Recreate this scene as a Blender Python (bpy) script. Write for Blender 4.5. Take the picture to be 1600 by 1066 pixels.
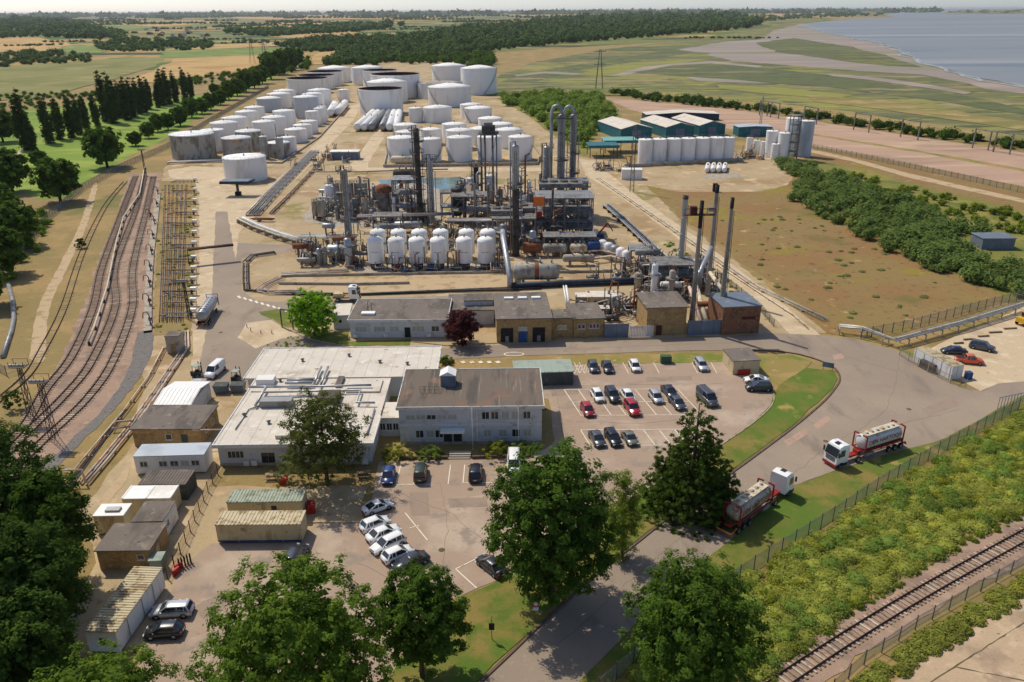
import bpy, math, random
import numpy as np
from mathutils import Vector, Matrix
random.seed(7); NR = np.random.default_rng(7)
for o in list(bpy.data.objects): bpy.data.objects.remove(o)
SC = bpy.context.scene
COL = SC.collection
# ------------------------------------------------------------- camera
H = 62.0; F = 28/36*1600; PITCH = math.radians(22.55); RL = -math.atan(9/1600)
cp_, sp_ = math.cos(PITCH), math.sin(PITCH)
FW = Vector((0, cp_, -sp_)); UPV = Vector((0, sp_, cp_)); XV = Vector((1, 0, 0))
cr, ci = XV*math.cos(RL)+UPV*math.sin(RL), UPV*math.cos(RL)-XV*math.sin(RL)
cam = bpy.data.cameras.new('camera'); co = bpy.data.objects.new('camera', cam); COL.objects.link(co)
cam.lens = 28; cam.sensor_width = 36; cam.clip_start = .5; cam.clip_end = 90000
mw = Matrix.Identity(4)
for i in range(3): mw[i][0], mw[i][1], mw[i][2] = cr[i], ci[i], -FW[i]
mw[2][3] = H; co.matrix_world = mw; SC.camera = co
# ------------------------------------------------------------- sky, sun, exposure
SUN_EL, SHADOW = 54, -46          # shadows run to the right and towards the viewer
w = bpy.data.worlds.new('World'); SC.world = w; w.use_nodes = True
nt = w.node_tree; sky = nt.nodes.new('ShaderNodeTexSky'); sky.sky_type = 'NISHITA'; sky.sun_disc = False
sky.sun_elevation = math.radians(SUN_EL); sky.sun_rotation = math.radians(-(SHADOW+90))
sky.air_density = .5; sky.dust_density = .9; sky.ozone_density = 1.0; sky.altitude = 60
nt.links.new(sky.outputs[0], nt.nodes['Background'].inputs[0]); nt.nodes['Background'].inputs[1].default_value = .148
sl = bpy.data.lights.new('sun', 'SUN'); sl.energy = 3.05; sl.angle = math.radians(.6); sl.color = (1, .93, .8)
so = bpy.data.objects.new('sun', sl); COL.objects.link(so); so.location = (-300, 300, 500)
e, a = math.radians(SUN_EL), math.radians(SHADOW)
so.rotation_euler = Vector((math.cos(a)*math.cos(e), math.sin(a)*math.cos(e), -math.sin(e))).to_track_quat('-Z', 'Y').to_euler()
SC.view_settings.view_transform = 'Standard'; SC.view_settings.look = 'None'
SC.view_settings.exposure = 0.1; SC.view_settings.gamma = 1
# ------------------------------------------------------------- helpers
def ray(px, py):
    u, v = (px-800)/F, -(py-533)/F
    return FW + cr*u + ci*v
def G(px, py, z=0.0):
    d = ray(px, py); t = (H-z)/-d.z
    return (d.x*t, d.y*t)
def Gv(px, py, z=0.0):
    x, y = G(px, py, z); return Vector((x, y, z))
def hgt(base, top):
    b = G(*base); d = ray(*top); return H + d.z*b[1]/d.y
def S(r, g, b, k=1.0):
    f = lambda c: ((c/255+.055)/1.055)**2.4 if c > 10 else c/255/12.92
    q = (f(r)*k, f(g)*k, f(b)*k); l = .25*q[0]+.6*q[1]+.15*q[2]
    return tuple(c*1.0+l*.0 for c in q)
MATS = {}
def mat(name, col, layers=(), rough=.8, metal=0.0, bump=None, rnd=0.0, fine=.10, fs=3.0, spec=.3, leaf=0, island=0, coat=0):
    m = bpy.data.materials.new(name); m.use_nodes = True; MATS[name] = m
    t = m.node_tree; n, L = t.nodes, t.links; b = n['Principled BSDF']
    b.inputs['Roughness'].default_value = rough; b.inputs['Metallic'].default_value = metal
    b.inputs['Specular IOR Level'].default_value = spec; b.inputs['Coat Weight'].default_value = coat
    geo = n.new('ShaderNodeNewGeometry')
    def noise(sc, st=None, det=4.0, ro=.6):
        src = geo.outputs['Position']
        if st:
            mp = n.new('ShaderNodeVectorMath'); mp.operation = 'MULTIPLY'; mp.inputs[1].default_value = st; L.new(src, mp.inputs[0]); src = mp.outputs[0]
        x = n.new('ShaderNodeTexNoise'); x.inputs['Scale'].default_value = sc; x.inputs['Detail'].default_value = det; x.inputs['Roughness'].default_value = ro
        L.new(src, x.inputs['Vector']); return x.outputs['Fac']
    rgb = n.new('ShaderNodeRGB'); rgb.outputs[0].default_value = (*col, 1); c = rgb.outputs[0]
    for ly in layers:
        lc, sc, lo, hi = ly[:4]
        mr = n.new('ShaderNodeMapRange'); mr.inputs[1].default_value = lo; mr.inputs[2].default_value = hi
        mr.interpolation_type = 'SMOOTHSTEP'
        L.new(noise(sc, ly[4] if len(ly) > 4 else None), mr.inputs[0])
        mx = n.new('ShaderNodeMix'); mx.data_type = 'RGBA'; L.new(mr.outputs[0], mx.inputs[0]); L.new(c, mx.inputs[6]); mx.inputs[7].default_value = (*lc, 1); c = mx.outputs[2]
    def scale_by(fac, amt):
        nonlocal c
        mr = n.new('ShaderNodeMapRange'); mr.inputs[3].default_value = 1-amt; mr.inputs[4].default_value = 1+amt; L.new(fac, mr.inputs[0])
        vm = n.new('ShaderNodeVectorMath'); vm.operation = 'SCALE'; L.new(c, vm.inputs[0]); L.new(mr.outputs[0], vm.inputs['Scale']); c = vm.outputs[0]
    if fine: scale_by(noise(fs, None, 6.0, .7), fine*2)
    if rnd:
        oi = n.new('ShaderNodeObjectInfo'); scale_by(oi.outputs['Random'], rnd)
    if island: scale_by(geo.outputs['Random Per Island'], island)
    L.new(c, b.inputs['Base Color'])
    if bump:
        bp = n.new('ShaderNodeBump'); bp.inputs['Strength'].default_value = bump[1]; bp.inputs['Distance'].default_value = bump[2] if len(bump) > 2 else .1
        L.new(noise(bump[0], None, 5.0), bp.inputs['Height']); L.new(bp.outputs[0], b.inputs['Normal'])
    if leaf:
        tr = n.new('ShaderNodeBsdfTranslucent'); L.new(c, tr.inputs[0]); ms = n.new('ShaderNodeMixShader'); ms.inputs[0].default_value = leaf
        L.new(b.outputs[0], ms.inputs[1]); L.new(tr.outputs[0], ms.inputs[2]); L.new(ms.outputs[0], n['Material Output'].inputs[0])
    return m
def tag(o, label=None, cat=None, group=None, kind=None):
    if label: o['label'] = label
    if cat: o['category'] = cat
    if group: o['group'] = group
    if kind: o['kind'] = kind
    return o
def T(name, label, cat, loc=(0, 0, 0), rz=0.0, group=None):
    o = bpy.data.objects.new(name, None); COL.objects.link(o); o.empty_display_size = .3
    o.location = loc if len(loc) == 3 else (*loc, 0); o.rotation_euler = (0, 0, rz)
    return tag(o, label, cat, group)
def link_mesh(name, me, m, parent=None, loc=(0, 0, 0), rz=0.0):
    o = bpy.data.objects.new(name, me); COL.objects.link(o)
    if m and not me.materials: me.materials.append(m)
    o.parent = parent; o.location = loc; o.rotation_euler = (0, 0, rz)
    return o
def clone(root, loc=None, rz=None, label=None, group=None, scale=None):
    r = root.copy(); COL.objects.link(r)
    if loc is not None: r.location = loc if len(loc) == 3 else (*loc, 0)
    if rz is not None: r.rotation_euler = (0, 0, rz)
    if scale is not None: r.scale = scale
    if label: r['label'] = label
    if group: r['group'] = group
    for ch in list(root.children):
        c = ch.copy(); COL.objects.link(c); c.parent = r
        for g in list(ch.children):
            d = g.copy(); COL.objects.link(d); d.parent = c
    return r
def inst(o, parent, loc, rz=0.0, scale=None, name=None):
    c = o.copy(); COL.objects.link(c); c.parent = parent; c.location = loc; c.rotation_euler = (0, 0, rz)
    if scale: c.scale = scale
    return c
class MB:
    def __init__(s): s.v, s.f, s.sm = [], [], []
    def add(s, vs, fs, sm=False):
        k = len(s.v); s.v += [tuple(p) for p in vs]; s.f += [tuple(i+k for i in f) for f in fs]
        s.sm += (sm if isinstance(sm, list) else [sm]*len(fs)); return s
    BF = [(0, 3, 2, 1), (4, 5, 6, 7), (0, 1, 5, 4), (1, 2, 6, 5), (2, 3, 7, 6), (3, 0, 4, 7)]
    def box(s, x0, y0, z0, x1, y1, z1):
        return s.add([(x0, y0, z0), (x1, y0, z0), (x1, y1, z0), (x0, y1, z0), (x0, y0, z1), (x1, y0, z1), (x1, y1, z1), (x0, y1, z1)], s.BF)
    def hexa(s, low, high): return s.add(list(low)+list(high), s.BF)
    def cbox(s, c, d, rz=0.0):
        ca, sa = math.cos(rz), math.sin(rz); q = []
        for z in (-1, 1):
            for x, y in ((-1, -1), (1, -1), (1, 1), (-1, 1)):
                X, Y = x*d[0]/2, y*d[1]/2; q.append((c[0]+X*ca-Y*sa, c[1]+X*sa+Y*ca, c[2]+z*d[2]/2))
        return s.add(q, s.BF)
    def beam(s, p, q, w, h=None):
        p, q = Vector(p), Vector(q); h = h or w; d = (q-p).normalized()
        u = d.cross(Vector((0, 0, 1)))
        if u.length < 1e-3: u = Vector((1, 0, 0))
        u.normalize(); v = u.cross(d).normalized(); r = []
        for c in (p, q):
            r += [c-u*w/2-v*h/2, c+u*w/2-v*h/2, c+u*w/2+v*h/2, c-u*w/2+v*h/2]
        return s.add(r, s.BF)
    def cyl(s, p, q, r, r2=None, n=10, caps=True):
        return s.tube([p, q], [r, r if r2 is None else r2], n, caps)
    def tube(s, pts, r, n=6, caps=True):
        pts = [Vector(p) for p in pts]; m = len(pts); rr = r if isinstance(r, (list, tuple)) else [r]*m
        u = None; vs = []
        for i in range(m):
            d = (pts[min(i+1, m-1)]-pts[max(i-1, 0)]).normalized()
            if u is None:
                u = d.cross(Vector((0, 0, 1)))
                if u.length < 1e-3: u = Vector((1, 0, 0))
            u = (u-d*u.dot(d)).normalized(); v = d.cross(u)
            for k in range(n):
                a = 2*math.pi*k/n; vs.append(pts[i]+(u*math.cos(a)+v*math.sin(a))*rr[i])
        fs = [(i*n+k, i*n+(k+1) % n, (i+1)*n+(k+1) % n, (i+1)*n+k) for i in range(m-1) for k in range(n)]; sm = [True]*len(fs)
        if caps: fs += [tuple(range(n-1, -1, -1)), tuple(range((m-1)*n, m*n))]; sm += [False, False]
        return s.add(vs, fs, sm)
    def lathe(s, c, prof, n=24, smooth=True, axis=None):
        vs = []; m = len(prof)
        for r, z in prof:
            for k in range(n):
                a = 2*math.pi*k/n; x, y, zz = r*math.cos(a), r*math.sin(a), z
                if axis == 'x': x, y, zz = z, x, y
                if axis == 'y': x, y, zz = y, z, x
                vs.append((c[0]+x, c[1]+y, c[2]+zz))
        fs = [(i*n+k, i*n+(k+1) % n, (i+1)*n+(k+1) % n, (i+1)*n+k) for i in range(m-1) for k in range(n)]
        return s.add(vs, fs, smooth)
    def drum(s, c, r, l, axis='x', n=16):      # horizontal vessel with dished ends
        hd = [(.02, -l/2-r*.45), (r*.5, -l/2-r*.38), (r*.85, -l/2-r*.2), (r, -l/2)]
        return s.lathe(c, hd+[(a, -b) for a, b in hd[::-1]], n, True, axis)
    def poly(s, pts): return s.add(pts, [tuple(range(len(pts)))])
    def prism(s, pts, z0, z1):
        n = len(pts)
        return s.add([(x, y, z0) for x, y in pts]+[(x, y, z1) for x, y in pts],
                     [tuple(range(n-1, -1, -1)), tuple(range(n, 2*n))]+[(i, (i+1) % n, n+(i+1) % n, n+i) for i in range(n)])
    def mesh(s, name):
        me = bpy.data.meshes.new(name); me.from_pydata(s.v, [], s.f)
        me.polygons.foreach_set('use_smooth', s.sm); me.update(); return me
    def out(s, name, m, parent=None, loc=(0, 0, 0), rz=0.0, lab=None):
        o = link_mesh(name, s.mesh(name), MATS[m] if isinstance(m, str) else m, parent, loc, rz)
        if lab: tag(o, *lab)
        return o
def Bx(*a): return MB().box(*a)
def frame2(A, B):
    A, B = Vector(A[:2]), Vector(B[:2]); d = B-A
    return A, math.atan2(d.y, d.x), d.length
def dense(pts, step, jit=0.0, closed=True):
    out = []; n = len(pts)
    for i in range(n if closed else n-1):
        a, b = Vector(pts[i]), Vector(pts[(i+1) % n]); L = (b-a).length; k = max(1, min(40, int(L/step)))
        nr = Vector((-(b-a).y, (b-a).x)).normalized() if L > 0 else Vector((0, 0))
        for j in range(k):
            p = a.lerp(b, j/k)
            if jit: p = p+nr*random.gauss(0, jit)+(b-a).normalized()*random.uniform(-.3, .3)*jit
            out.append((p.x, p.y))
    if not closed: out.append(tuple(pts[-1]))
    return out
def smooth_line(pts, n=6):
    P = [Vector(p) for p in pts]; out = []
    for i in range(len(P)-1):
        p0, p1, p2, p3 = P[max(i-1, 0)], P[i], P[i+1], P[min(i+2, len(P)-1)]
        for j in range(n):
            t = j/n; out.append(.5*((2*p1)+(p2-p0)*t+(2*p0-5*p1+4*p2-p3)*t*t+(3*p1-p0-3*p2+p3)*t**3))
    return out+[P[-1]]
def sheet(name, px, z, m, jit=0.0, step=6, world=False, kind='structure', lab=None, smooth=False):
    pts = px if world else [G(*p) for p in px]
    if smooth: pts = [tuple(p) for p in smooth_line(list(pts)+[pts[0]], 5)[:-1]]
    pts = dense(pts, step, jit) if jit else pts
    a = sum(pts[i][0]*pts[(i+1) % len(pts)][1]-pts[(i+1) % len(pts)][0]*pts[i][1] for i in range(len(pts)))
    if a < 0: pts = pts[::-1]
    o = MB().poly([(x, y, z) for x, y in pts]).out(name, m); tag(o, kind=kind)
    if lab: tag(o, *lab)
    return o
def inpoly(P, poly):
    x, y = P[:, 0], P[:, 1]; r = np.zeros(len(P), bool); n = len(poly)
    for i in range(n):
        x0, y0 = poly[i]; x1, y1 = poly[(i+1) % n]
        c = ((y0 > y) != (y1 > y)) & (x < (x1-x0)*(y-y0)/(y1-y0+1e-12)+x0); r ^= c
    return r
def scatter(poly, n):
    P = np.array(poly); lo, hi = P.min(0), P.max(0); out = np.zeros((0, 2))
    while len(out) < n:
        q = NR.uniform(lo, hi, (max(n*3, 64), 2)); out = np.vstack([out, q[inpoly(q, poly)]])
    return out[:n]
def npmesh(name, V, Fq, m, parent=None, loc=(0, 0, 0), smooth=False):
    me = bpy.data.meshes.new(name); V = np.asarray(V, np.float32); Fq = np.asarray(Fq, np.int32); k = Fq.shape[1]
    me.vertices.add(len(V)); me.vertices.foreach_set('co', V.ravel()); me.loops.add(Fq.size); me.loops.foreach_set('vertex_index', Fq.ravel())
    me.polygons.add(len(Fq)); me.polygons.foreach_set('loop_start', np.arange(0, Fq.size, k, dtype=np.int32))
    me.polygons.foreach_set('use_smooth', np.full(len(Fq), smooth)); me.update(calc_edges=True)
    return link_mesh(name, me, MATS[m] if isinstance(m, str) else m, parent, loc)
def unit(n):
    q = NR.normal(size=(n, 3)); return q/np.linalg.norm(q, axis=1, keepdims=True)
def leafgeo(C, Nn, size):
    n = len(C); t = np.cross(Nn, unit(n)); t /= np.linalg.norm(t, axis=1, keepdims=True)+1e-9; b = np.cross(Nn, t)
    s = np.asarray(size).reshape(-1, 1)*np.ones((n, 1)); asp = NR.uniform(.45, .8, (n, 1)); dr = Nn*s*NR.uniform(-.3, .1, (n, 1))
    V = np.stack([C-t*s, C-b*s*asp+dr, C+t*s, C+b*s*asp+dr], 1).reshape(-1, 3)
    return V, np.arange(4*n).reshape(n, 4)
# ------------------------------------------------------------- ground materials
mat('dry_grass', S(146, 126, 78), [(S(166, 138, 88), .05, .45, .62), (S(116, 114, 58), .03, .54, .7), (S(176, 146, 100), .3, .55, .75), (S(122, 100, 66), .9, .58, .72)], .95, bump=(2, .5), fine=.16, fs=2.5)
mat('farmland', S(118, 122, 66), [(S(170, 140, 80), .002, .5, .53), (S(80, 104, 44), .0037, .52, .55), (S(58, 72, 34), .006, .56, .6, (.4, 1, 1))], .95, fs=.02)
mat('plant_earth', S(180, 158, 122), [(S(162, 134, 96), .06, .48, .62), (S(144, 132, 78), .05, .56, .66), (S(204, 180, 142), .12, .5, .7), (S(142, 116, 86), .5, .58, .74)], .95, bump=(3, .4), fine=.13, fs=2)
mat('pale_concrete', S(202, 180, 146), [(S(178, 152, 118), .08, .5, .7), (S(216, 196, 164), .3, .5, .7), (S(160, 140, 112), .9, .62, .75)], .9, fine=.1, fs=2)
mat('asphalt', S(152, 136, 118), [(S(164, 146, 126), .04, .45, .65), (S(136, 122, 108), .2, .52, .7, (1, .35, 1)), (S(168, 148, 128), 1.2, .6, .72)], .9, bump=(8, .25, .03), fine=.11, fs=4)
mat('park_asphalt', S(170, 147, 126), [(S(188, 168, 146), .08, .48, .66), (S(152, 136, 120), .22, .54, .68), (S(140, 124, 108), .9, .63, .74), (S(192, 168, 140), .5, .6, .75, (.3, 1, 1))], .92, bump=(8, .25, .03), fine=.1, fs=4)
mat('lawn', S(116, 116, 50), [(S(138, 122, 62), .1, .44, .6), (S(94, 112, 38), .3, .46, .64), (S(92, 116, 38), .06, .48, .6), (S(170, 146, 82), .12, .6, .7)], .95, bump=(7, .7), fine=.17, fs=5)
mat('golf_lawn', S(122, 146, 48), [(S(146, 160, 66), .025, .45, .6, (1, 2.5, 1)), (S(98, 126, 38), .012, .5, .62)], .95, fine=.1, fs=.6)
mat('worn_grass', S(150, 132, 74), [(S(170, 142, 90), .12, .45, .62), (S(116, 126, 50), .09, .5, .64), (S(186, 158, 112), .4, .58, .7)], .95, bump=(5, .5), fine=.15, fs=4)
mat('heath', S(142, 118, 72), [(S(144, 110, 68), .035, .46, .62), (S(142, 126, 52), .05, .53, .66), (S(110, 106, 54), .028, .56, .7), (S(112, 88, 56), .5, .56, .7), (S(190, 158, 112), .16, .62, .74)], .95, bump=(2, .5), fine=.17, fs=2.2)
mat('ballast', S(168, 140, 118), [(S(146, 122, 104), .15, .45, .6), (S(182, 154, 128), .5, .52, .7), (S(124, 108, 96), 1.5, .6, .72)], .95, bump=(9, .4), fine=.2, fs=9)
mat('grey_ballast', S(124, 118, 112), [(S(130, 122, 114), .6, .5, .65), (S(90, 86, 84), 1.6, .54, .68)], .95, bump=(8, .9), fine=.2, fs=8)
mat('pink_gravel', S(182, 150, 126), [(S(164, 136, 112), .02, .48, .6, (.4, 1.6, 1)), (S(196, 166, 136), .06, .5, .66, (.3, 1.5, 1))], .95, fine=.08, fs=.5)
mat('dirt_track', S(192, 166, 130), [(S(160, 140, 96), .3, .5, .66)], .95, fine=.14, fs=3)
mat('marsh', S(112, 112, 70), [(S(138, 134, 70), .006, .47, .57, (.6, 1.6, 1)), (S(92, 100, 60), .004, .5, .6, (.5, 1.4, 1)), (S(150, 130, 92), .009, .56, .62, (.35, 1.8, 1)), (S(150, 146, 66), .04, .56, .66, (.5, 1.2, 1)), (S(84, 90, 56), .06, .55, .62, (.4, 1, 1)), (S(152, 134, 104), .025, .6, .64, (.3, 1, 1))], .95, fine=.22, fs=.09)
mat('mud', S(152, 136, 118), [(S(134, 130, 84), .006, .5, .6, (.4, 1.5, 1)), (S(172, 152, 132), .01, .5, .62, (.3, 1.6, 1))], .55, fine=.06, fs=.1)
mat('stubble', S(190, 156, 98), [(S(172, 134, 80), .012, .46, .62), (S(164, 148, 84), .02, .55, .68)], .95, fine=.07, fs=.1)
mat('crop', S(132, 128, 70), [(S(116, 116, 56), .008, .46, .6), (S(146, 138, 82), .02, .52, .66)], .95, fine=.07, fs=.1)
mat('meadow', S(118, 132, 60), [(S(140, 144, 76), .012, .5, .62), (S(100, 116, 48), .03, .5, .66)], .95, fine=.08, fs=.15)
m = mat('water', S(134, 138, 138), [(S(152, 154, 150), .002, .48, .62, (.3, 1.4, 1)), (S(118, 126, 130), .004, .5, .62, (.25, 1.5, 1))], .5, bump=(.25, .5, .4), fine=.03, fs=.05, spec=.25)
mat('pond', S(92, 116, 104), [(S(110, 130, 112), .2, .5, .6)], .12, bump=(1.5, .1), spec=.5)
mat('kerb', S(176, 158, 132), [(S(130, 116, 98), 1.2, .52, .66)], .9)
mat('dark_kerb', S(110, 92, 76), [(S(84, 70, 60), 1.2, .52, .66)], .9)
mat('paint', S(236, 224, 202), [(S(190, 170, 148), 1.4, .54, .68)], .8)
mat('slab', S(190, 164, 132), [(S(166, 142, 116), .2, .48, .64), (S(204, 178, 146), .5, .52, .68), (S(130, 114, 92), 1.4, .64, .72)], .93, bump=(7, .3, .03), fine=.1, fs=3)
mat('joint', S(104, 92, 70), [(S(84, 86, 48), .8, .5, .6)], .95)
mat('path', S(206, 190, 158), rough=.95)
# ------------------------------------------------------------- ground sheets
def far_sheet(n, px, z, m, jit=0): return sheet(n, px, z, m, jit, 40)
def wp(px): return [G(*p) for p in px]
R0 = 60000
gr = MB(); gr.poly([(-R0, -400, 0), (R0, -400, 0), (R0, R0, 0), (-R0, R0, 0)]).out('ground', 'dry_grass')
tag(bpy.data.objects['ground'], kind='structure')
sheet('farmland', [(-R0, 900), (-900, 900), (-300, 1000), (0, 1400), (1600, 3200), (2400, 7000), (9000, 9000), (R0, 12000), (R0, R0-50), (-R0, R0-50)], .3, 'farmland', world=True)
sheet('golf_course', [(-20, 300), (-20, 190), (30, 172), (150, 160), (330, 148), (420, 118), (440, 116), (330, 172), (290, 198), (240, 226), (190, 250), (130, 285), (110, 310), (60, 312), (30, 290), (15, 330), (-20, 350)], .02, 'golf_lawn', .8, 12)
sheet('path', [(0, 250), (25, 238), (42, 230), (46, 232), (28, 242), (0, 256)], .03, 'path')
far_sheet('field', [(-30, 160), (-30, 107), (180, 92), (262, 90), (245, 104), (200, 118), (130, 138), (90, 152)], .4, 'crop', 2)
far_sheet('field', [(205, 128), (252, 106), (275, 91), (445, 82), (442, 98), (360, 115), (260, 130)], .45, 'stubble', 2)
far_sheet('field', [(-30, 82), (-30, 57), (60, 59), (118, 70), (70, 80)], .4, 'stubble', 2)
far_sheet('field', [(72, 81), (118, 70), (165, 71), (160, 83)], .45, 'meadow', 2)
far_sheet('field', [(250, 90), (255, 80), (300, 76), (450, 74), (470, 84), (270, 92)], .47, 'meadow', 2)
far_sheet('field', [(256, 78), (330, 70), (440, 66), (440, 72), (330, 77)], .49, 'stubble', 2)
far_sheet('field', [(178, 40), (200, 34), (320, 32), (340, 36), (250, 42)], .9, 'stubble')
far_sheet('field', [(120, 42), (178, 38), (260, 43), (200, 47), (140, 46)], .95, 'meadow')
far_sheet('field', [(355, 46), (420, 38), (540, 32), (560, 35), (420, 46)], .9, 'stubble')
far_sheet('field', [(418, 58), (520, 50), (560, 51), (540, 56), (450, 60)], .8, 'stubble')
far_sheet('field', [(474, 96), (500, 82), (560, 76), (530, 92), (520, 100), (480, 102)], .42, 'stubble', 2)
far_sheet('field', [(640, 52), (700, 42), (760, 44), (700, 52)], .8, 'meadow')
far_sheet('field', [(760, 38), (800, 31), (950, 30), (960, 34), (860, 40)], .8, 'stubble')
far_sheet('field', [(340, 28), (420, 24), (700, 25), (690, 29), (420, 31)], 1.0, 'stubble')
far_sheet('field', [(1140, 25), (1200, 22), (1290, 21), (1330, 25), (1200, 28)], .8, 'stubble')
far_sheet('field', [(780, 24), (900, 22), (1120, 20), (1100, 24), (900, 27)], 1.1, 'stubble')
far_sheet('marsh', [(758, 150), (780, 120), (830, 100), (930, 80), (1100, 58), (1190, 45), (1230, 36), (1330, 30), (1420, 30), (1460, 80), (1700, 150), (1700, 240), (1500, 205), (1300, 180), (1140, 168), (990, 152), (880, 150)], .5, 'marsh', 3)
far_sheet('mudflat', [(1060, 78), (1130, 66), (1190, 62), (1210, 48), (1250, 38), (1300, 35), (1420, 70), (1480, 100), (1700, 148), (1700, 160), (1540, 140), (1440, 118), (1350, 112), (1240, 104), (1140, 96), (1100, 84)], .6, 'mud', 4)
far_sheet('mudflat', [(930, 118), (980, 105), (1040, 100), (1110, 96), (1190, 104), (1180, 108), (1070, 106), (1000, 114), (960, 120)], .58, 'mud', 2)
far_sheet('mudflat', [(1072, 122), (1140, 118), (1260, 128), (1280, 133), (1160, 130), (1090, 128)], .58, 'mud', 1.5)
far_sheet('water', [(1250, 42), (1262, 37), (1330, 30), (1400, 27), (1380, 24), (1420, 17), (1600, 14.6), (1900, 13.8), (2600, 14), (2600, 200), (1900, 170), (1700, 152), (1600, 139), (1540, 128), (1480, 113), (1440, 100), (1418, 88), (1390, 74), (1345, 63), (1300, 54)], 1.0, 'water', 4)
far_sheet('far_shore', [(1468, 21), (1500, 17), (1560, 15), (1900, 14), (2600, 14), (2600, 22), (1700, 22), (1560, 22)], 2.0, 'farmland')
sheet('gravel_strip', [(940, 152), (1150, 172), (1262, 188), (1431, 214), (1640, 245), (1640, 300), (1375, 247), (1262, 226), (1180, 208), (1040, 186), (985, 172)], .06, 'pink_gravel', .6, 10)
sheet('gravel_strip', [(1262, 208), (1431, 235), (1640, 271), (1640, 276), (1431, 238), (1262, 210.5)], .075, 'worn_grass', .5, 8)
sheet('heath', [(975, 268), (1060, 290), (1160, 262), (1220, 262), (1262, 226), (1375, 247), (1640, 300), (1640, 470), (1560, 474), (1390, 532), (1330, 528), (1288, 520), (1200, 440), (1060, 335)], .02, 'heath', 1.0, 8)
sheet('access_road', [(1265, 238), (1330, 252), (1420, 278), (1620, 322), (1620, 316), (1420, 271), (1330, 247), (1265, 233)], .035, 'dirt_track', .2, 5)
sheet('plant_ground', [(225, 600), (232, 330), (258, 262), (300, 215), (400, 160), (500, 110), (560, 98), (700, 92), (790, 140), (805, 165), (905, 245), (975, 255), (1130, 258), (1215, 240), (1262, 240), (1230, 290), (1190, 300), (1060, 300), (1010, 290), (1060, 342), (1180, 432), (1290, 520), (1170, 523), (700, 545), (560, 548), (420, 640), (350, 730), (330, 760), (575, 760), (560, 850), (470, 860), (340, 850), (230, 1010), (120, 1030), (90, 960), (150, 880), (120, 800), (210, 690)], .03, 'plant_earth', .35, 4)
sheet('site_road', [(905, 248), (928, 252), (995, 306), (1100, 380), (1212, 466), (1284, 526), (1236, 524), (1192, 478), (1108, 412), (1040, 358), (962, 303), (915, 275)], .045, 'pale_concrete', .12, 3)
sheet('site_road', [(262, 266), (300, 260), (352, 262), (360, 290), (415, 292), (455, 264), (500, 217), (545, 167), (566, 160), (553, 187), (505, 238), (455, 288), (400, 337), (373, 364), (371, 380), (378, 458), (410, 482), (335, 492), (330, 600), (296, 612), (303, 520), (311, 420), (311, 300), (264, 276)], .04, 'pale_concrete', .12, 3)
sheet('site_road', [(566, 160), (600, 200), (600, 215), (575, 255), (575, 262), (850, 262), (850, 268), (560, 268), (545, 262), (585, 208), (560, 172)], .043, 'pale_concrete', .2, 4)
sheet('service_road', [(337, 331), (355, 331), (368, 405), (372, 380), (470, 384), (470, 392), (378, 404), (378, 455), (400, 470), (440, 473), (560, 468), (700, 462), (700, 468), (560, 476), (470, 482), (418, 490), (440, 512), (480, 530), (545, 544), (640, 546), (640, 570), (545, 566), (415, 562), (398, 602), (350, 618), (300, 612), (314, 560), (330, 480)], .05, 'asphalt', .1, 3)
sheet('verge', [(404, 488), (440, 482), (470, 486), (470, 512), (445, 512), (425, 500)], .06, 'lawn', .2, 2)
sheet('verge', [(470, 520), (545, 520), (546, 535), (640, 530), (640, 540), (540, 542), (490, 532)], .06, 'lawn', .2, 2)
sheet('pad', [(372, 528), (385, 505), (425, 500), (445, 514), (470, 524), (440, 530), (400, 545)], .062, 'pale_concrete', .1, 3)
ROADL = [(752, 1066), (800, 1020), (860, 962), (930, 900), (1000, 845), (1060, 797), (1120, 756), (1180, 713), (1240, 668), (1285, 630), (1305, 607), (1312, 592), (1304, 576), (1275, 562), (1235, 552), (1180, 548), (1080, 548)]
ROADR = [(905, 1066), (960, 1010), (1000, 968), (1060, 908), (1135, 850), (1170, 815), (1225, 768), (1290, 741), (1330, 728), (1400, 706), (1470, 688), (1530, 657), (1580, 628), (1640, 600)]
LW = [tuple(p) for p in smooth_line([G(740, 1085)]+wp(ROADL), 4)]
RW = [tuple(p) for p in smooth_line([G(888, 1085)]+wp(ROADR), 4)]
sheet('road', LW+wp([(960, 552), (820, 556), (700, 562), (600, 568), (600, 546), (700, 545), (860, 535), (1000, 530), (1150, 524.5), (1200, 521), (1280, 524), (1335, 530), (1390, 545), (1415, 553), (1450, 576), (1500, 606), (1535, 612), (1560, 598), (1640, 570)])+RW[::-1], .055, 'asphalt', world=True)
sheet('car_park', [(837, 592), (862, 578), (897, 570), (1139, 566), (1150, 586), (1200, 590), (1207, 618), (1204, 634), (1181, 657), (1149, 680), (1080, 725), (1011, 763), (988, 775), (900, 850), (800, 900), (700, 940), (600, 1080), (215, 1080), (225, 1000), (290, 880), (330, 850), (480, 842), (492, 818), (575, 818), (585, 760), (592, 722), (790, 716), (850, 702), (868, 690), (857, 625), (837, 620)], .05, 'park_asphalt', .12, 3)
VL = [(1207, 618), (1215, 603), (1260, 575), (1303, 580), (1309, 592), (1300, 608), (1240, 664), (1150, 731), (1060, 793), (960, 872), (860, 958), (740, 1070), (600, 1080), (640, 1000), (700, 940), (800, 900), (900, 850), (988, 775), (1011, 763), (1080, 725), (1149, 680), (1181, 657), (1204, 634)]
sheet('verge', VL, .075, 'lawn', .1, 3)
sheet('verge', [(862, 559), (960, 555), (1180, 551), (1240, 556), (1270, 566), (1260, 575), (1215, 603), (1200, 590), (1150, 586), (1139, 566), (897, 570), (862, 576)], .072, 'worn_grass', .1, 3)
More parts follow.
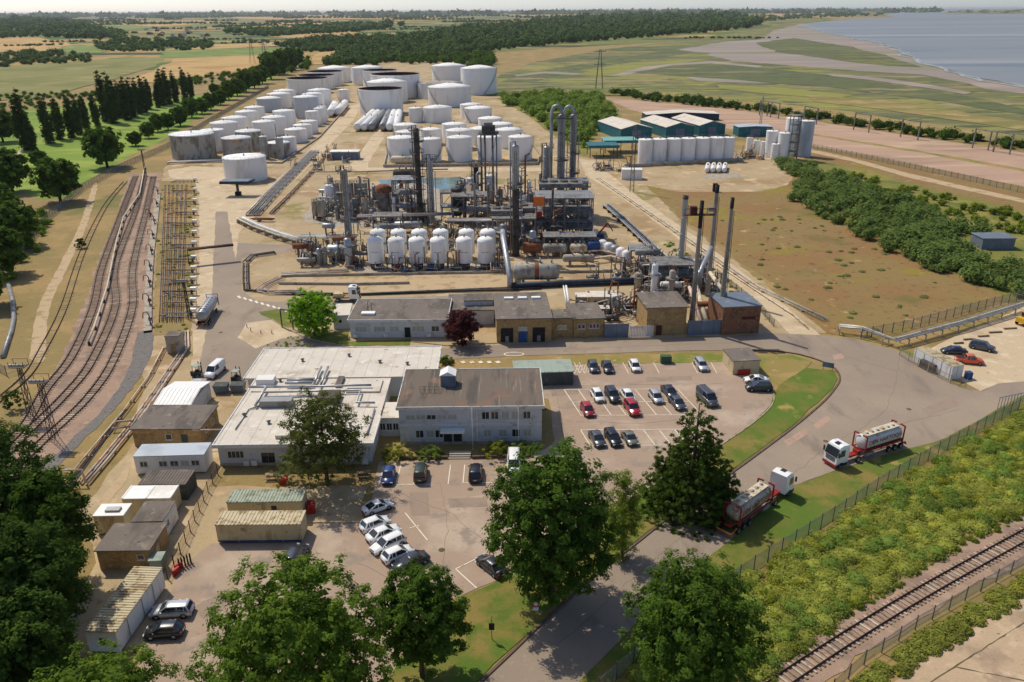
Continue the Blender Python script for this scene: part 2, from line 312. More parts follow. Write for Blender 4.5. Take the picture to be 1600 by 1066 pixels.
sheet('verge', ROADR[::-1]+[(890, 1080), (935, 1085), (1000, 1032), (1145, 916), (1300, 816), (1380, 762), (1500, 692), (1640, 618)], .07, 'lawn', .1, 3)
sheet('verge', [(1290, 521), (1400, 541), (1440, 570), (1500, 603), (1505, 596), (1450, 560), (1400, 535), (1330, 524)], .07, 'worn_grass', .15, 2)
sheet('vehicle_yard', [(1432, 556), (1500, 522), (1600, 480), (1680, 455), (1680, 590), (1560, 600), (1530, 612), (1510, 600)], .06, 'pale_concrete', .1, 4)
sheet('track_bed', [(203, 272), (252, 270), (248, 340), (238, 400), (239, 520), (205, 590), (155, 655), (100, 700), (0, 790), (-60, 820), (-60, 760), (0, 690), (72, 605), (113, 520), (140, 450), (160, 390), (185, 330)], .04, 'ballast', .35, 3)
sheet('embankment', [(214, 520), (238, 520), (234, 560), (195, 622), (128, 690), (60, 760), (50, 745), (110, 690), (160, 640), (200, 580)], .055, 'grey_ballast', .1, 1.2, smooth=True)
sheet('dirt_track', [(45, 560), (60, 480), (90, 420), (125, 350), (145, 290), (152, 292), (135, 355), (105, 420), (78, 480), (70, 560)], .025, 'dirt_track', .1, 2, smooth=True)
sheet('path', [(150, 790), (196, 730), (206, 733), (165, 795)], .06, 'dirt_track', .2, 3)
sheet('pond', [(590, 282), (720, 276), (735, 290), (700, 304), (640, 304), (600, 298)], .05, 'pond', .6, 4)
sheet('track_bed', [(1160, 1080), (1280, 988), (1400, 915), (1520, 845), (1640, 782), (1640, 862), (1500, 930), (1400, 990), (1300, 1060), (1265, 1085)], .05, 'ballast', .25, 2)
sheet('concrete_apron', [(1370, 1085), (1430, 1040), (1520, 985), (1640, 905), (1700, 1085)], .06, 'slab', .08, 2)
for a, b in (((1425, 1085), (1660, 936)), ((1492, 1043), (1660, 1076))):
    A, B = Vector(G(*a)), Vector(G(*b)); n = Vector((-(B-A).y, (B-A).x)).normalized()*.07
    sheet('joint', [tuple(A-n), tuple(B-n), tuple(B+n), tuple(A+n)], .065+.001*random.random(), 'joint', .03, .6, world=True)
def strip(name, pts, wd, z0, z1, m, kind='structure', closed=False):
    P = [Vector(p[:2]) for p in pts]; L, Rr = [], []
    for i, p in enumerate(P):
        d = (P[min(i+1, len(P)-1)]-P[max(i-1, 0)]).normalized(); n = Vector((-d.y, d.x))*wd/2
        L.append(p+n); Rr.append(p-n)
    b = MB(); k = len(P)
    b.add([(q.x, q.y, z) for z in (z0, z1) for r in (L, Rr) for q in r],
          [f for i in range(k-1) for f in ((2*k+i, 3*k+i, 3*k+i+1, 2*k+i+1), (i, i+1, 2*k+i+1, 2*k+i)[::-1], (k+i, k+i+1, 3*k+i+1, 3*k+i))])
    o = b.out(name, m); tag(o, kind=kind); return o
strip('kerb', LW[:-3], .3, .03, .19, 'dark_kerb')
strip('kerb', [tuple(p) for p in smooth_line(wp([(1200, 592), (1209, 616), (1205, 635), (1181, 658), (1149, 681), (1080, 726), (1011, 764), (988, 776), (930, 830)]), 4)], .22, .03, .17, 'kerb')
strip('kerb', wp([(868, 622), (884, 690)]), .25, .03, .2, 'kerb')
strip('kerb', wp([(425, 500), (445, 513), (480, 530), (545, 543)]), .2, .03, .19, 'kerb')
strip('kerb', wp([(482, 817), (575, 817)]), .3, .03, .19, 'kerb')
strip('kerb', wp([(640, 534), (700, 541), (860, 532)]), .2, .03, .19, 'kerb')
# painted lines
def line(a, b, wd=.15, z=.085): return strip('painted_line', [a, b], wd, z-.003, z, 'paint')
def pline(a, b, wd=.15): return line(G(*a), G(*b), wd)
x0, y0 = G(592, 758)
for k in range(5):
    if k != 3: line((x0+2.45*k, y0), (x0+2.45*k, y0+5.2))
line((x0, y0), (x0+7.35, y0))
for k in range(2): line((x0+11.9+2.5*k, y0+.3), (x0+11.9+2.5*k, y0+5.2))
line((x0+11.9, y0+.3), (x0+16, y0+.3))
bx, by = G(908, 650); dxx = .36
for k in range(9):
    line((bx+2.5*k, by), (bx+2.5*k-2.2, by+9.8))
line((bx-.1, by), (bx+19, by)); line((bx-2.2, by+9.8), (bx+18, by+9.8)); line((bx-1.1, by+4.9), (bx+19, by+4.9))
cx2, cy2 = G(922, 697)
for k in range(8): line((cx2+2.5*k, cy2), (cx2+2.5*k-1.05, cy2+5))
line((cx2, cy2), (cx2+17.5, cy2)); line((cx2-1.05, cy2+5), (cx2+16.5, cy2+5))
for x in (898, 906, 914, 937, 982, 1030, 1090, 1120): pline((x, 584), (x-9, 567), .12)
for k in range(6): pline((899+k*4, 583), (903+k*4, 570), .1)
for a, b in (((712, 890), (745, 920)), ((712, 890), (748, 872)), ((742, 877), (772, 902)), ((862, 594), (886, 594)), ((633, 802), (668, 845)), ((655, 822), (640, 826))): pline(a, b)
for k in range(9):   # zebra bars by the left road
    a = G(372+k*9, 463+k*2.6); strip('painted_line', [a, (a[0]+1.0, a[1]-1.5)], .6, .082, .085, 'paint')
for k in range(5):
    a = G(722+k*13.5, 565); strip('painted_line', [a, (a[0]+.5, a[1]-.9)], .8, .07, .088, 'paint')
ov = [(G(803, 554)[0]+1.9*math.cos(t/16*6.283), G(803, 554)[1]+.9*math.sin(t/16*6.283)) for t in range(17)]
strip('painted_line', ov, .25, .082, .086, 'paint')

mat('patch_dark', S(158, 138, 120), [(S(146, 128, 110), .6, .5, .64)], .92, bump=(8, .2, .03), fine=.1, fs=4); mat('patch_pink', S(182, 150, 130), [(S(164, 138, 120), .5, .5, .64)], .92, fine=.1, fs=4)
for px, mm in [([(1270, 665), (1292, 650), (1300, 656), (1278, 671)], 'patch_pink'), ([(1300, 556), (1316, 553), (1320, 560), (1304, 563)], 'patch_pink'), ([(1225, 690), (1260, 668), (1268, 675), (1232, 698)], 'patch_pink'), ([(880, 546), (940, 543), (941, 547), (880, 550)], 'patch_dark'), ([(700, 780), (760, 778), (762, 792), (702, 794)], 'patch_dark'), ([(640, 770), (668, 770), (672, 806), (642, 806)], 'patch_dark'), ([(860, 610), (902, 606), (905, 616), (862, 620)], 'patch_dark'), ([(1010, 590), (1080, 588), (1082, 594), (1011, 597)], 'patch_dark'), ([(330, 540), (352, 536), (358, 566), (330, 570)], 'patch_dark'), ([(895, 985), (925, 960), (940, 970), (910, 998)], 'patch_dark'), ([(1440, 640), (1490, 620), (1500, 634), (1450, 652)], 'patch_dark'), ([(300, 950), (340, 930), (360, 945), (318, 968)], 'patch_dark')]:
    sheet('tarmac_patch', px, .0865+.0005*random.random() if px[0][0] < 0 else .064+.0004*random.random(), mm, .05, 1.5)
mat('crack', S(122, 108, 94), rough=.95)
def crack(px, wd=.035, mm='crack'):
    P = dense(wp(px), 1.2, .12, False); strip('tarmac_crack', P, wd, .05, .0662+random.random()*.0006, mm)
for px in [[(1405, 558), (1402, 590), (1385, 640), (1350, 668)], [(1350, 668), (1290, 700), (1240, 740)], [(1240, 552), (1330, 560), (1400, 580)], [(1500, 640), (1420, 660), (1340, 690)], [(620, 770), (700, 800), (760, 850)], [(690, 757), (700, 830), (690, 900)], [(560, 880), (640, 920), (700, 925)], [(880, 604), (1000, 602), (1130, 600)], [(900, 660), (1010, 662), (1100, 650)], [(960, 930), (1040, 860), (1120, 790)], [(870, 1010), (950, 940)], [(860, 700), (940, 730), (980, 760)], [(700, 552), (850, 547), (1000, 541), (1150, 536)]]: crack(px)
for i, px in enumerate([(735, 765), (850, 640), (1180, 560), (1290, 690), (1420, 640), (690, 860), (1085, 860), (345, 520)]):
    MB().lathe((0, 0, 0), [(.4, 0), (.4, .012), (.01, .014)], 14, False).out('manhole_cover', 'joint', None, (*G(*px), .066), 0, ('round manhole cover set in the tarmac', 'manhole cover', 'manhole covers in the tarmac'))
sheet('pipe_field', [(250, 283), (306, 283), (304, 400), (300, 525), (240, 525), (243, 420), (246, 340)], .047, 'dry_grass', .15, 2)

mat('rough_grass', S(124, 122, 56), [(S(142, 134, 62), .05, .46, .6), (S(98, 108, 46), .09, .5, .64), (S(150, 132, 82), .2, .58, .7)], .95, bump=(2, .6), fine=.16, fs=1.5)
mat('marsh_dark', S(96, 102, 62), [(S(120, 118, 66), .012, .5, .6, (.5, 1.6, 1)), (S(84, 92, 58), .05, .52, .62), (S(146, 130, 102), .03, .6, .64, (.3, 1, 1))], .95, fine=.22, fs=.08); mat('marsh_lime', S(140, 138, 66), [(S(118, 120, 62), .012, .5, .6, (.5, 1.6, 1))], .95, fine=.1, fs=.1)
mat('marsh_gold', S(156, 134, 82), [(S(128, 122, 66), .02, .46, .58, (.4, 1.6, 1)), (S(170, 146, 96), .05, .52, .64)], .95, fine=.12, fs=.15); mat('foam', S(172, 172, 166), [(S(150, 158, 160), .02, .46, .56, (.4, 1, 1))], .6, fine=.05)
sheet('rough_grass', [(1240, 246), (1300, 256), (1375, 274), (1500, 306), (1640, 340), (1640, 480), (1560, 462), (1440, 400), (1330, 340)], .028, 'rough_grass', .6, 5)
sheet('rough_grass', [(776, 154), (860, 146), (945, 148), (975, 188), (935, 208), (915, 245), (880, 222), (830, 184)], .038, 'rough_grass', .6, 5)
for nm, px, mm, z in [('marsh', [(995, 114), (1050, 103), (1110, 100), (1200, 108), (1330, 122), (1480, 148), (1640, 178), (1640, 186), (1470, 160), (1300, 138), (1150, 126), (1060, 120)], 'marsh_dark', .66), ('marsh', [(905, 116), (930, 108), (985, 99), (1060, 95), (1110, 93), (1070, 98), (1000, 106), (960, 116), (930, 122)], 'marsh_lime', .64), ('marsh', [(780, 130), (850, 110), (960, 92), (1080, 74), (1170, 58), (1190, 60), (1100, 80), (1000, 96), (900, 112), (840, 128)], 'marsh_dark', .55), ('marsh', [(775, 142), (900, 142), (1040, 148), (1180, 160), (1330, 176), (1640, 222), (1640, 236), (1431, 204), (1262, 180), (1080, 156), (940, 146)], 'marsh_gold', .68), ('marsh', [(1180, 68), (1240, 60), (1330, 74), (1400, 92), (1440, 106), (1380, 104), (1290, 92), (1210, 82)], 'marsh_dark', .75),
    ('marsh', [(1260, 150), (1400, 160), (1600, 192), (1640, 202), (1640, 210), (1500, 192), (1360, 172), (1270, 160)], 'marsh_gold', .72), ('marsh', [(1120, 134), (1220, 138), (1330, 150), (1300, 156), (1200, 148), (1130, 140)], 'marsh_lime', .7), ('mudflat', [(800, 118), (850, 113), (905, 116), (900, 118), (850, 116), (805, 121)], 'mud', .7), ('mudflat', [(1290, 116), (1400, 126), (1520, 146), (1510, 149), (1390, 131), (1300, 120)], 'mud', .74)]:
    far_sheet(nm, px, z, mm, 3)
SH = [(1262, 37.6), (1256, 41), (1300, 54), (1345, 63), (1390, 74), (1418, 88), (1440, 100), (1480, 113), (1540, 128), (1600, 139), (1660, 147)]
for k, (of, wd) in enumerate(((.8, 3.5), (-2.5, 2))): strip('surf', dense(wp([(x+of*(-1.5), y+of*.4) for x, y in SH]), 30, 3.5, False), wd, .9, 1.06+.02*k, 'foam')
# ------------------------------------------------------------- vegetation
LC = {'oak': (70, 94, 36), 'ash': (92, 116, 44), 'dark': (66, 88, 38), 'lime': (104, 142, 34), 'purple': (78, 44, 46), 'conifer': (70, 90, 36), 'poplar': (58, 78, 38),
      'willow': (100, 116, 44), 'bramble': (134, 140, 68), 'shrub': (104, 124, 58), 'grey': (112, 122, 78), 'far': (60, 78, 42), 'pine': (82, 90, 46), 'yellow': (122, 130, 50), 'sallow': (94, 112, 62)}
for k, c in LC.items():
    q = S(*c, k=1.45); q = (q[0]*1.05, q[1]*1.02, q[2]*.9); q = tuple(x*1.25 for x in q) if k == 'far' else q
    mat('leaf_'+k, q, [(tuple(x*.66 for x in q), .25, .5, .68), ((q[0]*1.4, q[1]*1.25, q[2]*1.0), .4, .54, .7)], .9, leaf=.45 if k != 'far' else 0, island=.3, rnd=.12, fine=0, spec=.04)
mat('bark', S(92, 78, 62), [(S(60, 50, 42), 2, .48, .6)], .95, bump=(6, .6))
def crown_pts(lobes, nclump, per, cr_, rng=NR, up=.15):
    L = np.array(lobes); wgt = L[:, 3]**2; wgt = wgt/wgt.sum(); ix = rng.choice(len(L), nclump, p=wgt)
    d = unit(nclump); d[:, 2] += up; d /= np.linalg.norm(d, axis=1, keepdims=True)
    rad = (L[ix, 3]*rng.uniform(.72, 1.05, nclump))[:, None]; sq = L[ix, 4] if L.shape[1] > 4 else np.ones(nclump)
    C = L[ix, :3]+d*rad*np.stack([np.ones(nclump), np.ones(nclump), sq], 1)
    P = np.repeat(C, per, 0); u = unit(len(P)); P = P+u*(rng.uniform(.25, 1, (len(P), 1)))*cr_*np.array([1, 1, .7])*rng.uniform(.7, 1.3, (len(P), 1))
    Nn = np.repeat(d, per, 0)*.7+u*.35+unit(len(P))*.4; Nn[:, 2] += .55; Nn /= np.linalg.norm(Nn, axis=1, keepdims=True)
    return P, Nn
def trunk(h, r, top, nb, spread, rng=random, lean=0):
    b = MB(); pts = [(0, 0, -.2), (lean*.1, 0, h*.3), (lean*.5, rng.uniform(-.2, .2), h*.6), (lean, 0, top)]
    b.tube(pts, [r*1.25, r, r*.7, r*.18], 8)
    for i in range(nb):
        z = h*(.3+.5*i/nb); a = i*2.4+rng.uniform(-.4, .4); s = spread*rng.uniform(.55, .9); d = Vector((math.cos(a), math.sin(a), 0))
        b.tube([(lean*z/top, 0, z), tuple(d*s*.5+Vector((0, 0, z+s*.35))), tuple(d*s+Vector((0, 0, z+s*.55)))], [r*.45, r*.28, r*.08], 5)
    return b
def crown_lobes(kind, h, r, cb, n, rng=random):
    lob = []
    if kind == 'round':
        zc, hz = (h+cb)/2, (h-cb)/2
        for i in range(n):
            a = i*2.399; t = (i+.5)/n; zz = 1-2*t; rr = math.sqrt(max(0, 1-zz*zz)); k = rng.uniform(.3, .42)
            q = 1-k*.92; lob.append((math.cos(a)*rr*r*q, math.sin(a)*rr*r*q, zc+zz*hz*q, r*k*rng.uniform(.85, 1.15), min(1.2, hz/r)))
        lob.append((0, 0, zc, r*.62, hz/r))
    elif kind == 'cone':
        for i in range(n):
            t = (i+.5)/n; z = cb+(h-cb)*t; R = r*(1-t)**.8; m = max(2, int(7*(1-t)+2))
            for j in range(m):
                a = j*6.283/m+i*1.3; k = .36*R+.25
                lob.append((math.cos(a)*(R-k*.7)*rng.uniform(.92, 1.06), math.sin(a)*(R-k*.7)*rng.uniform(.92, 1.06), z-k*.2, k, .7))
    elif kind == 'column':
        for i in range(n):
            t = (i+.5)/n; z = cb+(h-cb)*t; R = r*(math.sin(math.pi*min(1, .18+t*.8))**.7); lob.append((rng.uniform(-.3, .3)*r, rng.uniform(-.3, .3)*r, z, max(.3, R*.85), 1.3))
    elif kind == 'dome':
        for i in range(n):
            a = i*2.399; q = math.sqrt((i+.5)/n); k = rng.uniform(.32, .45); zz = h*math.sqrt(max(.05, 1-q*q))*.8
            lob.append((math.cos(a)*r*q*.75, math.sin(a)*r*q*.75, max(.3, zz-r*k*.4), r*k, min(1, h/r)))
    return lob
def make_tree(name, label, cat, loc, h, r, cb, kind, leaf, nclump, per, csz, lsz, lobes=16, tr=.25, group=None, yaw=0, lean=0, stem=True, lobfun=None):
    t = T(name, label, cat, loc, yaw, group)
    lob = lobfun(h, r) if lobfun else crown_lobes(kind, h, r, cb, lobes)
    near = lsz < .2; per = int(per*(2.1 if near else 1.5)); lsz = lsz*(.98 if near else 1.22); P, Nn = crown_pts(lob, nclump, per, csz); P[:, 2] = np.maximum(P[:, 2], .08)
    if kind == 'round' or kind == 'cone':
        k = max(6, nclump//12); Q, Qn = crown_pts([(x*.75, y*.75, z, q*.7, s) for x, y, z, q, s in lob], k*6, 8, csz*1.6); Q[:, 2] = np.maximum(Q[:, 2], .1)
        V1, F1 = leafgeo(P, Nn, NR.uniform(.6, 1.25, len(P))*lsz); V2, F2 = leafgeo(Q, Qn, lsz*2.1)
        V, Fq = np.vstack([V1, V2]), np.vstack([F1, F2+len(V1)])
    else: V, Fq = leafgeo(P, Nn, NR.uniform(.6, 1.25, len(P))*lsz)
    if lean: V[:, 0] += V[:, 2]/h*lean
    V[:, 2] = np.maximum(V[:, 2], .03)
    npmesh('crown', V, Fq, 'leaf_'+leaf, t)
    if stem: trunk(h*.9, tr, h*(.9 if kind in ('cone', 'column') else .75), 7 if kind == 'round' else 0, r*.85, lean=lean*.7).out('trunk', 'bark', t)
    return t
def ptree(name, label, cat, base, top, xl, xr, kind, leaf, nclump, per, csz, lsz, cbf=.25, **kw):
    b = G(*base); h = hgt(base, (base[0], top)); d = math.hypot(b[1], H-h*.5); r = (xr-xl)/2/F*d*(1.1 if xr-xl < 160 else 1.0)
    return make_tree(name, label, cat, (*b, 0), h, r, h*cbf, kind, leaf, nclump, per, csz, lsz, **kw)
# --- trees close to the viewer
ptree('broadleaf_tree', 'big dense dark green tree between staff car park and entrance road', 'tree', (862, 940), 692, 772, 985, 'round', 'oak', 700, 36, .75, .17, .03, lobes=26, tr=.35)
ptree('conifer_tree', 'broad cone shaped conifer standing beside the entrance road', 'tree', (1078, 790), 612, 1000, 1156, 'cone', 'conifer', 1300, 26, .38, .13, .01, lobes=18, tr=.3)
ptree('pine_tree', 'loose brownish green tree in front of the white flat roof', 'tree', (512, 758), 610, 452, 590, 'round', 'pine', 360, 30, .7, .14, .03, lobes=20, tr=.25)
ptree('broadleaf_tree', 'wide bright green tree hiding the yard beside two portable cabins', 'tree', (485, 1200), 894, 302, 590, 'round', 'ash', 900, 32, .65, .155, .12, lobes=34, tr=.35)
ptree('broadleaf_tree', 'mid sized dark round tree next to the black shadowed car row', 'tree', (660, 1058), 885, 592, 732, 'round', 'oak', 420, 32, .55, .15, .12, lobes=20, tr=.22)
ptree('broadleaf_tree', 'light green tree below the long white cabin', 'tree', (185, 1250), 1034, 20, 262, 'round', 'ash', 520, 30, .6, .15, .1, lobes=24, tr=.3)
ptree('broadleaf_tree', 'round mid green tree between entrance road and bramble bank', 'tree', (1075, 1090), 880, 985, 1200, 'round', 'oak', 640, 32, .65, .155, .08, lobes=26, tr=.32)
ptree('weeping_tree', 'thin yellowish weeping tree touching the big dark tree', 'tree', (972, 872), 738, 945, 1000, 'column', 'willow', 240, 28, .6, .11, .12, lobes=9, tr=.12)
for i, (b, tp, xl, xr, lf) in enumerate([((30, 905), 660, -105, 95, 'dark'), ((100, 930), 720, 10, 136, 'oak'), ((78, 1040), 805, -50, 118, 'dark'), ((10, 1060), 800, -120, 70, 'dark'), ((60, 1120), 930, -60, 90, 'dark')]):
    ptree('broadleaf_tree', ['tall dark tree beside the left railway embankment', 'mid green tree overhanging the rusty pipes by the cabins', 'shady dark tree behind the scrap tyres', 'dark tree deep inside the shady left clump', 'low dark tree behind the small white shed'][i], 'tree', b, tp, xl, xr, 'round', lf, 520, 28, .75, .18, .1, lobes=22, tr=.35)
ptree('broadleaf_tree', 'bright green round tree beside the grey office block and pipe yard', 'tree', (492, 524), 452, 460, 531, 'round', 'lime', 300, 30, .6, .17, .02, lobes=22, tr=.18)
ptree('copper_tree', 'purple leaved copper tree in front of the grey flat roofed block', 'tree', (722, 538), 484, 694, 753, 'round', 'purple', 240, 28, .5, .16, .03, lobes=16, tr=.16)
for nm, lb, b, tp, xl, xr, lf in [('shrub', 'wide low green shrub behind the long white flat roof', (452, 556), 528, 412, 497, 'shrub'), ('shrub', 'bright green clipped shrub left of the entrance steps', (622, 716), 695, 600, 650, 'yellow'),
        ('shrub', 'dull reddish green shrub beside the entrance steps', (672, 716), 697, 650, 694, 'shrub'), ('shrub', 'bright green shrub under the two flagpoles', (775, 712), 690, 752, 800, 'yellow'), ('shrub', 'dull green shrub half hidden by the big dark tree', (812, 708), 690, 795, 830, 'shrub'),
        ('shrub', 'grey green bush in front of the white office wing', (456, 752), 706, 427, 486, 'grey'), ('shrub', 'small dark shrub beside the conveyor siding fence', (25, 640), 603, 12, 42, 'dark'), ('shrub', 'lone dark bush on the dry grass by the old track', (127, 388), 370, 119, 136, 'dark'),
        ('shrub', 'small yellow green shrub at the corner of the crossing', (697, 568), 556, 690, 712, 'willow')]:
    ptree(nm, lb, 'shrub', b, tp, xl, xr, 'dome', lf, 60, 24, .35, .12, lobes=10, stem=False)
# --- poplars on the golf course
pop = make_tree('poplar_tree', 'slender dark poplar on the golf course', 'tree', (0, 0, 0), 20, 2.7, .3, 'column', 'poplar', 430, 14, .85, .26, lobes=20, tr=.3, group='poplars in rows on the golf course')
PO = [(43, 234, 150), (53, 236, 182), (78, 224, 155), (95, 218, 157), (114, 215, 155), (125, 210, 158), (137, 205, 152), (152, 197, 150), (167, 190, 120), (179, 193, 122), (190, 184, 132), (200, 187, 128), (209, 183, 128), (218, 178, 128), (227, 176, 125), (234, 171, 126), (248, 168, 130), (255, 165, 114), (264, 163, 112), (275, 160, 116), (290, 157, 111), (300, 155, 118)]
for i, (x, y, tp) in enumerate(PO):
    s = hgt((x, y), (x, tp))/20*1.12; l = (*G(x, y), 0); sc = (max(.85, s), max(.85, s), s)
    if i == 0: pop.location = l; pop.scale = sc
    else: clone(pop, l, i*1.1, scale=sc)
# --- trees along the golf course and in the fields
rt = make_tree('round_tree', 'leafy green tree in the row beside the tank farm fence', 'tree', (0, 0, 0), 9, 4.6, .8, 'round', 'oak', 130, 16, .8, .33, lobes=14, tr=.25, group='trees in the row by the tank farm fence')
rows = [(233, 216, 11), (247, 206, 11), (263, 203, 11), (282, 197, 13), (300, 184, 12), (316, 178, 12), (330, 172, 12), (345, 164, 11), (358, 156, 12), (371, 150, 12), (385, 144, 13), (398, 138, 13), (410, 131, 13), (424, 124, 14), (437, 117, 15), (450, 110, 15), (420, 112, 13), (463, 106, 12), (212, 228, 11)]
for i, (x, y, r) in enumerate(rows):
    d = math.hypot(G(x, y)[1], H); s = r*1.15/F*d/4.6; l = (*G(x, y), 0)
    if i == 0: rt.location = l; rt.scale = (s,)*3
    else: clone(rt, l, i*1.7, scale=(s, s, s*random.uniform(.85, 1.15)))
for x, y, r, lb in [(168, 262, 32, 'large feathery tree beside the green golf course fence'), (95, 316, 36, 'dark spreading tree at the corner of the golf course'), (336, 149, 9, 'lone small tree on the golf lawn'), (355, 143, 9, 'lone dark tree at the top of the golf lawn'),
        (20, 300, 34, 'dark tree at the lower golf course edge'), (-5, 360, 40, 'tall dark tree over the dry grass'), (30, 385, 36, 'dense dark tree beside the dirt track'), (5, 430, 42, 'leaning dark tree at the bend of the dirt track'), (-20, 480, 40, 'dark tree by the grey drain pipe'), (62, 262, 14, 'small tree near the pale golf path'), (5, 222, 26, 'dark tree at the start of the pale golf path')]:
    d = math.hypot(G(x, y)[1], H); s = r/F*d/4.6
    clone(rt, (*G(x, y), 0), x*.7, lb, scale=(s, s, s))['group'] = 'golf course edge trees'
# --- masses nobody could count
def cube_sphere():
    V, Fq = [], []; g = np.linspace(-1, 1, 4)
    for ax in range(3):
        for sg in (-1, 1):
            k = len(V)
            for i in g:
                for j in g:
                    p = [0, 0, 0]; p[ax] = sg; p[(ax+1) % 3] = i; p[(ax+2) % 3] = j; V.append(p)
            for i in range(3):
                for j in range(3): Fq.append([k+i*4+j, k+i*4+j+1, k+i*4+j+5, k+i*4+j+4])
    V = np.array(V, float); V /= np.linalg.norm(V, axis=1, keepdims=True); return V, np.array(Fq)
CS = cube_sphere()
def blob_template(nl, lsz, seed, flat=.85):
    V, Fq = CS; n = V*(1+.0*V); d = np.sin(V[:, :1]*4+seed)*.1+np.sin(V[:, 1:2]*5+seed*2)*.1
    core = V*(.66+d); core[:, 2] = core[:, 2]*flat+flat*.75
    u = unit(nl); u[:, 2] = np.abs(u[:, 2])*1.0-.25; u /= np.linalg.norm(u, axis=1, keepdims=True)
    P = u*NR.uniform(.6, 1.2, (nl, 1))*(1+.18*np.sin(u[:, :1]*5+seed*3)*np.sin(u[:, 1:2]*6+seed)); P[:, 2] = P[:, 2]*flat+flat*.75
    Nn = u*.7+unit(nl)*.4; Nn[:, 2] += .45; Nn /= np.linalg.norm(Nn, axis=1, keepdims=True); LV, LF = leafgeo(P, Nn, NR.uniform(.6, 1.3, nl)*lsz)
    return np.vstack([core, LV]), np.vstack([Fq, LF+len(core)])
def mass(name, label, pos, rad, leaf, nl=40, lsz=.25, flat=.85, hs=None, cat='trees'):
    tp = [blob_template(int(nl*1.5), lsz*1.1, s, flat) for s in range(6)]; Vs, Fs, k = [], [], 0
    for i, (x, y) in enumerate(pos):
        V, Fq = tp[i % 6]; a = NR.uniform(0, 6.28); c, s = math.cos(a), math.sin(a); r = rad[i]
        W = np.stack([(V[:, 0]*c-V[:, 1]*s)*r+x, (V[:, 0]*s+V[:, 1]*c)*r+y, np.maximum(V[:, 2]*r*(hs[i] if hs is not None else 1), 0)+.05], 1)
        Vs.append(W); Fs.append(Fq+k); k += len(V)
    o = npmesh(name, np.vstack(Vs), np.vstack(Fs), 'leaf_'+leaf); return tag(o, label, cat, kind='stuff')
def wood(px, n, r0, r1, label, leaf='far', **kw):
    n = int(n*1.5); P = np.array([G(*p) for p in scatter(px, n)]); P = P[np.argsort(-P[:, 1])]; return mass('wood', label, P, NR.uniform(r0, r1, n)*.62/F*P[:, 1], leaf, **kw)
wood([(500, 104), (560, 101), (640, 95), (700, 91), (770, 80), (900, 67), (1000, 60), (1100, 52), (1183, 44), (1190, 38), (1150, 28), (1000, 29), (900, 33), (800, 43), (700, 51), (620, 65), (540, 82)], 1300, 7, 12, 'long dark wood running behind the storage tanks to the estuary', nl=40, lsz=.22, flat=1.0)
wood([(510, 106), (640, 92), (770, 86), (770, 118), (700, 100), (560, 103)], 90, 7, 12, 'belt of round trees directly behind the largest storage tanks', 'oak', nl=70, lsz=.2)
wood([(405, 118), (425, 92), (470, 84), (490, 96), (486, 108), (445, 116)], 34, 7, 11, 'clump of tall dark trees left of the open topped tanks', 'oak', nl=70, lsz=.2)
wood([(-30, 62), (-30, 36), (60, 33), (120, 40), (190, 54), (200, 68), (150, 63), (60, 58)], 240, 7, 12, 'broad dark wood beyond the distant stubble field', nl=36)
wood([(-30, 108), (-30, 88), (60, 82), (146, 88), (140, 98), (60, 102)], 90, 6, 9, 'dark copse between two fields', nl=40)
wood([(-30, 178), (-30, 150), (50, 146), (150, 146), (235, 140), (235, 148), (170, 158), (100, 168)], 110, 4, 7, 'thick hedge of trees behind the poplar rows', 'oak', nl=60, lsz=.2)
wood([(250, 132), (330, 118), (440, 101), (440, 110), (350, 128), (255, 138)], 70, 4, 7, 'hedge of trees between stubble field and golf course', 'oak', nl=60, lsz=.2)
wood([(150, 70), (220, 62), (330, 66), (330, 78), (200, 82), (155, 80)], 130, 5, 9, 'scattered trees around the distant village', nl=30)
wood([(430, 72), (520, 60), (640, 58), (640, 72), (560, 82), (480, 82)], 150, 6, 11, 'dark wood on the rise behind the stubble field', nl=36)
wood([(350, 52), (460, 47), (540, 42), (640, 40), (560, 50), (420, 58)], 150, 7, 12, 'far dark tree belt above the yellow fields', nl=24)
P = []
for i in range(120):
    y = math.exp(random.uniform(math.log(1700), math.log(12000))); x = random.uniform(-.72, .22)*y; a = random.choice([0, .15, -.2, 1.3, .4]); n = random.randint(6, 26)
    for j in range(n): P.append((x+math.cos(a)*j*y*.0045+random.gauss(0, 4), y+math.sin(a)*j*y*.004+random.gauss(0, 14)))
P = np.array(P); mass('hedgerow', 'hedgerows and copses dotting the distant farmland', P, NR.uniform(.0028, .0048, len(P))*P[:, 1]**.93, 'far', nl=12, lsz=.4, flat=.6)
P = np.stack([NR.uniform(-.75, .5, 900), np.zeros(900)], 1); yy = NR.uniform(12000, 24000, 900); P = np.stack([P[:, 0]*yy, yy], 1)
mass('wood', 'blue green tree line along the far horizon', P, NR.uniform(50, 130, 900), 'far', nl=6, lsz=.5, flat=.24)
wood([(1130, 33), (1180, 27), (1280, 21), (1380, 23), (1372, 25.5), (1250, 29), (1180, 36)], 130, 4, 7, 'wooded headland across the mudflats', nl=20, flat=.5)
wood([(1475, 20), (1520, 16.5), (1700, 15), (2200, 14.6), (2200, 20), (1600, 21)], 160, 4, 8, 'low wooded shore on the far side of the estuary', nl=6, flat=.25)
def scrub(px, n, r0, r1, label, leaf='shrub', **kw):
    Q = scatter(wp(px), n); sx_, sy_ = G(1545, 388); Q = Q[(np.abs(Q[:, 0]-sx_) > 9) | (np.abs(Q[:, 1]-sy_+4) > 14)]; return mass('scrub', label, Q, NR.uniform(r0, r1, len(Q)), leaf, cat='bushes', **kw)
LC2 = 0
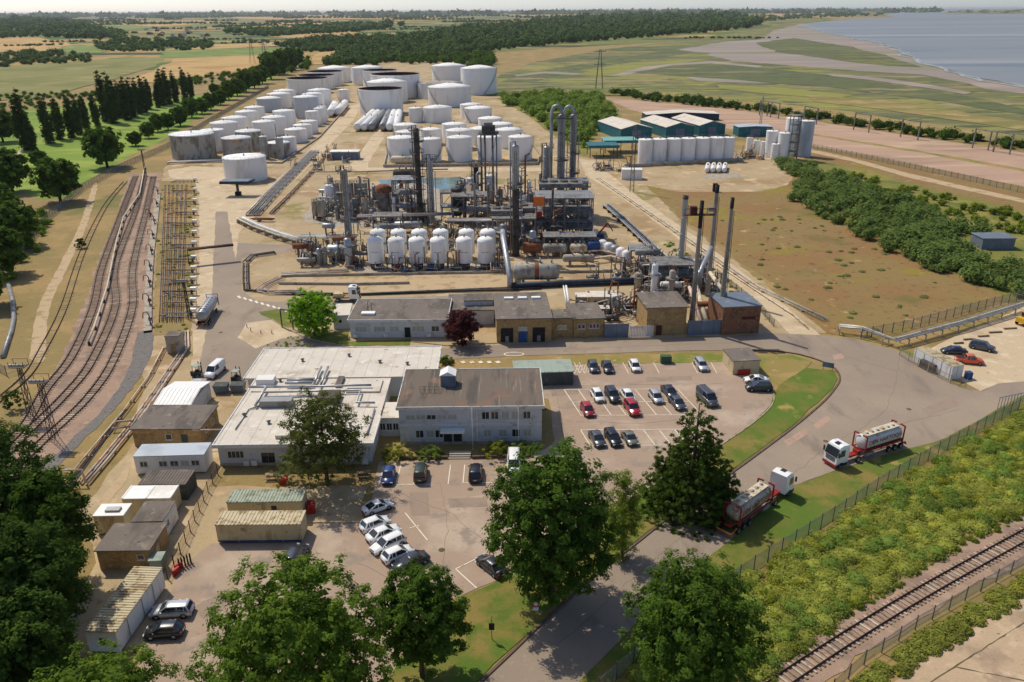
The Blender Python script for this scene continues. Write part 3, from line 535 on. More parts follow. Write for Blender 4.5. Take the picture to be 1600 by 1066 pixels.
scrub([(1213, 252), (1265, 262), (1330, 290), (1425, 318), (1515, 362), (1640, 415), (1640, 478), (1545, 452), (1465, 430), (1335, 370), (1237, 314), (1240, 296), (1265, 282), (1215, 268)], 430, 1.2, 3.0, 'dense green thicket on the right of the dry heath', 'sallow', nl=110, lsz=.15)
scrub([(1290, 262), (1400, 290), (1560, 325), (1640, 345), (1640, 380), (1500, 345), (1400, 315), (1310, 285)], 130, .8, 1.6, 'yellow green undergrowth behind the thicket', 'willow', nl=70, lsz=.2)
scrub([(780, 152), (860, 146), (940, 150), (966, 184), (930, 205), (915, 240), (880, 218), (830, 180), (790, 165)], 330, 1.8, 4, 'green scrub between the tank farm and the blue roofed sheds', 'shrub', nl=80, lsz=.17)
scrub([(940, 143), (1080, 155), (1150, 166), (1262, 180), (1431, 205), (1640, 235), (1640, 243), (1431, 213), (1262, 187), (1150, 172), (1000, 157)], 200, 1.4, 3.4, 'line of bushes beside the estuary railway', 'dark', nl=60, lsz=.2)
scrub([(10, 360), (60, 330), (85, 340), (70, 380), (20, 440), (0, 440)], 50, 1, 2, 'rough green undergrowth below the left dark trees', 'ash', nl=80, lsz=.17)
# bramble bank: bumpy leafy carpet
BR = wp([(1148, 920), (1300, 822), (1380, 768), (1500, 698), (1660, 615), (1680, 760), (1600, 795), (1500, 845), (1380, 916), (1280, 982), (1190, 1055), (1150, 1090), (960, 1090), (1000, 1040)])
def carpet(name, label, poly, nb, r0, r1, nleaf, lsz, leaf, hf=.75):
    C = scatter(poly, nb); R = NR.uniform(r0, r1, nb); P = np.zeros((nleaf, 3)); ix = NR.choice(nb, nleaf, p=R**2/np.sum(R**2))
    u = unit(nleaf); u[:, 2] = np.abs(u[:, 2]); P[:, :2] = C[ix]+u[:, :2]*R[ix, None]; P[:, 2] = u[:, 2]*R[ix]*hf*NR.uniform(.6, 1.05, nleaf)+.05
    Nn = u*.5+unit(nleaf)*.45; Nn[:, 2] += .6; Nn /= np.linalg.norm(Nn, axis=1, keepdims=True); V, Fq = leafgeo(P, Nn, NR.uniform(.6, 1.3, nleaf)*lsz); k = len(V)
    Vs, Fs = [V], [Fq]; c, f = CS
    for i in range(nb):
        W = c*R[i]*.8; W[:, 2] = np.maximum(W[:, 2]*hf, -.05); W[:, :2] += C[i]; Vs.append(W); Fs.append(f+k); k += len(c)
    V = np.vstack(Vs); V[:, 2] = np.maximum(V[:, 2], .02)
    return tag(npmesh(name, V, np.vstack(Fs), 'leaf_'+leaf), label, 'bushes', kind='stuff')
carpet('bramble', 'dense green bramble bank between grey fence and railway', BR, 1300, .5, 1.6, 160000, .115, 'bramble', .7)
carpet('bramble', 'darker taller clumps rising from the bramble bank', BR, 130, .9, 1.8, 30000, .12, 'shrub', .95)
carpet('bramble', 'yellowish nettles between the brambles', BR, 260, .5, 1.2, 26000, .11, 'yellow', 1.15)
carpet('bramble', 'ragged weeds straggling along the railway edge', wp([(1170, 1085), (1280, 980), (1380, 914), (1500, 843), (1640, 778), (1640, 795), (1500, 858), (1390, 926), (1290, 996), (1190, 1085)]), 90, .15, .6, 5000, .1, 'willow', .9)
carpet('bramble', 'low weeds scattered through the siding pipe field', wp([(250, 285), (306, 285), (302, 520), (242, 520)]), 120, .2, .7, 5000, .13, 'shrub', .8)
carpet('bramble', 'sparse green weeds on the dry heath', wp([(1060, 350), (1250, 330), (1500, 440), (1380, 520), (1290, 510)]), 70, .15, 1.1, 4500, .13, 'grey', .5)
carpet('bramble', 'narrow leafy strip between railway fence and concrete apron', wp([(1320, 1085), (1433, 1000), (1520, 948), (1640, 880), (1640, 905), (1520, 984), (1430, 1040), (1370, 1085)]), 110, .5, 1.0, 15000, .13, 'bramble')
carpet('bramble', 'low green weeds along the site road edge', wp([(1040, 372), (1110, 418), (1190, 480), (1180, 485), (1100, 428), (1035, 382)]), 50, .3, .8, 2500, .14, 'shrub')
# ------------------------------------------------------------- shared materials
mat('white_steel', S(240, 238, 233), [(S(220, 216, 209), .22, .5, .68, (1, 1, .25)), (S(186, 174, 158), .9, .66, .78, (1, 1, .15))], .5, rnd=.04, fine=.03)
mat('white_roof', S(246, 243, 236), [(S(222, 216, 204), .2, .5, .66)], .6, rnd=.04, fine=.03)
mat('blue_white', S(186, 194, 200), [(S(168, 176, 182), .2, .5, .66, (1, 1, .3))], .5, fine=.03)
mat('weathered', S(178, 172, 160), [(S(132, 124, 110), .28, .46, .6, (1, 1, .5)), (S(190, 154, 112), .2, .6, .7), (S(110, 104, 94), 1.2, .58, .7, (1, 1, .3))], .75, fine=.08)
mat('rust', S(136, 82, 52), [(S(92, 58, 42), .6, .48, .62), (S(164, 108, 68), 1.4, .54, .68)], .85, fine=.1)
mat('rust_red', S(88, 46, 36), [(S(60, 38, 32), .8, .48, .62)], .85)
mat('galv', S(150, 150, 148), [(S(120, 118, 114), .5, .5, .66), (S(142, 116, 90), .8, .64, .74)], .5, .35, rnd=.1)
mat('steel', S(136, 132, 126), [(S(102, 98, 92), .5, .48, .62), (S(122, 92, 70), .7, .6, .7)], .6, .25, rnd=.14)
mat('cladding', S(172, 174, 174), [(S(140, 140, 138), .35, .5, .66, (1, 1, .4)), (S(148, 124, 98), .6, .64, .74)], .42, .45, rnd=.1)
mat('dark_steel', S(88, 82, 76), [(S(62, 58, 54), .6, .48, .62), (S(98, 74, 58), .8, .58, .7)], .75, .1, rnd=.15)
mat('black', S(34, 32, 32), [(S(54, 50, 48), 2, .5, .65)], .7)
mat('navy', S(42, 54, 72), [(S(60, 70, 84), .8, .5, .65)], .6)
mat('pink_pipe', S(206, 182, 166), [(S(176, 136, 114), .5, .5, .64)], .7, rnd=.06)
mat('cream_pipe', S(214, 200, 172), [(S(170, 146, 112), .6, .52, .66)], .7, rnd=.06)
mat('wood', S(150, 128, 100), [(S(108, 90, 72), 1.5, .48, .62)], .9, rnd=.2)
mat('sleeper', S(164, 144, 124), [(S(130, 112, 98), 1.2, .46, .6)], .95, rnd=.25)
mat('pale_sleeper', S(196, 182, 162), [(S(150, 134, 114), 1.5, .5, .64)], .95, rnd=.12)
mat('rail', S(84, 56, 46), [(S(60, 44, 38), .6, .5, .6)], .6, .3)
mat('fence_grey', S(128, 136, 134), [(S(100, 106, 102), .5, .5, .65)], .7)
mat('fence_post', S(92, 96, 96), rough=.7)
mat('conc', S(176, 164, 146), [(S(138, 126, 108), .5, .5, .66), (S(112, 100, 86), 1.3, .6, .72, (1, 1, .3))], .9)
mat('orange', (.85, .2, .03), rough=.7)
mat('red', S(178, 40, 32), [(S(140, 34, 30), 1, .5, .65)], .55)
mat('blue', S(46, 78, 128), [(S(70, 100, 140), .8, .5, .65)], .55)
mat('yellow', S(214, 170, 40), rough=.6)
mat('teal', S(44, 104, 112), [(S(60, 118, 122), .3, .5, .65)], .6, fine=.03)
mat('teal_light', S(112, 168, 156), [(S(136, 182, 168), .4, .5, .66)], .6, fine=.04)
mat('glass', (.025, .03, .035), rough=.08, spec=.6, fine=0)
# ------------------------------------------------------------- railways
def along(pts, step):
    P = [Vector(p[:2]) for p in pts]; out = []; acc = 0.0; nxt = 0.0
    for i in range(len(P)-1):
        d = P[i+1]-P[i]; L = d.length
        while nxt <= acc+L:
            q = P[i]+d*((nxt-acc)/L); out.append((q, math.atan2(d.y, d.x))); nxt += step
        acc += L
    return out
SLP = Bx(-.13, -1.25, 0, .13, 1.25, .06).mesh('sleeper'); SLP2 = Bx(-.13, -1.25, 0, .13, 1.25, .11).mesh('sleeper')
def track(label, pts, step=.75, parts=230, smat='sleeper', zb=.06, pale=0, n=8, miss=0, proto=SLP):
    W = [tuple(p) for p in smooth_line(pts, n)]; o = W[0]
    t = T('railway_track', label, 'railway', (*o, 0)); L = [(x-o[0], y-o[1]) for x, y in W]
    for s in (-1, 1):
        P = [Vector(p) for p in L]; q = []
        for i, p in enumerate(P):
            d = (P[min(i+1, len(P)-1)]-P[max(i-1, 0)]).normalized(); q.append(p+Vector((-d.y, d.x))*s*.75)
        b = MB(); k = len(q)
        for wd, z0, z1 in ((.16, zb+.1, zb+.13), (.075, zb+.13, zb+.27)):
            for i in range(k-1):
                d = (q[i+1]-q[i]).normalized(); m = Vector((-d.y, d.x))*wd/2; e = d*.02
                b.hexa([(*(q[i]-m), z0), (*(q[i]+m), z0), (*(q[i+1]+m+e), z0), (*(q[i+1]-m+e), z0)], [(*(q[i]-m), z1), (*(q[i]+m), z1), (*(q[i+1]+m+e), z1), (*(q[i+1]-m+e), z1)])
        b.out('rail', 'rail', t)
    S_ = [x for x in along(L, step) if random.random() >= miss]
    for i, (p, a) in enumerate(S_[:parts]):
        sl_ = link_mesh('sleeper', proto, MATS[smat], t, (p.x, p.y, zb+random.uniform(-.015, .01)), a+random.uniform(-.02, .02))
        if pale and random.random() < pale:
            sl_.material_slots[0].link = 'OBJECT'; sl_.material_slots[0].material = MATS['pale_sleeper']
    if len(S_) > parts:
        b = MB()
        for p, a in S_[parts:]: b.cbox((p.x, p.y, zb+.05), (.26, 2.5, .1), a)
        tag(b.out('sleepers', smat, t), kind='stuff')
    return t
track('single rusty railway track between bramble bank and grey fence', wp([(1190, 1090), (1229, 1061), (1334, 992), (1450, 922), (1600, 838.5), (1680, 796)]), .7, 200, 'sleeper', .06, .3, proto=SLP2)
track('siding track next to the long loading platform', wp([(20, 735), (75, 683), (138, 622), (178, 562), (207, 480), (208, 417), (228, 332), (240, 276)]), .75, 240, pale=.35)
track('middle siding track with pale pipe beside it', wp([(0, 722), (52, 668), (105, 615), (144, 564), (180, 480), (180, 417), (211, 332), (226, 276)]), .75, 240, pale=.15)
track('outer siding track nearest the dry grass', wp([(-10, 712), (40, 664), (70, 612), (113, 556), (146, 480), (160, 417), (191, 332), (212, 276)]), .75, 220, pale=.05)
track('old buried track crossing the dry grass', wp([(-20, 640), (40, 590), (68, 545), (100, 480), (130, 392), (165, 322), (196, 284)]), 1.5, 80, zb=.0, miss=.5)
track('distant double railway on the estuary side', wp([(1300, 182), (1431, 204), (1640, 236)]), 2.2, 60, zb=.3)
# ------------------------------------------------------------- fences
def fence(name, label, pts, bay=3.0, h=2.2, m='fence_grey', pm='fence_post', gap=.22, pw=.05, cat='fence', posts_only=False):
    A = along(pts, bay); o = A[0][0]; t = T(name, label, cat, (o.x, o.y, 0))
    pb = Bx(-.05, -.05, 0, .05, .05, h+.12).mesh('post'); b = MB(); n = int(bay/gap)
    for k in range(n): b.box((k+.5)*bay/n-pw/2, -.012, .08, (k+.5)*bay/n+pw/2, .012, h)
    b.box(.055, .013, h*.2, bay-.055, .04, h*.2+.05); b.box(.055, .013, h*.85, bay-.055, .04, h*.85+.05); me = b.mesh('panel')
    for i, (p, a) in enumerate(A):
        link_mesh('post', pb, MATS[pm], t, (p.x-o.x, p.y-o.y, 0), a)
        if i < len(A)-1 and not posts_only:
            q = A[i+1][0]; d = q-p; c = link_mesh('panel', me, MATS[m], t, (p.x-o.x, p.y-o.y, 0), math.atan2(d.y, d.x)); c.scale = (d.length/bay, 1, 1)
    return t
fence('palisade_fence', 'grey palisade fence between road verge and bramble bank', [tuple(p) for p in smooth_line(wp([(935, 1088), (1000, 1032), (1145, 916), (1300, 816), (1380, 762), (1500, 692), (1595, 640)]), 6)], 2.75, 2.4)
fence('mesh_fence', 'grey wire fence along the outer side of the single track', wp([(1300, 1085), (1351, 1038), (1433, 982), (1600, 885), (1660, 850)]), 3.0, 1.9, gap=.16, pw=.018)
fence('palisade_fence', 'pale green palisade fence between dry heath and pipe bridge', wp([(1345, 530), (1420, 516), (1520, 488), (1640, 458)]), 2.75, 2.4, gap=.3)
fence('palisade_fence', 'grey palisade fence around the golf course corner', wp([(30, 405), (75, 345), (132, 296), (190, 265), (262, 232), (330, 190), (420, 138)]), 2.9, 2.6, gap=.25, pw=.07)
fence('mesh_fence', 'dark wire fence beside the pale site road', wp([(1120, 430), (1180, 478), (1212, 515)]), 3, 1.6, gap=.2, pw=.02)
fence('palisade_fence', 'fence along the gravel strip behind the thicket', wp([(1270, 232), (1375, 253), (1500, 280), (1640, 312)]), 3, 2.2, gap=.3)
fence('wire_fence', 'leaning wire fence beside the portable cabins', wp([(262, 905), (285, 862), (305, 815), (330, 760), (345, 735)]), 2.3, 1.7, 'wood', 'dark_steel', gap=.32, pw=.02)
fence('wire_fence', 'short fence by the pile of scrap tyres', wp([(-10, 575), (15, 590), (45, 575)]), 3, 2, gap=.25, pw=.03)
# ------------------------------------------------------------- pipe runs
def pipes(name, label, pts, n=1, sp=.4, r=.15, z=.5, m='galv', sup=6.0, supm='conc', cat='pipes', ns=7, portal=0):
    if len(pts[0]) == 2: pts = [(*p, z) for p in pts]
    P = [Vector(p) for p in pts]; o = P[0].copy(); o.z = 0; t = T(name, label, cat, o)
    for k in range(n):
        off = (k-(n-1)/2)*sp; q = []
        for i, p in enumerate(P):
            d = P[min(i+1, len(P)-1)]-P[max(i-1, 0)]; d.z = 0; d.normalize(); q.append(p-o+Vector((-d.y, d.x, 0))*off)
        rr = r*(1 if n == 1 else [1, .7, 1.2, .8, 1][k % 5])
        mm = m if isinstance(m, str) else m[k % len(m)]
        MB().tube(q, rr, ns).out('pipe', mm, t)
    if sup:
        for p, a in along([(v.x, v.y) for v in P], sup):
            best = min(P, key=lambda v: (v.x-p.x)**2+(v.y-p.y)**2); zz = best.z-r*1.25
            b = MB(); wd = max(.3, (n-1)*sp+.5)
            if portal or zz > 1.5:
                b.cbox((0, 0, zz-.1), (.2, wd+.3, .2)); b.cbox((0, -wd/2, (zz-.2)/2), (.2, .2, zz-.2)); b.cbox((0, wd/2, (zz-.2)/2), (.2, .2, zz-.2))
            elif zz > .05: b.cbox((0, 0, zz/2), (.3, wd, zz))
            else: continue
            b.out('support', 'dark_steel' if zz > 1.5 else supm, t, (p.x-o.x, p.y-o.y, 0), a)
    return t
pipes('pipe_run', 'pale pink pipes running down the embankment past the cabins', wp([(290, 520), (291, 545), (240, 622), (207, 668), (165, 720), (133, 758)]), 3, .55, .16, .45, ['pink_pipe', 'galv', 'pink_pipe'], 5)
pipes('pipe_run', 'rusty pipe beside the concrete drain channel', wp([(258, 545), (235, 590), (196, 645), (150, 700), (100, 762)]), 2, .6, .12, .35, ['cream_pipe', 'rust'], 6)
pipes('pipe_loop', 'square expansion loop in the pink embankment pipes', [(*G(205, 672), .7), (*G(176, 676), .7), (*G(182, 665), .7), (*G(207, 663), .7)], 1, .3, .17, .7, 'pink_pipe', 0)
pipes('pipe_portal', 'pink pipe portal next to the dark trees', [(*G(135, 757), .3), (*G(133, 757), 2.4), (*G(105, 757), 2.4)], 1, .3, .16, 1, 'pink_pipe', 0)
strip('drain_channel', wp([(196, 640), (160, 690), (120, 745), (98, 775)]), .8, .02, .075, 'black')
pipes('pipe_run', 'pale pipe standing between the siding tracks', [(x, y, 1.1) for x, y in wp([(140, 540), (149, 518), (169, 454), (183, 383), (194, 344), (219, 307), (227, 262)])], 1, .3, .22, 1.1, 'cream_pipe', 9, 'dark_steel')
pipes('pipe_rack', 'grey multi pipe rack beside the diagonal tank farm road', wp([(395, 338), (425, 305), (455, 275), (492, 238)]), 6, .8, .22, .9, ['galv', 'cladding', 'galv', 'conc'], 7, 'conc')
pipes('pipe_rack', 'rusty pipe track parallel to the grey rack', wp([(425, 335), (455, 305), (490, 268), (505, 250)]), 3, .6, .15, .6, ['rust', 'galv'], 8)
pipes('pipe_rack', 'bright silver insulated pipes crossing to the manifold', wp([(378, 348), (402, 360), (440, 374), (490, 389)]), 4, .9, .28, 1.6, ['cream_pipe', 'cladding', 'white_steel'], 5, 'conc')
pipes('pipe_rack', 'silver pipe rack slanting beside the pale site road', wp([(948, 326), (975, 350), (1010, 383), (1052, 424)]), 4, .7, .24, 1.3, ['cladding', 'galv', 'navy', 'cladding'], 6, 'dark_steel')
pipes('pipe_run', 'long pair of pipes along the outer edge of the site road', wp([(935, 280), (1000, 325), (1080, 380), (1180, 450), (1290, 503)]), 3, .55, .14, .55, ['cream_pipe', 'galv', 'cream_pipe'], 7)
pipes('pipe_run', 'lower curved pipe ending at the site road mouth', wp([(1120, 415), (1190, 462), (1240, 495), (1262, 515)]), 1, .55, .14, .4, 'cream_pipe', 7)
pipes('pipe_run', 'silver pipes on trestles leading past the white container', [(x, y, 1.7) for x, y in wp([(1310, 521), (1345, 524), (1395, 543), (1500, 515), (1660, 466)])], 4, .5, .17, 1.7, ['cladding', 'galv', 'cream_pipe', 'cladding'], 5, portal=1)
pipes('pipe_bridge', 'dark pipe bridge spanning the left site road', [(*G(296, 414), 4.2), (*G(368, 406), 4.2)], 4, .42, .25, 4.2, ['rust_red', 'rust', 'dark_steel'], 17.5, portal=1)
pipes('pipe_run', 'rusty pipe track in front of the silver manifold rack', wp([(376, 349), (400, 346), (428, 347)]), 4, .6, .2, .9, ['rust', 'rust_red', 'rust'], 6)
pipes('pipe_run', 'black flanged pipes bordering the wash pit', wp([(385, 455), (470, 462), (560, 462), (700, 457), (800, 455), (845, 452)]), 2, .5, .2, .4, ['black', 'dark_steel'], 8)
pipes('pipe_run', 'thick navy pipe gutter behind the brick workshops', wp([(800, 452), (880, 448), (960, 445), (1010, 443)]), 1, .5, .75, .9, 'navy', 9, ns=10)
pipes('pipe_run', 'cream pipes on the upper edge of the wash pit', wp([(440, 432), (500, 428), (545, 426)]), 4, .7, .16, .6, ['cream_pipe', 'pink_pipe', 'cream_pipe', 'galv'], 6)
pipes('pipe_run', 'group of pipes bending round the wash pit corner', wp([(440, 436), (418, 446), (405, 455), (425, 459), (470, 459)]), 4, .8, .15, .4, ['pink_pipe', 'cream_pipe', 'galv'], 0)
pipes('pipe_loop', 'dark curved pipes looping around the yard corner', wp([(430, 397), (395, 402), (384, 412), (384, 440), (386, 455)]), 3, .6, .16, .6, ['dark_steel', 'galv', 'dark_steel'], 5)
pipes('pipe_run', 'cream pipe along the back edge of the process yard', wp([(483, 272), (560, 272), (640, 269), (700, 268)]), 1, .5, .3, .9, 'conc', 12)
pipes('pipe_run', 'silver pipes fronting the left tank rows', wp([(262, 257), (300, 255), (350, 254)]), 3, .8, .3, .8, ['galv', 'rust', 'white_steel'], 8)
pipes('pipe_run', 'grey drain pipe curving through the dry grass', wp([(12, 440), (20, 470), (22, 500), (18, 520), (5, 560)]), 1, .5, .5, .3, 'galv', 0, ns=9)
pipes('pipe_run', 'pipe spanning between dark shed roof and office wing', [(*G(300, 672, 3), 3), (*G(362, 671, 3), 3)], 1, .3, .1, 3, 'pink_pipe', 0)
# siding loading manifolds between platform and left road
Wd = wp([(245, 520), (240, 420), (248, 340), (252, 290)])
strip('loading_platform', wp([(231, 520), (232, 460), (236, 400), (243, 345), (248, 300)]), 1.6, .02, .5, 'conc')
for i, (x, y) in enumerate([(236, 510), (235, 480), (235, 450), (236, 425), (238, 400), (240, 375), (242, 352), (236, 342), (246, 325), (247, 305)]):
    l = G(x, y); t = T('hose_stand', 'dark hose arm standing on the siding loading platform', 'hose stand', (*l, .5), 0, 'hose arms along the siding platform')
    MB().cyl((0, 0, 0), (0, 0, 2.2), .16, .12, 8).out('stand', 'dark_steel', t)
    MB().tube([(0, 0, 2.2), (-.5, .2, 2.7), (-1.3, .3, 2.5), (-1.6, .3, 1.2)], .1, 6).out('hose', 'black', t)
    MB().cbox((.1, 0, 1.2), (.6, .5, .7)).out('valve_box', 'rust' if i % 3 else 'steel', t); MB().tube([(.2, -.8, .1), (.2, .8, .1), (.2, .9, .9), (.2, 2.2, .9)], .09, 6).out('drain_pipe', 'galv', t)
for i in range(13):
    y = 285+i*17+(6 if i > 6 else 0); l = G(306-i*.25, y); xl_ = G(262 if y < 400 else 255, y)[0]-l[0]
    t = T('valve_manifold', 'cross pipes and white valve box beside the left site road', 'manifold', (*l, 0), 0, 'valve manifolds in the siding pipe field')
    for k in range(3):
        zz = .5+.5*(k % 2); yy = -1.2+k*1.1; MB().tube([(.3, yy, zz+.3), (.2, yy, zz), (-1.5, yy, zz), (xl_*random.uniform(.5, 1), yy+.1, zz), (xl_*random.uniform(.5, 1)-.3, yy+.1, .05)], .09+.04*(k == 1), 6).out('pipe', random.choice(['galv', 'steel', 'rust', 'dark_steel', 'galv']), t)
    for k in range(4): MB().cyl((-1-k*1.5, -1.6, 0), (-1-k*1.5, -1.6, 1.1), .06, n=5).out('post', 'dark_steel', t)
    b = MB().cbox((0, 0, 1.75), (1.5, 1.0, .35)); b.out('cover', 'white_roof', t)
    for sx in (-.6, .6): MB().cyl((sx, 0, 0), (sx, 0, 1.6), .06, n=5).out('leg', 'dark_steel', t)
    MB().lathe((-.8, .7, 0), [(.01, 0), (.3, 0), (.3, .8), (.2, 1), (.01, 1.05)], 8).out('pump', random.choice(['steel', 'dark_steel', 'blue']), t)
for i, x in enumerate((256, 262, 268, 275, 282, 289)):
    pipes('pipe_run', 'long rusty pipe running lengthwise through the siding pipe field', [G(x+2, 290), G(x-1, 380), G(x-4, 470), G(x-5, 505)], 2, .5, .09, .35+.1*(i % 2), ['steel', 'rust', 'dark_steel'], 14)

for o in COL.objects:
    if o.get('label', '').startswith('long rusty pipe running lengthwise'): o['group'] = 'lengthwise pipes of the siding pipe field'
# ------------------------------------------------------------- tanks
def tank(xl, xr, yb, yt, roof='cone', m='white_steel', label='', group=None, rm='white_roof', stair=0, name='storage_tank', seg=36):
    xm = (xl+xr)/2; f = Vector(G(xm, yb)); d = math.hypot(f.length, H); r = (xr-xl)/2/F*d*math.cos(math.atan2(abs(xm-800), F)*.5); r *= 1+r/d
    h = hgt((xm, yb), (xm, yt)); c = f+f.normalized()*r
    t = T(name, label, 'tank', (c.x, c.y, 0), 0, group)
    b = MB(); b.lathe((0, 0, 0), [(r, 0), (r, h)], seg)
    b.out('shell', m, t)
    if roof == 'open': MB().lathe((0, 0, 0), [(r-.05, h*.5), (r-.05, h-.02)], seg).out('inner_wall', 'rust_red', t)
    if roof == 'open':
        MB().lathe((0, 0, 0), [(r-.06, h*.62), (.01, h*.6)], seg).out('floating_roof', 'rust_red', t)
        MB().lathe((0, 0, 0), [(r+.01, h-.6), (r+.35, h-.55), (r+.35, h-.45), (r+.01, h-.42)], seg, False).out('wind_girder', m, t)
        q = MB()
        for k in range(24):
            a = k*math.pi/12; q.beam((math.cos(a)*(r+.2), math.sin(a)*(r+.2), h-.45), (math.cos(a)*(r+.2), math.sin(a)*(r+.2), h+.8), .07)
        q.out('handrail', 'steel', t)
    else:
        k = {'cone': .16, 'flat': .05, 'dome': .25}[roof]
        MB().lathe((0, 0, 0), [(r+.08, h-.12), (r+.08, h+.03), (r*.6, h+r*k*.5), (r*.25, h+r*k*.86), (.02, h+r*k)], seg).out('roof', rm, t)
        q = MB(); nn = max(8, int(r*2.2))
        for i in range(nn):
            a = i*6.283/nn; a2 = (i+1)*6.283/nn; p = (math.cos(a)*(r-.05), math.sin(a)*(r-.05), h); q.beam(p, (p[0], p[1], h+1), .05)
            q.beam((p[0], p[1], h+1), (math.cos(a2)*(r-.05), math.sin(a2)*(r-.05), h+1), .05)
        q.out('handrail', 'galv', t); MB().lathe((0, 0, h+r*k), [(.25, -.1), (.25, .5), (.45, .55), (.02, .75)], 8).out('vent', 'steel', t)
    MB().lathe((0, 0, 0), [(r+.25, .0), (r+.25, .12), (r-.02, .14)], seg, False).out('base', 'conc', t)
    if h > 6: MB().lathe((0, 0, 0), [(r+.005, h*.5), (r+.06, h*.5+.03), (r+.06, h*.5+.1), (r+.005, h*.5+.13)], seg).out('band', m, t)
    if stair:
        q = MB(); n = int(h/.5); a0 = stair; da = -h*.9/r/n if stair < 4.6 else h*.9/r/n
        for i in range(n):
            a = a0+i*da; q.cbox((math.cos(a)*(r+.5), math.sin(a)*(r+.5), .3+i*h/n), (.7, .9, .14), a)
        for i in range(0, n-2, 2):
            a, b2 = a0+i*da, a0+(i+2)*da
            q.beam((math.cos(a)*(r+.95), math.sin(a)*(r+.85), 1.3+i*h/n), (math.cos(b2)*(r+.85), math.sin(b2)*(r+.85), 1.3+(i+2)*h/n), .07)
        q.out('stairway', 'galv', t)
    return t
L_ = lambda s: s
TK = [
 ((275, 336, 251, 213, 'flat', 'weathered'), 'grimy grey flat roofed tank at the end of the siding', None),
 ((320, 353, 238, 205, 'flat', 'white_steel'), 'pale flat roofed tank behind the grimy grey tank', None),
 ((352, 394, 247, 218, 'cone', 'weathered'), 'streaked grey tank behind the small canopy tank', None),
 ((373, 410, 236, 207, 'cone', 'weathered'), 'rust stained cream tank beside two slim vessels', None),
 ((356, 417, 286, 250, 'flat', 'white_steel'), 'wide clean tank standing by the navy canopy', None),
 ((420, 454, 247, 225, 'cone', 'weathered'), 'small brown streaked tank beside the slim vessels', None),
 ((463, 499, 186, 153, 'cone', 'blue_white'), 'bluish white tank in the middle of the left farm', None),
 ((405, 440, 176, 155, 'cone', 'blue_white'), 'bluish white tank nearest the fence trees', None)]
A1 = 'white tank in the left rows beside the golf course fence'; A2 = 'small white tank lining the diagonal tank farm road'; A3 = 'open topped white tank with rusty floating roof in the overlapping left trio'
A4 = 'white cone roofed tank in the front row behind the process towers'; A5 = 'white cone roofed tank in the second rows of the central farm'; A6 = 'large white cone roofed tank at the back of the farm'
g = {A1: 'left tank rows', A2: 'roadside small tanks', A3: 'open topped tanks', A4: 'front row of central tank farm', A5: 'middle rows of central tank farm', A6: 'large back tanks'}
OWN = {(570, 620): 'small open topped tank behind the widest open tank', (584, 655): 'widest open topped tank in the central cluster', (565, 629): 'open topped tank standing above the horizontal drums', (500, 547): 'large cone roofed tank behind the left trio of open tanks', (553, 598): 'large cone roofed tank behind the central open tanks',
 (677, 727): 'back one of two tall tanks beside the marsh', (722, 775): 'tall tank with diagonal stair beside the marsh', (671, 735): 'large cone roofed tank below the two tall marsh tanks', (577, 636): 'closed tank between two open central tanks', (640, 661): 'slim cone roofed tank at the left end of the small back row', (530, 547): 'lone small tank above the short white drums'}
for lab, rf, lst in [
 (A1, 'cone', [(334, 373, 222, 194), (352, 388, 213, 186), (373, 404, 205, 176), (387, 415, 198, 169), (399, 432, 219, 192), (414, 448, 212, 185), (431, 463, 206, 175), (421, 455, 170, 148), (431, 462, 165, 143), (476, 507, 178, 148), (485, 518, 170, 142)]),
 (A2, 'cone', [(448, 480, 224, 204), (461, 488, 217, 197), (470, 497, 210, 191), (441, 464, 240, 216), (480, 500, 198, 175), (493, 509, 194, 170), (498, 512, 190, 167), (530, 547, 160, 141)]),
 (A3, 'open', [(453, 511, 148, 124), (470, 522, 141, 119), (484, 535, 135.5, 113), (570, 620, 141, 111), (584, 655, 155, 118), (565, 629, 181, 141)]),
 (A4, 'cone', [(608, 650, 255, 218), (659, 690, 254, 219), (700, 738, 254, 217), (747, 784, 253, 216), (795, 831, 252, 216)]),
 (A5, 'cone', [(640, 661, 192, 170), (663, 706, 193, 170), (720, 753, 187, 165), (727, 768, 193, 171), (748, 785, 206, 187), (763, 801, 216, 196), (692, 729, 222, 196), (617, 652, 222, 197), (620, 656, 233, 208), (698, 738, 235, 206), (775, 815, 233, 205), (658, 690, 228, 204), (735, 772, 228, 203)]),
 (A6, 'cone', [(500, 547, 130, 108), (553, 598, 134, 107), (677, 727, 132, 104), (722, 775, 149, 108), (671, 735, 168, 138), (577, 636, 162, 130)])]:
    for q in lst: TK.append(((*q, rf, 'white_steel'), OWN.get(q[:2], lab), g[lab]))
for q, lab, gp in TK:
    st = random.choice([0, 0, 0, 4.2])
    if gp in ('front row of central tank farm', 'large back tanks'): st = random.choice([4.3, 5.0])
    tank(*q, label=lab, group=gp, stair=st, rm='white_roof' if q[5] != 'weathered' else 'white_steel')
tank(655, 722, 156, 132, 'flat', 'white_steel', 'wide tank with dirty beige roof beside the large cone roofed tank', rm='weathered')
for x0, x1, yb, yt, lab in [(409.5, 421, 249, 214, 'slim white vessel between the weathered tanks'), (434, 445, 249, 216, 'slim grey vessel with a thin vent pipe')]:
    tank(x0, x1, yb, yt, 'dome', 'cladding', lab, name='vertical_vessel', seg=16)
t = T('vent_pipe', 'thin vent pipe beside the slim grey vessel', 'pipe', (*G(436, 250), 0)); MB().cyl((0, 0, 0), (0, 0, 16), .3, .2, 6).out('stack', 'galv', t)
for i in range(6):
    x0 = 996+i*22.2; tank(x0, x0+21.5, 257-i*.75, 219.5-i*.6, 'flat', 'white_steel', 'tall white silo tank in the neat row by the blue roofed sheds', 'row of silo tanks', seg=24)
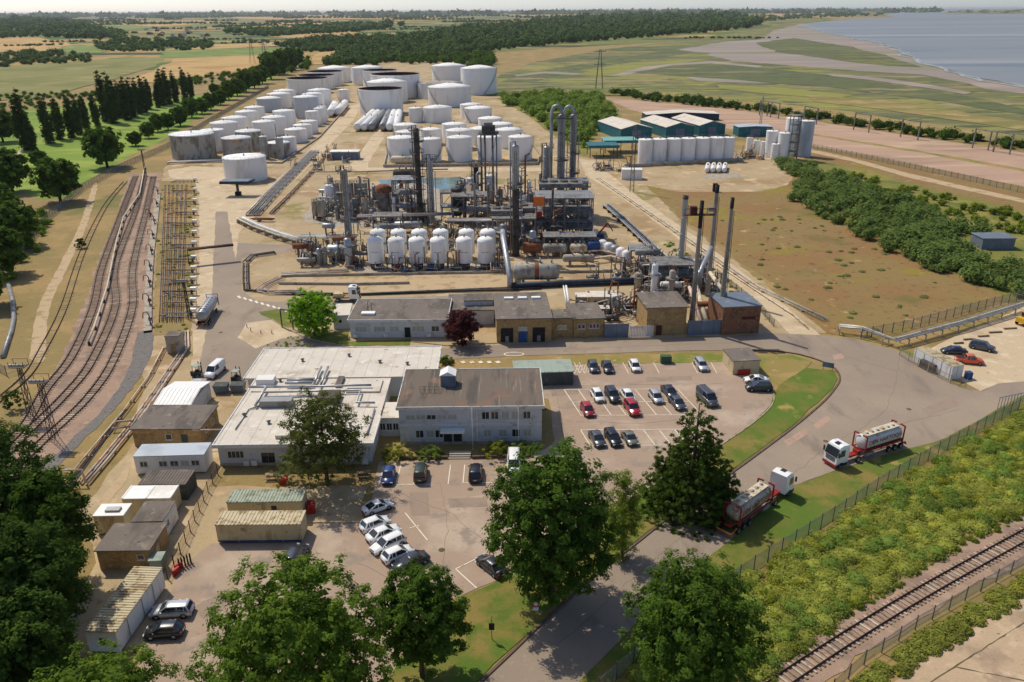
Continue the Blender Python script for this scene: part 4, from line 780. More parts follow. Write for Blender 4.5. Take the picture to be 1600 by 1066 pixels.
tank(996+6*22.2-1, 1150-5.5, 252.5, 216, 'flat', 'white_steel', 'tall white silo tank in the neat row by the blue roofed sheds', 'row of silo tanks', seg=24)
for q, lab in [((1223, 1243, 244, 186), 'tallest white tower tank with side ladder frame'), ((1245, 1265, 246, 190), 'tall bluish tower tank at the end of the tower group'), ((1213, 1231, 250, 209), 'white tower tank in front of the tallest tower'), ((1194, 1212, 247, 206), 'white tower tank left of the ladder frame'), ((1187, 1197, 245, 222), 'short white tank beside the tower tanks'), ((1176, 1186, 241, 220), 'short narrow tank before the teal block'), ((1165, 1174, 237, 216), 'narrow white tank below the teal block'), ((1204, 1215, 250, 226), 'small white tank at the foot of the towers')]:
    tank(*q, 'flat', 'blue_white' if 'bluish' in lab else 'white_steel', lab, name='tower_tank', seg=20)
def bullet(name, label, p0, p1, r, z, m='white_steel', group=None, saddles=2):
    A, B = Vector(G(*p0)), Vector(G(*p1)); d = B-A; t = T(name, label, 'vessel', (A.x, A.y, 0), math.atan2(d.y, d.x), group); L = d.length
    b = MB(); b.drum((L/2, 0, z+r), r, L-r*.6, 'x', 18); b.out('drum', m, t)
    for k in range(saddles): MB().box(L*(.22+.56*k)-.25, -r*.8, 0, L*(.22+.56*k)+.25, r*.8, z+r*.45).out('saddle', 'conc', t)
    MB().cyl((L*.5, 0, z+2*r-.1), (L*.5, 0, z+2*r+.6), .3, n=8).out('manway', 'steel', t); return t
for i, (a, b) in enumerate([((558, 206), (584, 182)), ((569, 206), (592, 182)), ((580, 206), (600, 182)), ((598, 206), (609, 182)), ((609, 206), (616, 182)), ((620, 206), (624, 182))]):
    bullet('storage_bullet', 'long horizontal white drum below the open topped tank', a, b, 2.1, .5, 'white_steel' if i not in (2, 3) else 'galv', 'horizontal drums below the open topped tank')
for i, (a, b) in enumerate([((516, 184), (524, 170)), ((528, 182), (540, 168))]): bullet('storage_bullet', 'short white drum at the end of the roadside tanks', a, b, 2.4, .6, 'white_steel', 'short drums by the diagonal road')
bullet('storage_bullet', 'cream horizontal drum before the first front row tank', (612, 257), (647, 257), 1.6, .5, 'cream_pipe')
for i in range(4): bullet('gas_bullet', 'small white drum in the set of four on a concrete pad', (1104+i*9, 271), (1106+i*9, 262), .95, .4, 'white_steel', 'four small drums on the pad')
sheet('drum_pad', [(1092, 274), (1148, 270), (1168, 276), (1110, 281)], .07, 'conc')
def bund(px, h=1.2, wd=.5):
    return strip('bund_wall', wp(px), wd, .02, h, 'conc')
bund([(600, 262), (840, 258), (845, 245), (812, 200)], 1.3); bund([(600, 262), (608, 225), (628, 190)], 1.3); bund([(985, 262), (1160, 252), (1140, 240)], 1.5); bund([(352, 255), (440, 256), (500, 215), (545, 165)], .8)
# ------------------------------------------------------------- buildings
mat('felt', S(122, 112, 102), [(S(100, 92, 84), .3, .48, .62, (1, .3, 1)), (S(146, 134, 118), .6, .56, .68), (S(84, 78, 70), 1.4, .6, .72)], .95, fine=.1)
mat('brown_felt', S(116, 104, 92), [(S(94, 86, 78), .5, .46, .6, (1, .15, 1)), (S(130, 104, 86), .25, .55, .66), (S(142, 130, 112), .9, .58, .7, (2, .1, 1))], .95, fine=.09)
mat('pale_felt', S(216, 206, 190), [(S(190, 176, 156), .25, .5, .66), (S(228, 220, 206), .5, .5, .68), (S(160, 140, 116), .45, .64, .72)], .9, fine=.07)
mat('felt_seam', S(176, 164, 146), [(S(204, 194, 178), .8, .5, .6)], .9)
mat('grey_wall', S(204, 207, 207), [(S(182, 184, 182), .5, .5, .66), (S(214, 214, 210), .9, .52, .7, (1, 1, .3))], .8, fine=.05)
mat('white_wall', S(232, 230, 224), [(S(204, 198, 188), .6, .52, .68, (1, 1, .3))], .75, fine=.05)
mat('fascia', S(216, 216, 210), [(S(164, 160, 150), .8, .54, .68)], .7)
mat('brick', S(168, 138, 92), [(S(146, 118, 78), .7, .48, .62), (S(186, 156, 106), 2.2, .5, .66)], .9, fine=.12, fs=8)
mat('red_brick', S(132, 92, 68), [(S(108, 76, 58), .8, .48, .62), (S(152, 112, 84), 2.4, .52, .66)], .9, fine=.12, fs=8)
mat('cream', S(202, 186, 146), [(S(168, 148, 108), .6, .5, .66, (1, 1, .3)), (S(140, 120, 90), 1.6, .6, .72)], .8, fine=.08)
mat('cream_roof', S(204, 190, 156), [(S(160, 138, 102), .9, .48, .62), (S(122, 98, 72), 1.8, .6, .72)], .85, fine=.1)
mat('green_roof', S(168, 176, 156), [(S(136, 140, 116), .9, .48, .62), (S(130, 108, 82), 1.4, .58, .7)], .85, fine=.1)
mat('sage', S(124, 138, 124), [(S(108, 120, 108), .6, .5, .66)], .7, fine=.05)
mat('sage_light', S(158, 170, 156), [(S(140, 150, 136), .6, .5, .66)], .8, fine=.05)
mat('dark_wall', S(74, 80, 78), [(S(92, 96, 92), .8, .5, .66)], .8)
mat('window_frame', S(214, 212, 206), rough=.6, fine=.03)
mat('door_blue', S(48, 70, 100), rough=.6)
mat('blind', S(178, 176, 164), rough=.8, rnd=.1)
mat('slate_blue', S(108, 118, 130), [(S(124, 132, 142), .5, .5, .64)], .6, fine=.05)
mat('green_door', S(66, 92, 66), rough=.7)
def face_xf(face, w, d):
    if face == 'F': return lambda u, o, z: (u, -o, z)
    if face == 'R': return lambda u, o, z: (w+o, u, z)
    if face == 'L': return lambda u, o, z: (-o, d-u, z)
    return lambda u, o, z: (w-u, d+o, z)
def fbox(b, X, u0, u1, o0, o1, z0, z1):
    p = [X(u, o, z) for u in (u0, u1) for o in (o0, o1) for z in (z0, z1)]
    x0, x1 = min(q[0] for q in p), max(q[0] for q in p); y0, y1 = min(q[1] for q in p), max(q[1] for q in p); return b.box(x0, y0, z0, x1, y1, z1)
def window(t, X, u, z, w, h, mull=0, pane='glass', fr='window_frame', sill=True):
    b = MB(); f = .07
    for a in ((u, u+w, z, z+f), (u, u+w, z+h-f, z+h), (u, u+f, z+f, z+h-f), (u+w-f, u+w, z+f, z+h-f)): fbox(b, X, a[0], a[1], .004, .06, a[2], a[3])
    for k in range(mull): c = u+w*(k+1)/(mull+1); fbox(b, X, c-.035, c+.035, .004, .055, z+f, z+h-f)
    o = b.out('window', fr, t); fbox(MB(), X, u+f*.5, u+w-f*.5, .006, .02, z+f*.5, z+h-f*.5).out('pane', pane, o)
    if sill: fbox(MB(), X, u-.08, u+w+.08, .004, .14, z-.08, z-.003).out('sill', fr, o)
    return o
def door(t, X, u, w, h, m='door_blue', z=.02):
    o = fbox(MB(), X, u, u+w, .004, .05, z, z+h).out('door', m, t); fbox(MB(), X, u+w-.16, u+w-.1, .052, .1, z+h*.45, z+h*.52).out('handle', 'galv', o); return o
def building(name, label, org, w, d, h, wall, roof, rz=0.0, rt=.2, ov=.2, cat='building', wins=(), doors=(), pitch=0, ribs=0, parapet=0, fasc=None, group=None, z0=0.0):
    t = T(name, label, cat, (org[0], org[1], z0), rz, group)
    Bx(0, 0, 0, w, d, h).out('wall', wall, t)
    if pitch:      # gable roof, ridge along x
        b = MB(); y0, y1 = -ov, d+ov; yr = d/2
        b.add([(-ov, y0, h-.02), (w+ov, y0, h-.02), (w+ov, yr, h+pitch), (-ov, yr, h+pitch), (-ov, y1, h-.02), (w+ov, y1, h-.02), (-ov, y0, h+.12), (w+ov, y0, h+.12), (w+ov, yr, h+pitch+.14), (-ov, yr, h+pitch+.14), (-ov, y1, h+.12), (w+ov, y1, h+.12)],
              [(6, 7, 8, 9), (9, 8, 11, 10), (0, 1, 7, 6), (5, 4, 10, 11), (0, 6, 9, 3), (3, 9, 10, 4), (1, 2, 8, 7), (2, 5, 11, 8), (0, 3, 2, 1), (3, 4, 5, 2)])
        if ribs:
            for k in range(ribs):
                x = -ov+.15+(w+2*ov-.3)*k/(ribs-1)
                for yy in (y0+.05, y1-.05): b.beam((x, yy, h+.14), (x, yr, h+pitch+.16), .1, .06)
        b.out('roof', roof, t)
    else:
        b = Bx(-ov, -ov, h+.003, w+ov, d+ov, h+rt)
        if ribs:
            for k in range(ribs):
                x = -ov+.1+(w+2*ov-.2)*k/(ribs-1)
                if w >= d: b.box(x-.09, -ov+.02, h+rt, x+.09, d+ov-.02, h+rt+.06)
                else:
                    y = -ov+.1+(d+2*ov-.2)*k/(ribs-1); b.box(-ov+.02, y-.09, h+rt, w+ov-.02, y+.09, h+rt+.06)
        ro = b.out('roof', roof, t)
        if parapet:
            q = MB(); e = ov+.003
            for a in ((-e-.12, -e-.12, w+e+.12, -e), (-e-.12, d+e, w+e+.12, d+e+.12), (-e-.12, -e, -e, d+e), (w+e, -e, w+e+.12, d+e)): q.box(a[0], a[1], h-.25, a[2], a[3], h+rt+parapet)
            q.out('fascia', fasc or 'fascia', ro)
    for wv in wins: window(t, face_xf(wv[0], w, d), *wv[1:])
    for dv in doors: door(t, face_xf(dv[0], w, d), *dv[1:])
    return t
def roofpx(fl, fr, h):
    A, B = Vector(G(*fl, h)), Vector(G(*fr, h)); d = B-A; return (A.x, A.y), math.atan2(d.y, d.x), d.length
# --- two storey office
OX, OY = -17.3, 107.7
off = building('office_block', 'two storey grey office block with brown felt roof', (OX, OY), 21.8, 13.2, 6.4, 'grey_wall', 'brown_felt', .012, .2, .25, parapet=.08)
X = face_xf('F', 21.8, 13.2)
for u in (1.0, 2.6, 4.2, 5.8, 7.4): window(off, X, u, 4.35, 1.45, .85, 1, 'blind' if u != 4.2 else 'glass')
for u, p in ((12.6, 'glass'), (14.0, 'glass'), (15.6, 'blind'), (17.2, 'blind'), (18.9, 'glass')): window(off, X, u, 4.3, 1.2, 1.3, 1, p)
for u, p in ((2.4, 'glass'), (4.0, 'blind'), (5.4, 'glass'), (12.8, 'blind'), (15.2, 'blind'), (17.2, 'glass'), (19, 'blind')): window(off, X, u, 1.2, 1.25, 1.35, 1, p)
fbox(MB(), X, 0, 21.8, .003, .1, 3.2, 3.65).out('band', 'fascia', off); fbox(MB(), X, 0, 21.8, .003, .12, 0, .5).out('plinth', 'conc', off)
for u in (6.7, 8.2): door(off, X, u, 1.3, 2.3, 'glass')
cn = Bx(6.3, -1.6, 2.7, 10, -.01, 2.95).out('canopy', 'white_wall', off); fbox(MB(), X, 11.8, 11.95, .003, .12, .5, 6.3).out('downpipe', 'white_wall', off)
XR = face_xf('R', 21.8, 13.2)
for u in (2, 5, 8.4): window(off, XR, u, 4.3, 1.2, 1.3, 1); window(off, XR, u, 1.2, 1.2, 1.3, 1)
hut = T('roof_hut', 'small white gabled plant hut on the brown office roof', 'hut', (-11.4, 114.6, 6.6)); Bx(0, 0, 0, 2.3, 2.2, 1.9).out('wall', 'slate_blue', hut)
MB().add([(-.15, -.15, 1.9), (2.45, -.15, 1.9), (2.45, 2.35, 1.9), (-.15, 2.35, 1.9), (1.15, -.15, 2.6), (1.15, 2.35, 2.6)], [(0, 1, 4), (2, 3, 5), (1, 2, 5, 4), (3, 0, 4, 5), (0, 3, 2, 1)]).out('roof', 'white_roof', hut)
t = T('roof_railing', 'thin rusty guard rail on the office roof beside the hut', 'railing', (-14.5, 112.5, 6.6))
for k in range(5): MB().cyl((k*.75, 0, 0), (k*.75, 0, 1), .03, n=5).out('post', 'rust', t)
MB().cyl((0, 0, 1), (3, 0, 1), .03, n=5).out('rail', 'rust', t); MB().cyl((0, 0, .5), (3, 0, .5), .025, n=5).out('rail', 'rust', t)
# --- single storey white roofed complex
cx = T('low_office_wing', 'single storey grey wing with wide pale flat roofs', 'building', (-43.2, 101.8, 0), .015)
Bx(0, 0, 0, 22.3, 22.4, 3.5).out('wall', 'grey_wall', cx); Bx(-2.0, 22.41, 0, 30, 34.6, 3.7).out('wall', 'grey_wall', cx); Bx(22.31, 8.2, 0, 25.6, 13.2, 3.2).out('link_wall', 'grey_wall', cx)
r1 = Bx(-.4, -.4, 3.503, 22.7, 21.9, 3.75).out('roof', 'pale_felt', cx); r2 = Bx(-2.4, 22.0, 3.703, 30.4, 35, 3.95).out('roof', 'pale_felt', cx); Bx(22.75, 8, 3.203, 25.85, 13.4, 3.4).out('roof', 'pale_felt', cx)
q = MB()
for a in ((-.6, -.6, 22.9, -.41), (-.6, -.4, -.41, 21.9), (22.71, -.4, 22.9, 7.9)): q.box(a[0], a[1], 3.3, a[2], a[3], 3.86)
q.out('fascia', 'fascia', r1); q = MB()
for a in ((-2.6, 35.01, 30.6, 35.2), (-2.6, 21.8, -2.41, 35), (30.41, 21.8, 30.6, 35)): q.box(a[0], a[1], 3.5, a[2], a[3], 4.05)
q.out('fascia', 'fascia', r2)
# raised roof decks, hatches and ducts
Bx(8.2, 1.2, 3.76, 13.5, 5.2, 4.3).out('roof_box', 'pale_felt', cx); Bx(12, 12.2, 3.76, 15.4, 15.2, 4.9).out('air_handler', 'dark_steel', cx); Bx(3.2, 11.2, 3.76, 8.2, 12.9, 4.9).out('air_handler', 'galv', cx); Bx(0.3, 19.5, 3.76, 3.2, 21.5, 4.8).out('air_handler', 'white_wall', cx)
Bx(13.8, 18.3, 3.76, 14.8, 21.8, 4.3).out('skylight', 'felt', cx); Bx(16, 16.2, 3.76, 21.5, 20.8, 4.05).out('roof_deck', 'pale_felt', cx)
for pts, r in [([(2.5, 17.4, 4.5), (14.5, 17.4, 4.5), (16.5, 17.6, 4.5), (20, 17.6, 4.5)], .2), ([(2.5, 15.6, 4.4), (12, 15.8, 4.4), (18.5, 16, 4.4), (18.5, 11.5, 4.4), (21.5, 11.3, 4.4)], .18), ([(5.5, 18.6, 4.6), (10, 18.6, 4.6), (10, 19.8, 4.6), (5.5, 19.8, 4.6)], .25), ([(10.2, 19, 4.2), (10.2, 21.7, 4.5), (10.2, 25, 4.6)], .22), ([(11.4, 18, 4.2), (11.4, 21.7, 4.5), (11.4, 25, 4.6)], .2), ([(2.6, 11, 4.3), (2.6, 17.4, 4.5), (-.2, 17.5, 4.5)], .22), ([(3.5, 13.6, 4.3), (12, 14, 4.3)], .16), ([(1.5, 4, 3.9), (1.6, 10.5, 3.9), (3.4, 12.2, 3.9)], .1), ([(21.6, 2, 3.95), (21.6, 10, 3.95)], .14)]:
    MB().tube(pts, r, 7).out('duct', 'cladding', cx)
for x, y in ((4, 21), (7, 20.9), (16, 8), (6, 6), (18.6, 5), (20, 28), (14, 31), (6, 29), (25, 27), (1.5, 8.5)): MB().lathe((x, y, 3.74 if y < 22 else 3.94), [(.22, 0), (.22, .4), (.38, .45), (.02, .6)], 8).out('vent', 'steel', cx)
X = face_xf('F', 22.3, 22.4)
for u, wd in ((1.3, 2.4), (14.0, 2.0), (17.4, 1.6)): window(cx, X, u, 1.3, wd, 1.2, 3)
window(cx, X, 19.4, 1.3, 1.8, 1.2, 2, 'blind')
for u in (6.2, 7.2): door(cx, X, u, .95, 2.1, 'glass')
fbox(MB(), X, 0, 22.3, .003, .1, 0, .45).out('plinth', 'conc', cx)
for u in (3.6, 4.7, 17.0, 21): fbox(MB(), X, u, u+.85, .11, .5, .2, .95).out('air_conditioner', 'white_wall', cx)
XL = face_xf('L', 22.3, 22.4)
for u in (2, 6, 11, 16): window(cx, XL, u, 1.3, 1.6, 1.2, 2)
X2 = lambda u, o, z: (22.31+u, 8.19-o, z)
for u in (.2, 1.25, 2.25): window(cx, X2, u, 1.1, .9, 1.3, 1)
for k in range(10): Bx(.2+k*2.2, -.2, 3.751, .26+k*2.2, 21.7, 3.765).out('roof_seam', 'felt_seam', r1)
for k in range(15): Bx(-1.8+k*2.2, 22.2, 3.951, -1.74+k*2.2, 34.8, 3.965).out('roof_seam', 'felt_seam', r2)
for k in range(16): Bx(.3+k*1.4, -.1, 6.601, .35+k*1.4, 13.3, 6.615).out('roof_seam', 'felt', off.children[1])
# steps, bench and terrace in front
t = T('entrance_steps', 'concrete steps up to the office entrance', 'steps', (-9.5, 103.2, 0))
for k in range(3): Bx(0, k*.35, .05, 3.2, 1.6, .2+.17*k).out('step', 'conc', t)
strip('terrace_wall', [(-17, 103.4), (-9.7, 103.4)], .3, .02, .5, 'dark_kerb'); strip('terrace_wall', [(-6.1, 103.4), (3, 103.9)], .3, .02, .5, 'dark_kerb')
t = T('picnic_bench', 'wooden picnic bench near the office corner', 'bench', (*G(568, 745), 0), .1)
Bx(-.9, -.35, .7, .9, .35, .76).out('table_top', 'wood', t)
for s in (-1, 1):
    Bx(-.9, s*.75-.13, .42, .9, s*.75+.13, .47).out('seat', 'wood', t); Bx(s*.6-.05, -.8, .36, s*.6+.05, .8, .42).out('brace', 'wood', t)
    for s2 in (-1, 1): MB().beam((s*.6, s2*.65, 0), (s*.6, s2*.2, .7), .08).out('leg', 'wood', t)
clone(t, (*G(425, 748), 0), .05, 'wooden picnic bench beside the red bin')
Bx(-.6, -.4, 0, .6, .4, .9).out('bin', 'red', None, (*G(443, 755), 0), .1, ('squat red bin below the grey green bush', 'bin'))
for px, lb in (((739, 703), 'slim white flagpole left of the entrance'), ((810, 703), 'white flagpole carrying a small faded flag')):
    t = T('flagpole', lb, 'flagpole', (*G(*px), 0)); hh = hgt(px, (px[0], 634)); MB().cyl((0, 0, 0), (0, 0, hh), .06, .035, 8).out('pole', 'white_steel', t); MB().lathe((0, 0, hh), [(.08, 0), (.08, .1), (.01, .14)], 8).out('finial', 'galv', t)
    Bx(-.2, -.2, 0, .2, .2, .1).out('base', 'conc', t)
    if 'flag' in lb[15:]: MB().add([(.05, 0, hh-.75), (.4, .05, hh-.8), (.8, -.04, hh-.72), (.8, -.04, hh-.2), (.4, .05, hh-.22), (.05, 0, hh-.15)], [(0, 1, 4, 5), (1, 2, 3, 4)]).out('flag', 'pink_pipe', t)
# --- grey bike shed and garage at the car park
o_, a_, w_ = roofpx((805, 584), (896, 581), 2.6)
building('green_shed', 'pale green flat roofed shed behind the office', o_, w_, 5.2, 2.6, 'dark_wall', 'sage_light', a_, .15, .15, 'shed', ribs=9)
o_, a_, w_ = roofpx((1147, 565), (1188, 563), 2.7)
g_ = building('garage', 'small pinkish garage at the car park corner', o_, w_, 5.5, 2.7, 'cream', 'felt', a_, .15, .15, 'garage')
Bx(.9, -.35, .05, 3.2, -.06, 1.0).out('barrier', 'red', None, (o_[0], o_[1], 0), a_, ('low red barrier in front of the garage', 'barrier'))
Bx(-1, -.6, 0, 1, .6, 1.5).out('bin', 'green_door', None, (*G(1040, 567), 0), 0, ('dark green bin behind the parked cars', 'bin'))
# --- middle row of blocks along the service road
ob, ab, wb = roofpx((546, 501), (697, 500), 3.8)
g_ = building('grey_workshop', 'long grey flat roofed block between two round trees', ob, wb, 12, 3.8, 'grey_wall', 'felt', ab, .25, .3, parapet=.05, wins=[('F', 1, 1.3, 2.4, 1.2, 2, 'blind'), ('F', 4.8, 1.3, 2.4, 1.2, 2, 'blind'), ('F', 8, 1.3, 2, 1.2, 1, 'blind'), ('F', 12.6, 1.3, 2.6, 1.2, 2, 'blind'), ('F', 16.6, 1.3, 1.6, 1.2, 1)], doors=[('F', 11.1, 1.2, 2.2, 'black')])
for u in (.6, 15.6, 6.8): fbox(MB(), face_xf('F', wb, 12), u, u+.9, .1, .5, .2, .95).out('air_conditioner', 'white_wall', g_)
Bx(2, 2.2, 4.06, 4.8, 3.6, 4.5).out('roof_unit', 'white_roof', g_); MB().cyl((3, 5, 4.06), (3, 5, 6.2), .08, n=6).out('flue', 'galv', g_); MB().cyl((3.8, 5, 4.06), (3.8, 5, 5.9), .08, n=6).out('flue', 'galv', g_)
o_, a_, w_ = roofpx((520, 494), (545, 493), 3)
building('annex', 'small pale annex beside the bright green tree', o_, w_, 7, 3, 'grey_wall', 'pale_felt', a_, .15, .15, wins=[('F', 1, 1.4, .8, .8, 0)])
o_, a_, w_ = roofpx((699, 486), (772, 485), 3.2)
building('grey_link_block', 'low grey flat roof behind the purple tree', o_, w_, 10, 3.2, 'grey_wall', 'felt', a_, .2, .2)
o_, a_, w_ = roofpx((725, 473), (770, 472), 4.2); building('grey_link_block', 'upper grey roof behind the low grey roof', (o_[0], o_[1]+.2), w_, 4.5, 4.4, 'grey_wall', 'felt', a_, .2, .1)
o_, a_, w_ = roofpx((776, 500), (862, 498), 5)
g_ = building('brick_workshop', 'yellow brick workshop with three roof lights', o_, w_, 15.5, 5, 'brick', 'felt', a_, .25, .25)
Xb = face_xf('F', w_, 15.5)
for u, m_ in ((.8, 'black'), (7.2, 'black')):
    dd = fbox(MB(), Xb, u, u+2.5, .004, .06, .02, 3.2).out('roller_door', m_, g_)
    fbox(MB(), Xb, u+.9, u+1.6, .07, .3, .3, 1.5).out('machine', 'galv', dd)
fbox(MB(), Xb, 4.3, 6.2, .004, .06, .02, 2.3).out('door', 'blue', g_)
window(g_, Xb, 4.4, 2.7, 1.7, .7, 2, 'blind')
for k in range(3): Bx(2.0+k*2.9, 11.2, 5.26, 3.9+k*2.9, 12.1, 5.6).out('roof_light', 'white_roof', g_)
o_, a_, w2 = roofpx((862, 500), (898, 499), 4); building('brick_workshop', 'plain brick annex with one boarded opening', o_, w2, 5, 4.2, 'brick', 'felt', a_, .2, .15, wins=[('F', 1.2, 1.9, 1.9, .9, 0, 'cream')])
o_, a_, w_ = roofpx((897, 500), (945, 498), 4)
building('brick_workshop', 'brick workshop with a strip of small windows', o_, w_, 9, 4, 'brick', 'felt', a_, .25, .25, wins=[('F', .8, 2, .7, 1, 0), ('F', 1.6, 2, .7, 1, 0), ('F', 3.2, 2, .6, 1, 0), ('F', 3.9, 2, .6, 1, 0), ('F', 4.6, 2, .6, 1, 0)])
o_, a_, w_ = roofpx((1012, 482), (1074, 480), 6)
building('brick_kiln_house', 'tall yellow brick house left of the chimneys', o_, w_, 9, 6, 'brick', 'felt', a_, .25, .4, doors=[('F', 2, 1.2, 2.2, 'rust_red')])
o_, a_, w_ = roofpx((1131, 481), (1190, 478), 6)
bh = building('brick_kiln_house', 'red brick house with blue grey roof right of the chimneys', o_, w_, 8.5, 6, 'red_brick', 'slate_blue', a_, .15, .15)
fbox(MB(), face_xf('F', w_, 8.5), 4.2, 7, .004, .08, 3.2, 3.8).out('sign', 'rust_red', bh)
def wallrun(name, label, a, b, h, m, gates=()):
    A, rz, L = frame2(G(*a), G(*b)); t = T(name, label, 'wall', (A.x, A.y, 0), rz); n = max(1, round(L/3))
    for k in range(n): Bx(k*L/n+.02, -.06, 0, (k+1)*L/n-.02, .06, h).out('panel', m, t); Bx(k*L/n-.08, -.1, 0, k*L/n+.018, .1, h+.1).out('post', 'fence_post', t)
    return t
wallrun('screen_wall', 'grey steel screen wall beside the brick workshop', (944, 528), (982, 527), 3.0, 'slate_blue'); wallrun('screen_wall', 'grey sheet screen wall below the chimneys', (1074, 524), (1134, 522), 3.2, 'slate_blue')
A, rz, L = frame2(G(983, 528), G(1021, 527)); t = T('slatted_gate', 'pale slatted gate beside the yellow brick house', 'gate', (A.x, A.y, 0), rz); n = 16
for k in range(n): Bx(k*L/n, -.03, .1, k*L/n+L/n*.75, .03, 2.6).out('slat', 'grey_wall', t)
Bx(0, .031, .5, L, .09, .6).out('rail', 'galv', t); Bx(0, .031, 2.1, L, .09, 2.2).out('rail', 'galv', t)
# --- left yard
o_, a_, w_ = roofpx((205.5, 671), (311, 671), 3); g_ = building('brick_store', 'flat roofed brown store beside the embankment pipes', o_, w_, 7.6, 3, 'brick', 'felt', a_, .2, .25, wins=[('F', 5, 1.2, 1.0, 1, 0), ('R', 2, 1.2, 1, 1, 0), ('R', 4.5, 1.2, 1, 1, 0)], doors=[('F', 7.4, 1, 2.1, 'dark_wall')])
o_, a_, w_ = roofpx((236, 634), (296, 634), 3.2); building('pitched_shed', 'pale sheet roofed shed behind the brown store', (o_[0]+.3, o_[1]+.6), w_-.4, 8.5, 3, 'grey_wall', 'white_roof', a_, pitch=.8, ribs=10, cat='shed')
t = T('canopy', 'grey tilted canopy beside the pale sheet roofed shed', 'canopy', (*G(300, 634), 0)); MB().add([(-1.3, 0, 2.6), (1.3, 0, 2.6), (1.5, 4.5, 3), (-1.1, 4.5, 3)], [(0, 1, 2, 3)]).out('roof', 'galv', t)
for x, y in ((-1, .2), (1, .2), (1.2, 4.2)): MB().cyl((x, y, 0), (x, y, 2.65+y*.06), .05, n=6).out('post', 'dark_steel', t)
def cabin(name, label, fl, fr, d, h, wall, roof, ribs=0, z0=.25, rt=.12, **kw):
    o, a, w = roofpx(fl, fr, h+z0+rt); t = building(name, label, o, w, d, h, wall, roof, a, rt, .06, kw.pop('cat', 'cabin'), ribs=ribs, z0=z0, **kw)
    b = MB()
    for x in (.2, w-.6):
        for y in (.2, d-.6): b.box(x, y, -z0, x+.4, y+.4, -.003)
    b.out('footing', 'conc', t); return t
cabin('portable_cabin', 'white portable cabin with five front windows', (208, 713), (318, 710), 3.4, 2.8, 'white_wall', 'blue_white', wins=[('F', .7, 1.1, 1.1, .9, 1), ('F', 3.4, 1.1, 1.2, .9, 1), ('F', 5.0, 1.1, 1.2, .9, 1), ('F', 6.5, 1.1, 1.2, .9, 1, 'blind'), ('F', 8, 1.1, 1.2, .9, 1)])
building('open_shelter', 'dark corrugated shelter between white cabin and white hut', roofpx((217, 758), (290, 757), 2.5)[0], 6.3, 3.6, 2.5, 'dark_wall', 'felt', 0, .1, .1, 'shelter', ribs=16)
cabin('site_hut', 'cream hut with bright white double roof', (190, 779), (266, 778), 3.0, 2.6, 'cream', 'white_roof', ribs=3)
h5 = cabin('site_hut', 'small cream hut with a vent box on its white roof', (145, 806), (192, 805), 2.6, 2.6, 'cream', 'white_roof'); Bx(1.2, .7, 2.73, 3, 1.6, 3.0).out('vent_box', 'galv', h5)
cabin('site_hut', 'felt roofed hut with white side door', (205, 815), (254, 814), 4.4, 2.6, 'white_wall', 'felt', wins=[('R', .8, 1.2, .8, .8, 0)], doors=[('R', 2.6, .9, 2, 'white_roof')])
b7 = building('brick_store', 'low yellow brick store with dark felt roof by the trees', roofpx((150, 861), (233, 859), 2.8)[0], roofpx((150, 861), (233, 859), 2.8)[2], 5.2, 2.8, 'brick', 'felt', .01, .15, .2, wins=[('F', 4.7, 1.5, .9, .7, 0)], doors=[('R', 1.5, 1, 2, 'cream')])
o_, a_, w_ = roofpx((232, 877), (251, 876), 2); building('green_hut', 'tiny green hut against the brick store', o_, w_, 1.6, 2, 'sage', 'sage_light', a_, .08, .08, 'hut')
lc = cabin('portable_cabin', 'long dirty white cabin with ribbed roof beside two parked cars', (132, 986), (180, 988), 10.3, 2.55, 'white_wall', 'cream_roof', ribs=26, wins=[('F', 1.3, 1.0, .9, .9, 0)])
XR = face_xf('R', 3.3, 10.3)
for u in (2.1, 5.2, 7.6): fbox(MB(), XR, u, u+.08, .06, .1, .05, 2.5).out('seam', 'galv', lc)
o_, a_, w_ = roofpx((24, 1018), (85, 1004), 2.2); building('white_shed', 'small white shed half hidden under the left trees', o_, w_, 2.6, 2.2, 'white_wall', 'felt', a_, .1, .1, 'shed')
def shipc(label, fl, fr, d, roof):
    t = cabin('site_container', label, fl, fr, d, 2.5, 'cream', roof, ribs=24, cat='container'); o, a, w = roofpx(fl, fr, 2.87)
    Xc = face_xf('F', w, d)
    for u in (2.6, 8.2): fbox(MB(), Xc, u, u+.09, .004, .05, .05, 2.45).out('post', 'cream', t)
    fbox(MB(), Xc, 3.1, 4.4, .004, .03, 1.3, 2.1).out('hatch', 'cream_roof', t); fbox(MB(), Xc, .1, w-.1, .004, .03, 0, .25).out('skirt', 'blue', t); return t
c1 = shipc('cream site container with flaking yellow ribbed roof', (336, 820), (469, 819), 2.9, 'cream_roof'); c2 = shipc('cream site container with green ribbed roof and dark window', (354, 785), (471, 783), 2.9, 'green_roof')
window(c2, face_xf('F', 10, 2.9), 5.6, 1.2, .9, .9, 0)
Bx(-.5, -.6, 0, .5, .6, 1.5).out('bin', 'red', None, (*G(487, 800), 0), .2, ('red bin at the end of the green roofed container', 'bin'))
t = T('waste_skip', 'dark steel skip beside the forklifts', 'skip', (*G(347, 613), 0), 0, 'two dark skips')
MB().hexa([(-1, -.7, .1), (1, -.7, .1), (1, .7, .1), (-1, .7, .1)], [(-1.2, -.9, 1.5), (1.2, -.9, 1.5), (1.2, .9, 1.5), (-1.2, .9, 1.5)]).out('body', 'slate_blue', t); Bx(-1.25, -.95, 1.503, 1.25, .95, 1.58).out('lid', 'dark_wall', t)
for s in (-.7, .7): Bx(s-.1, -.8, 0, s+.1, .8, .1).out('skid', 'dark_steel', t)
clone(t, (*G(373, 612), 0))
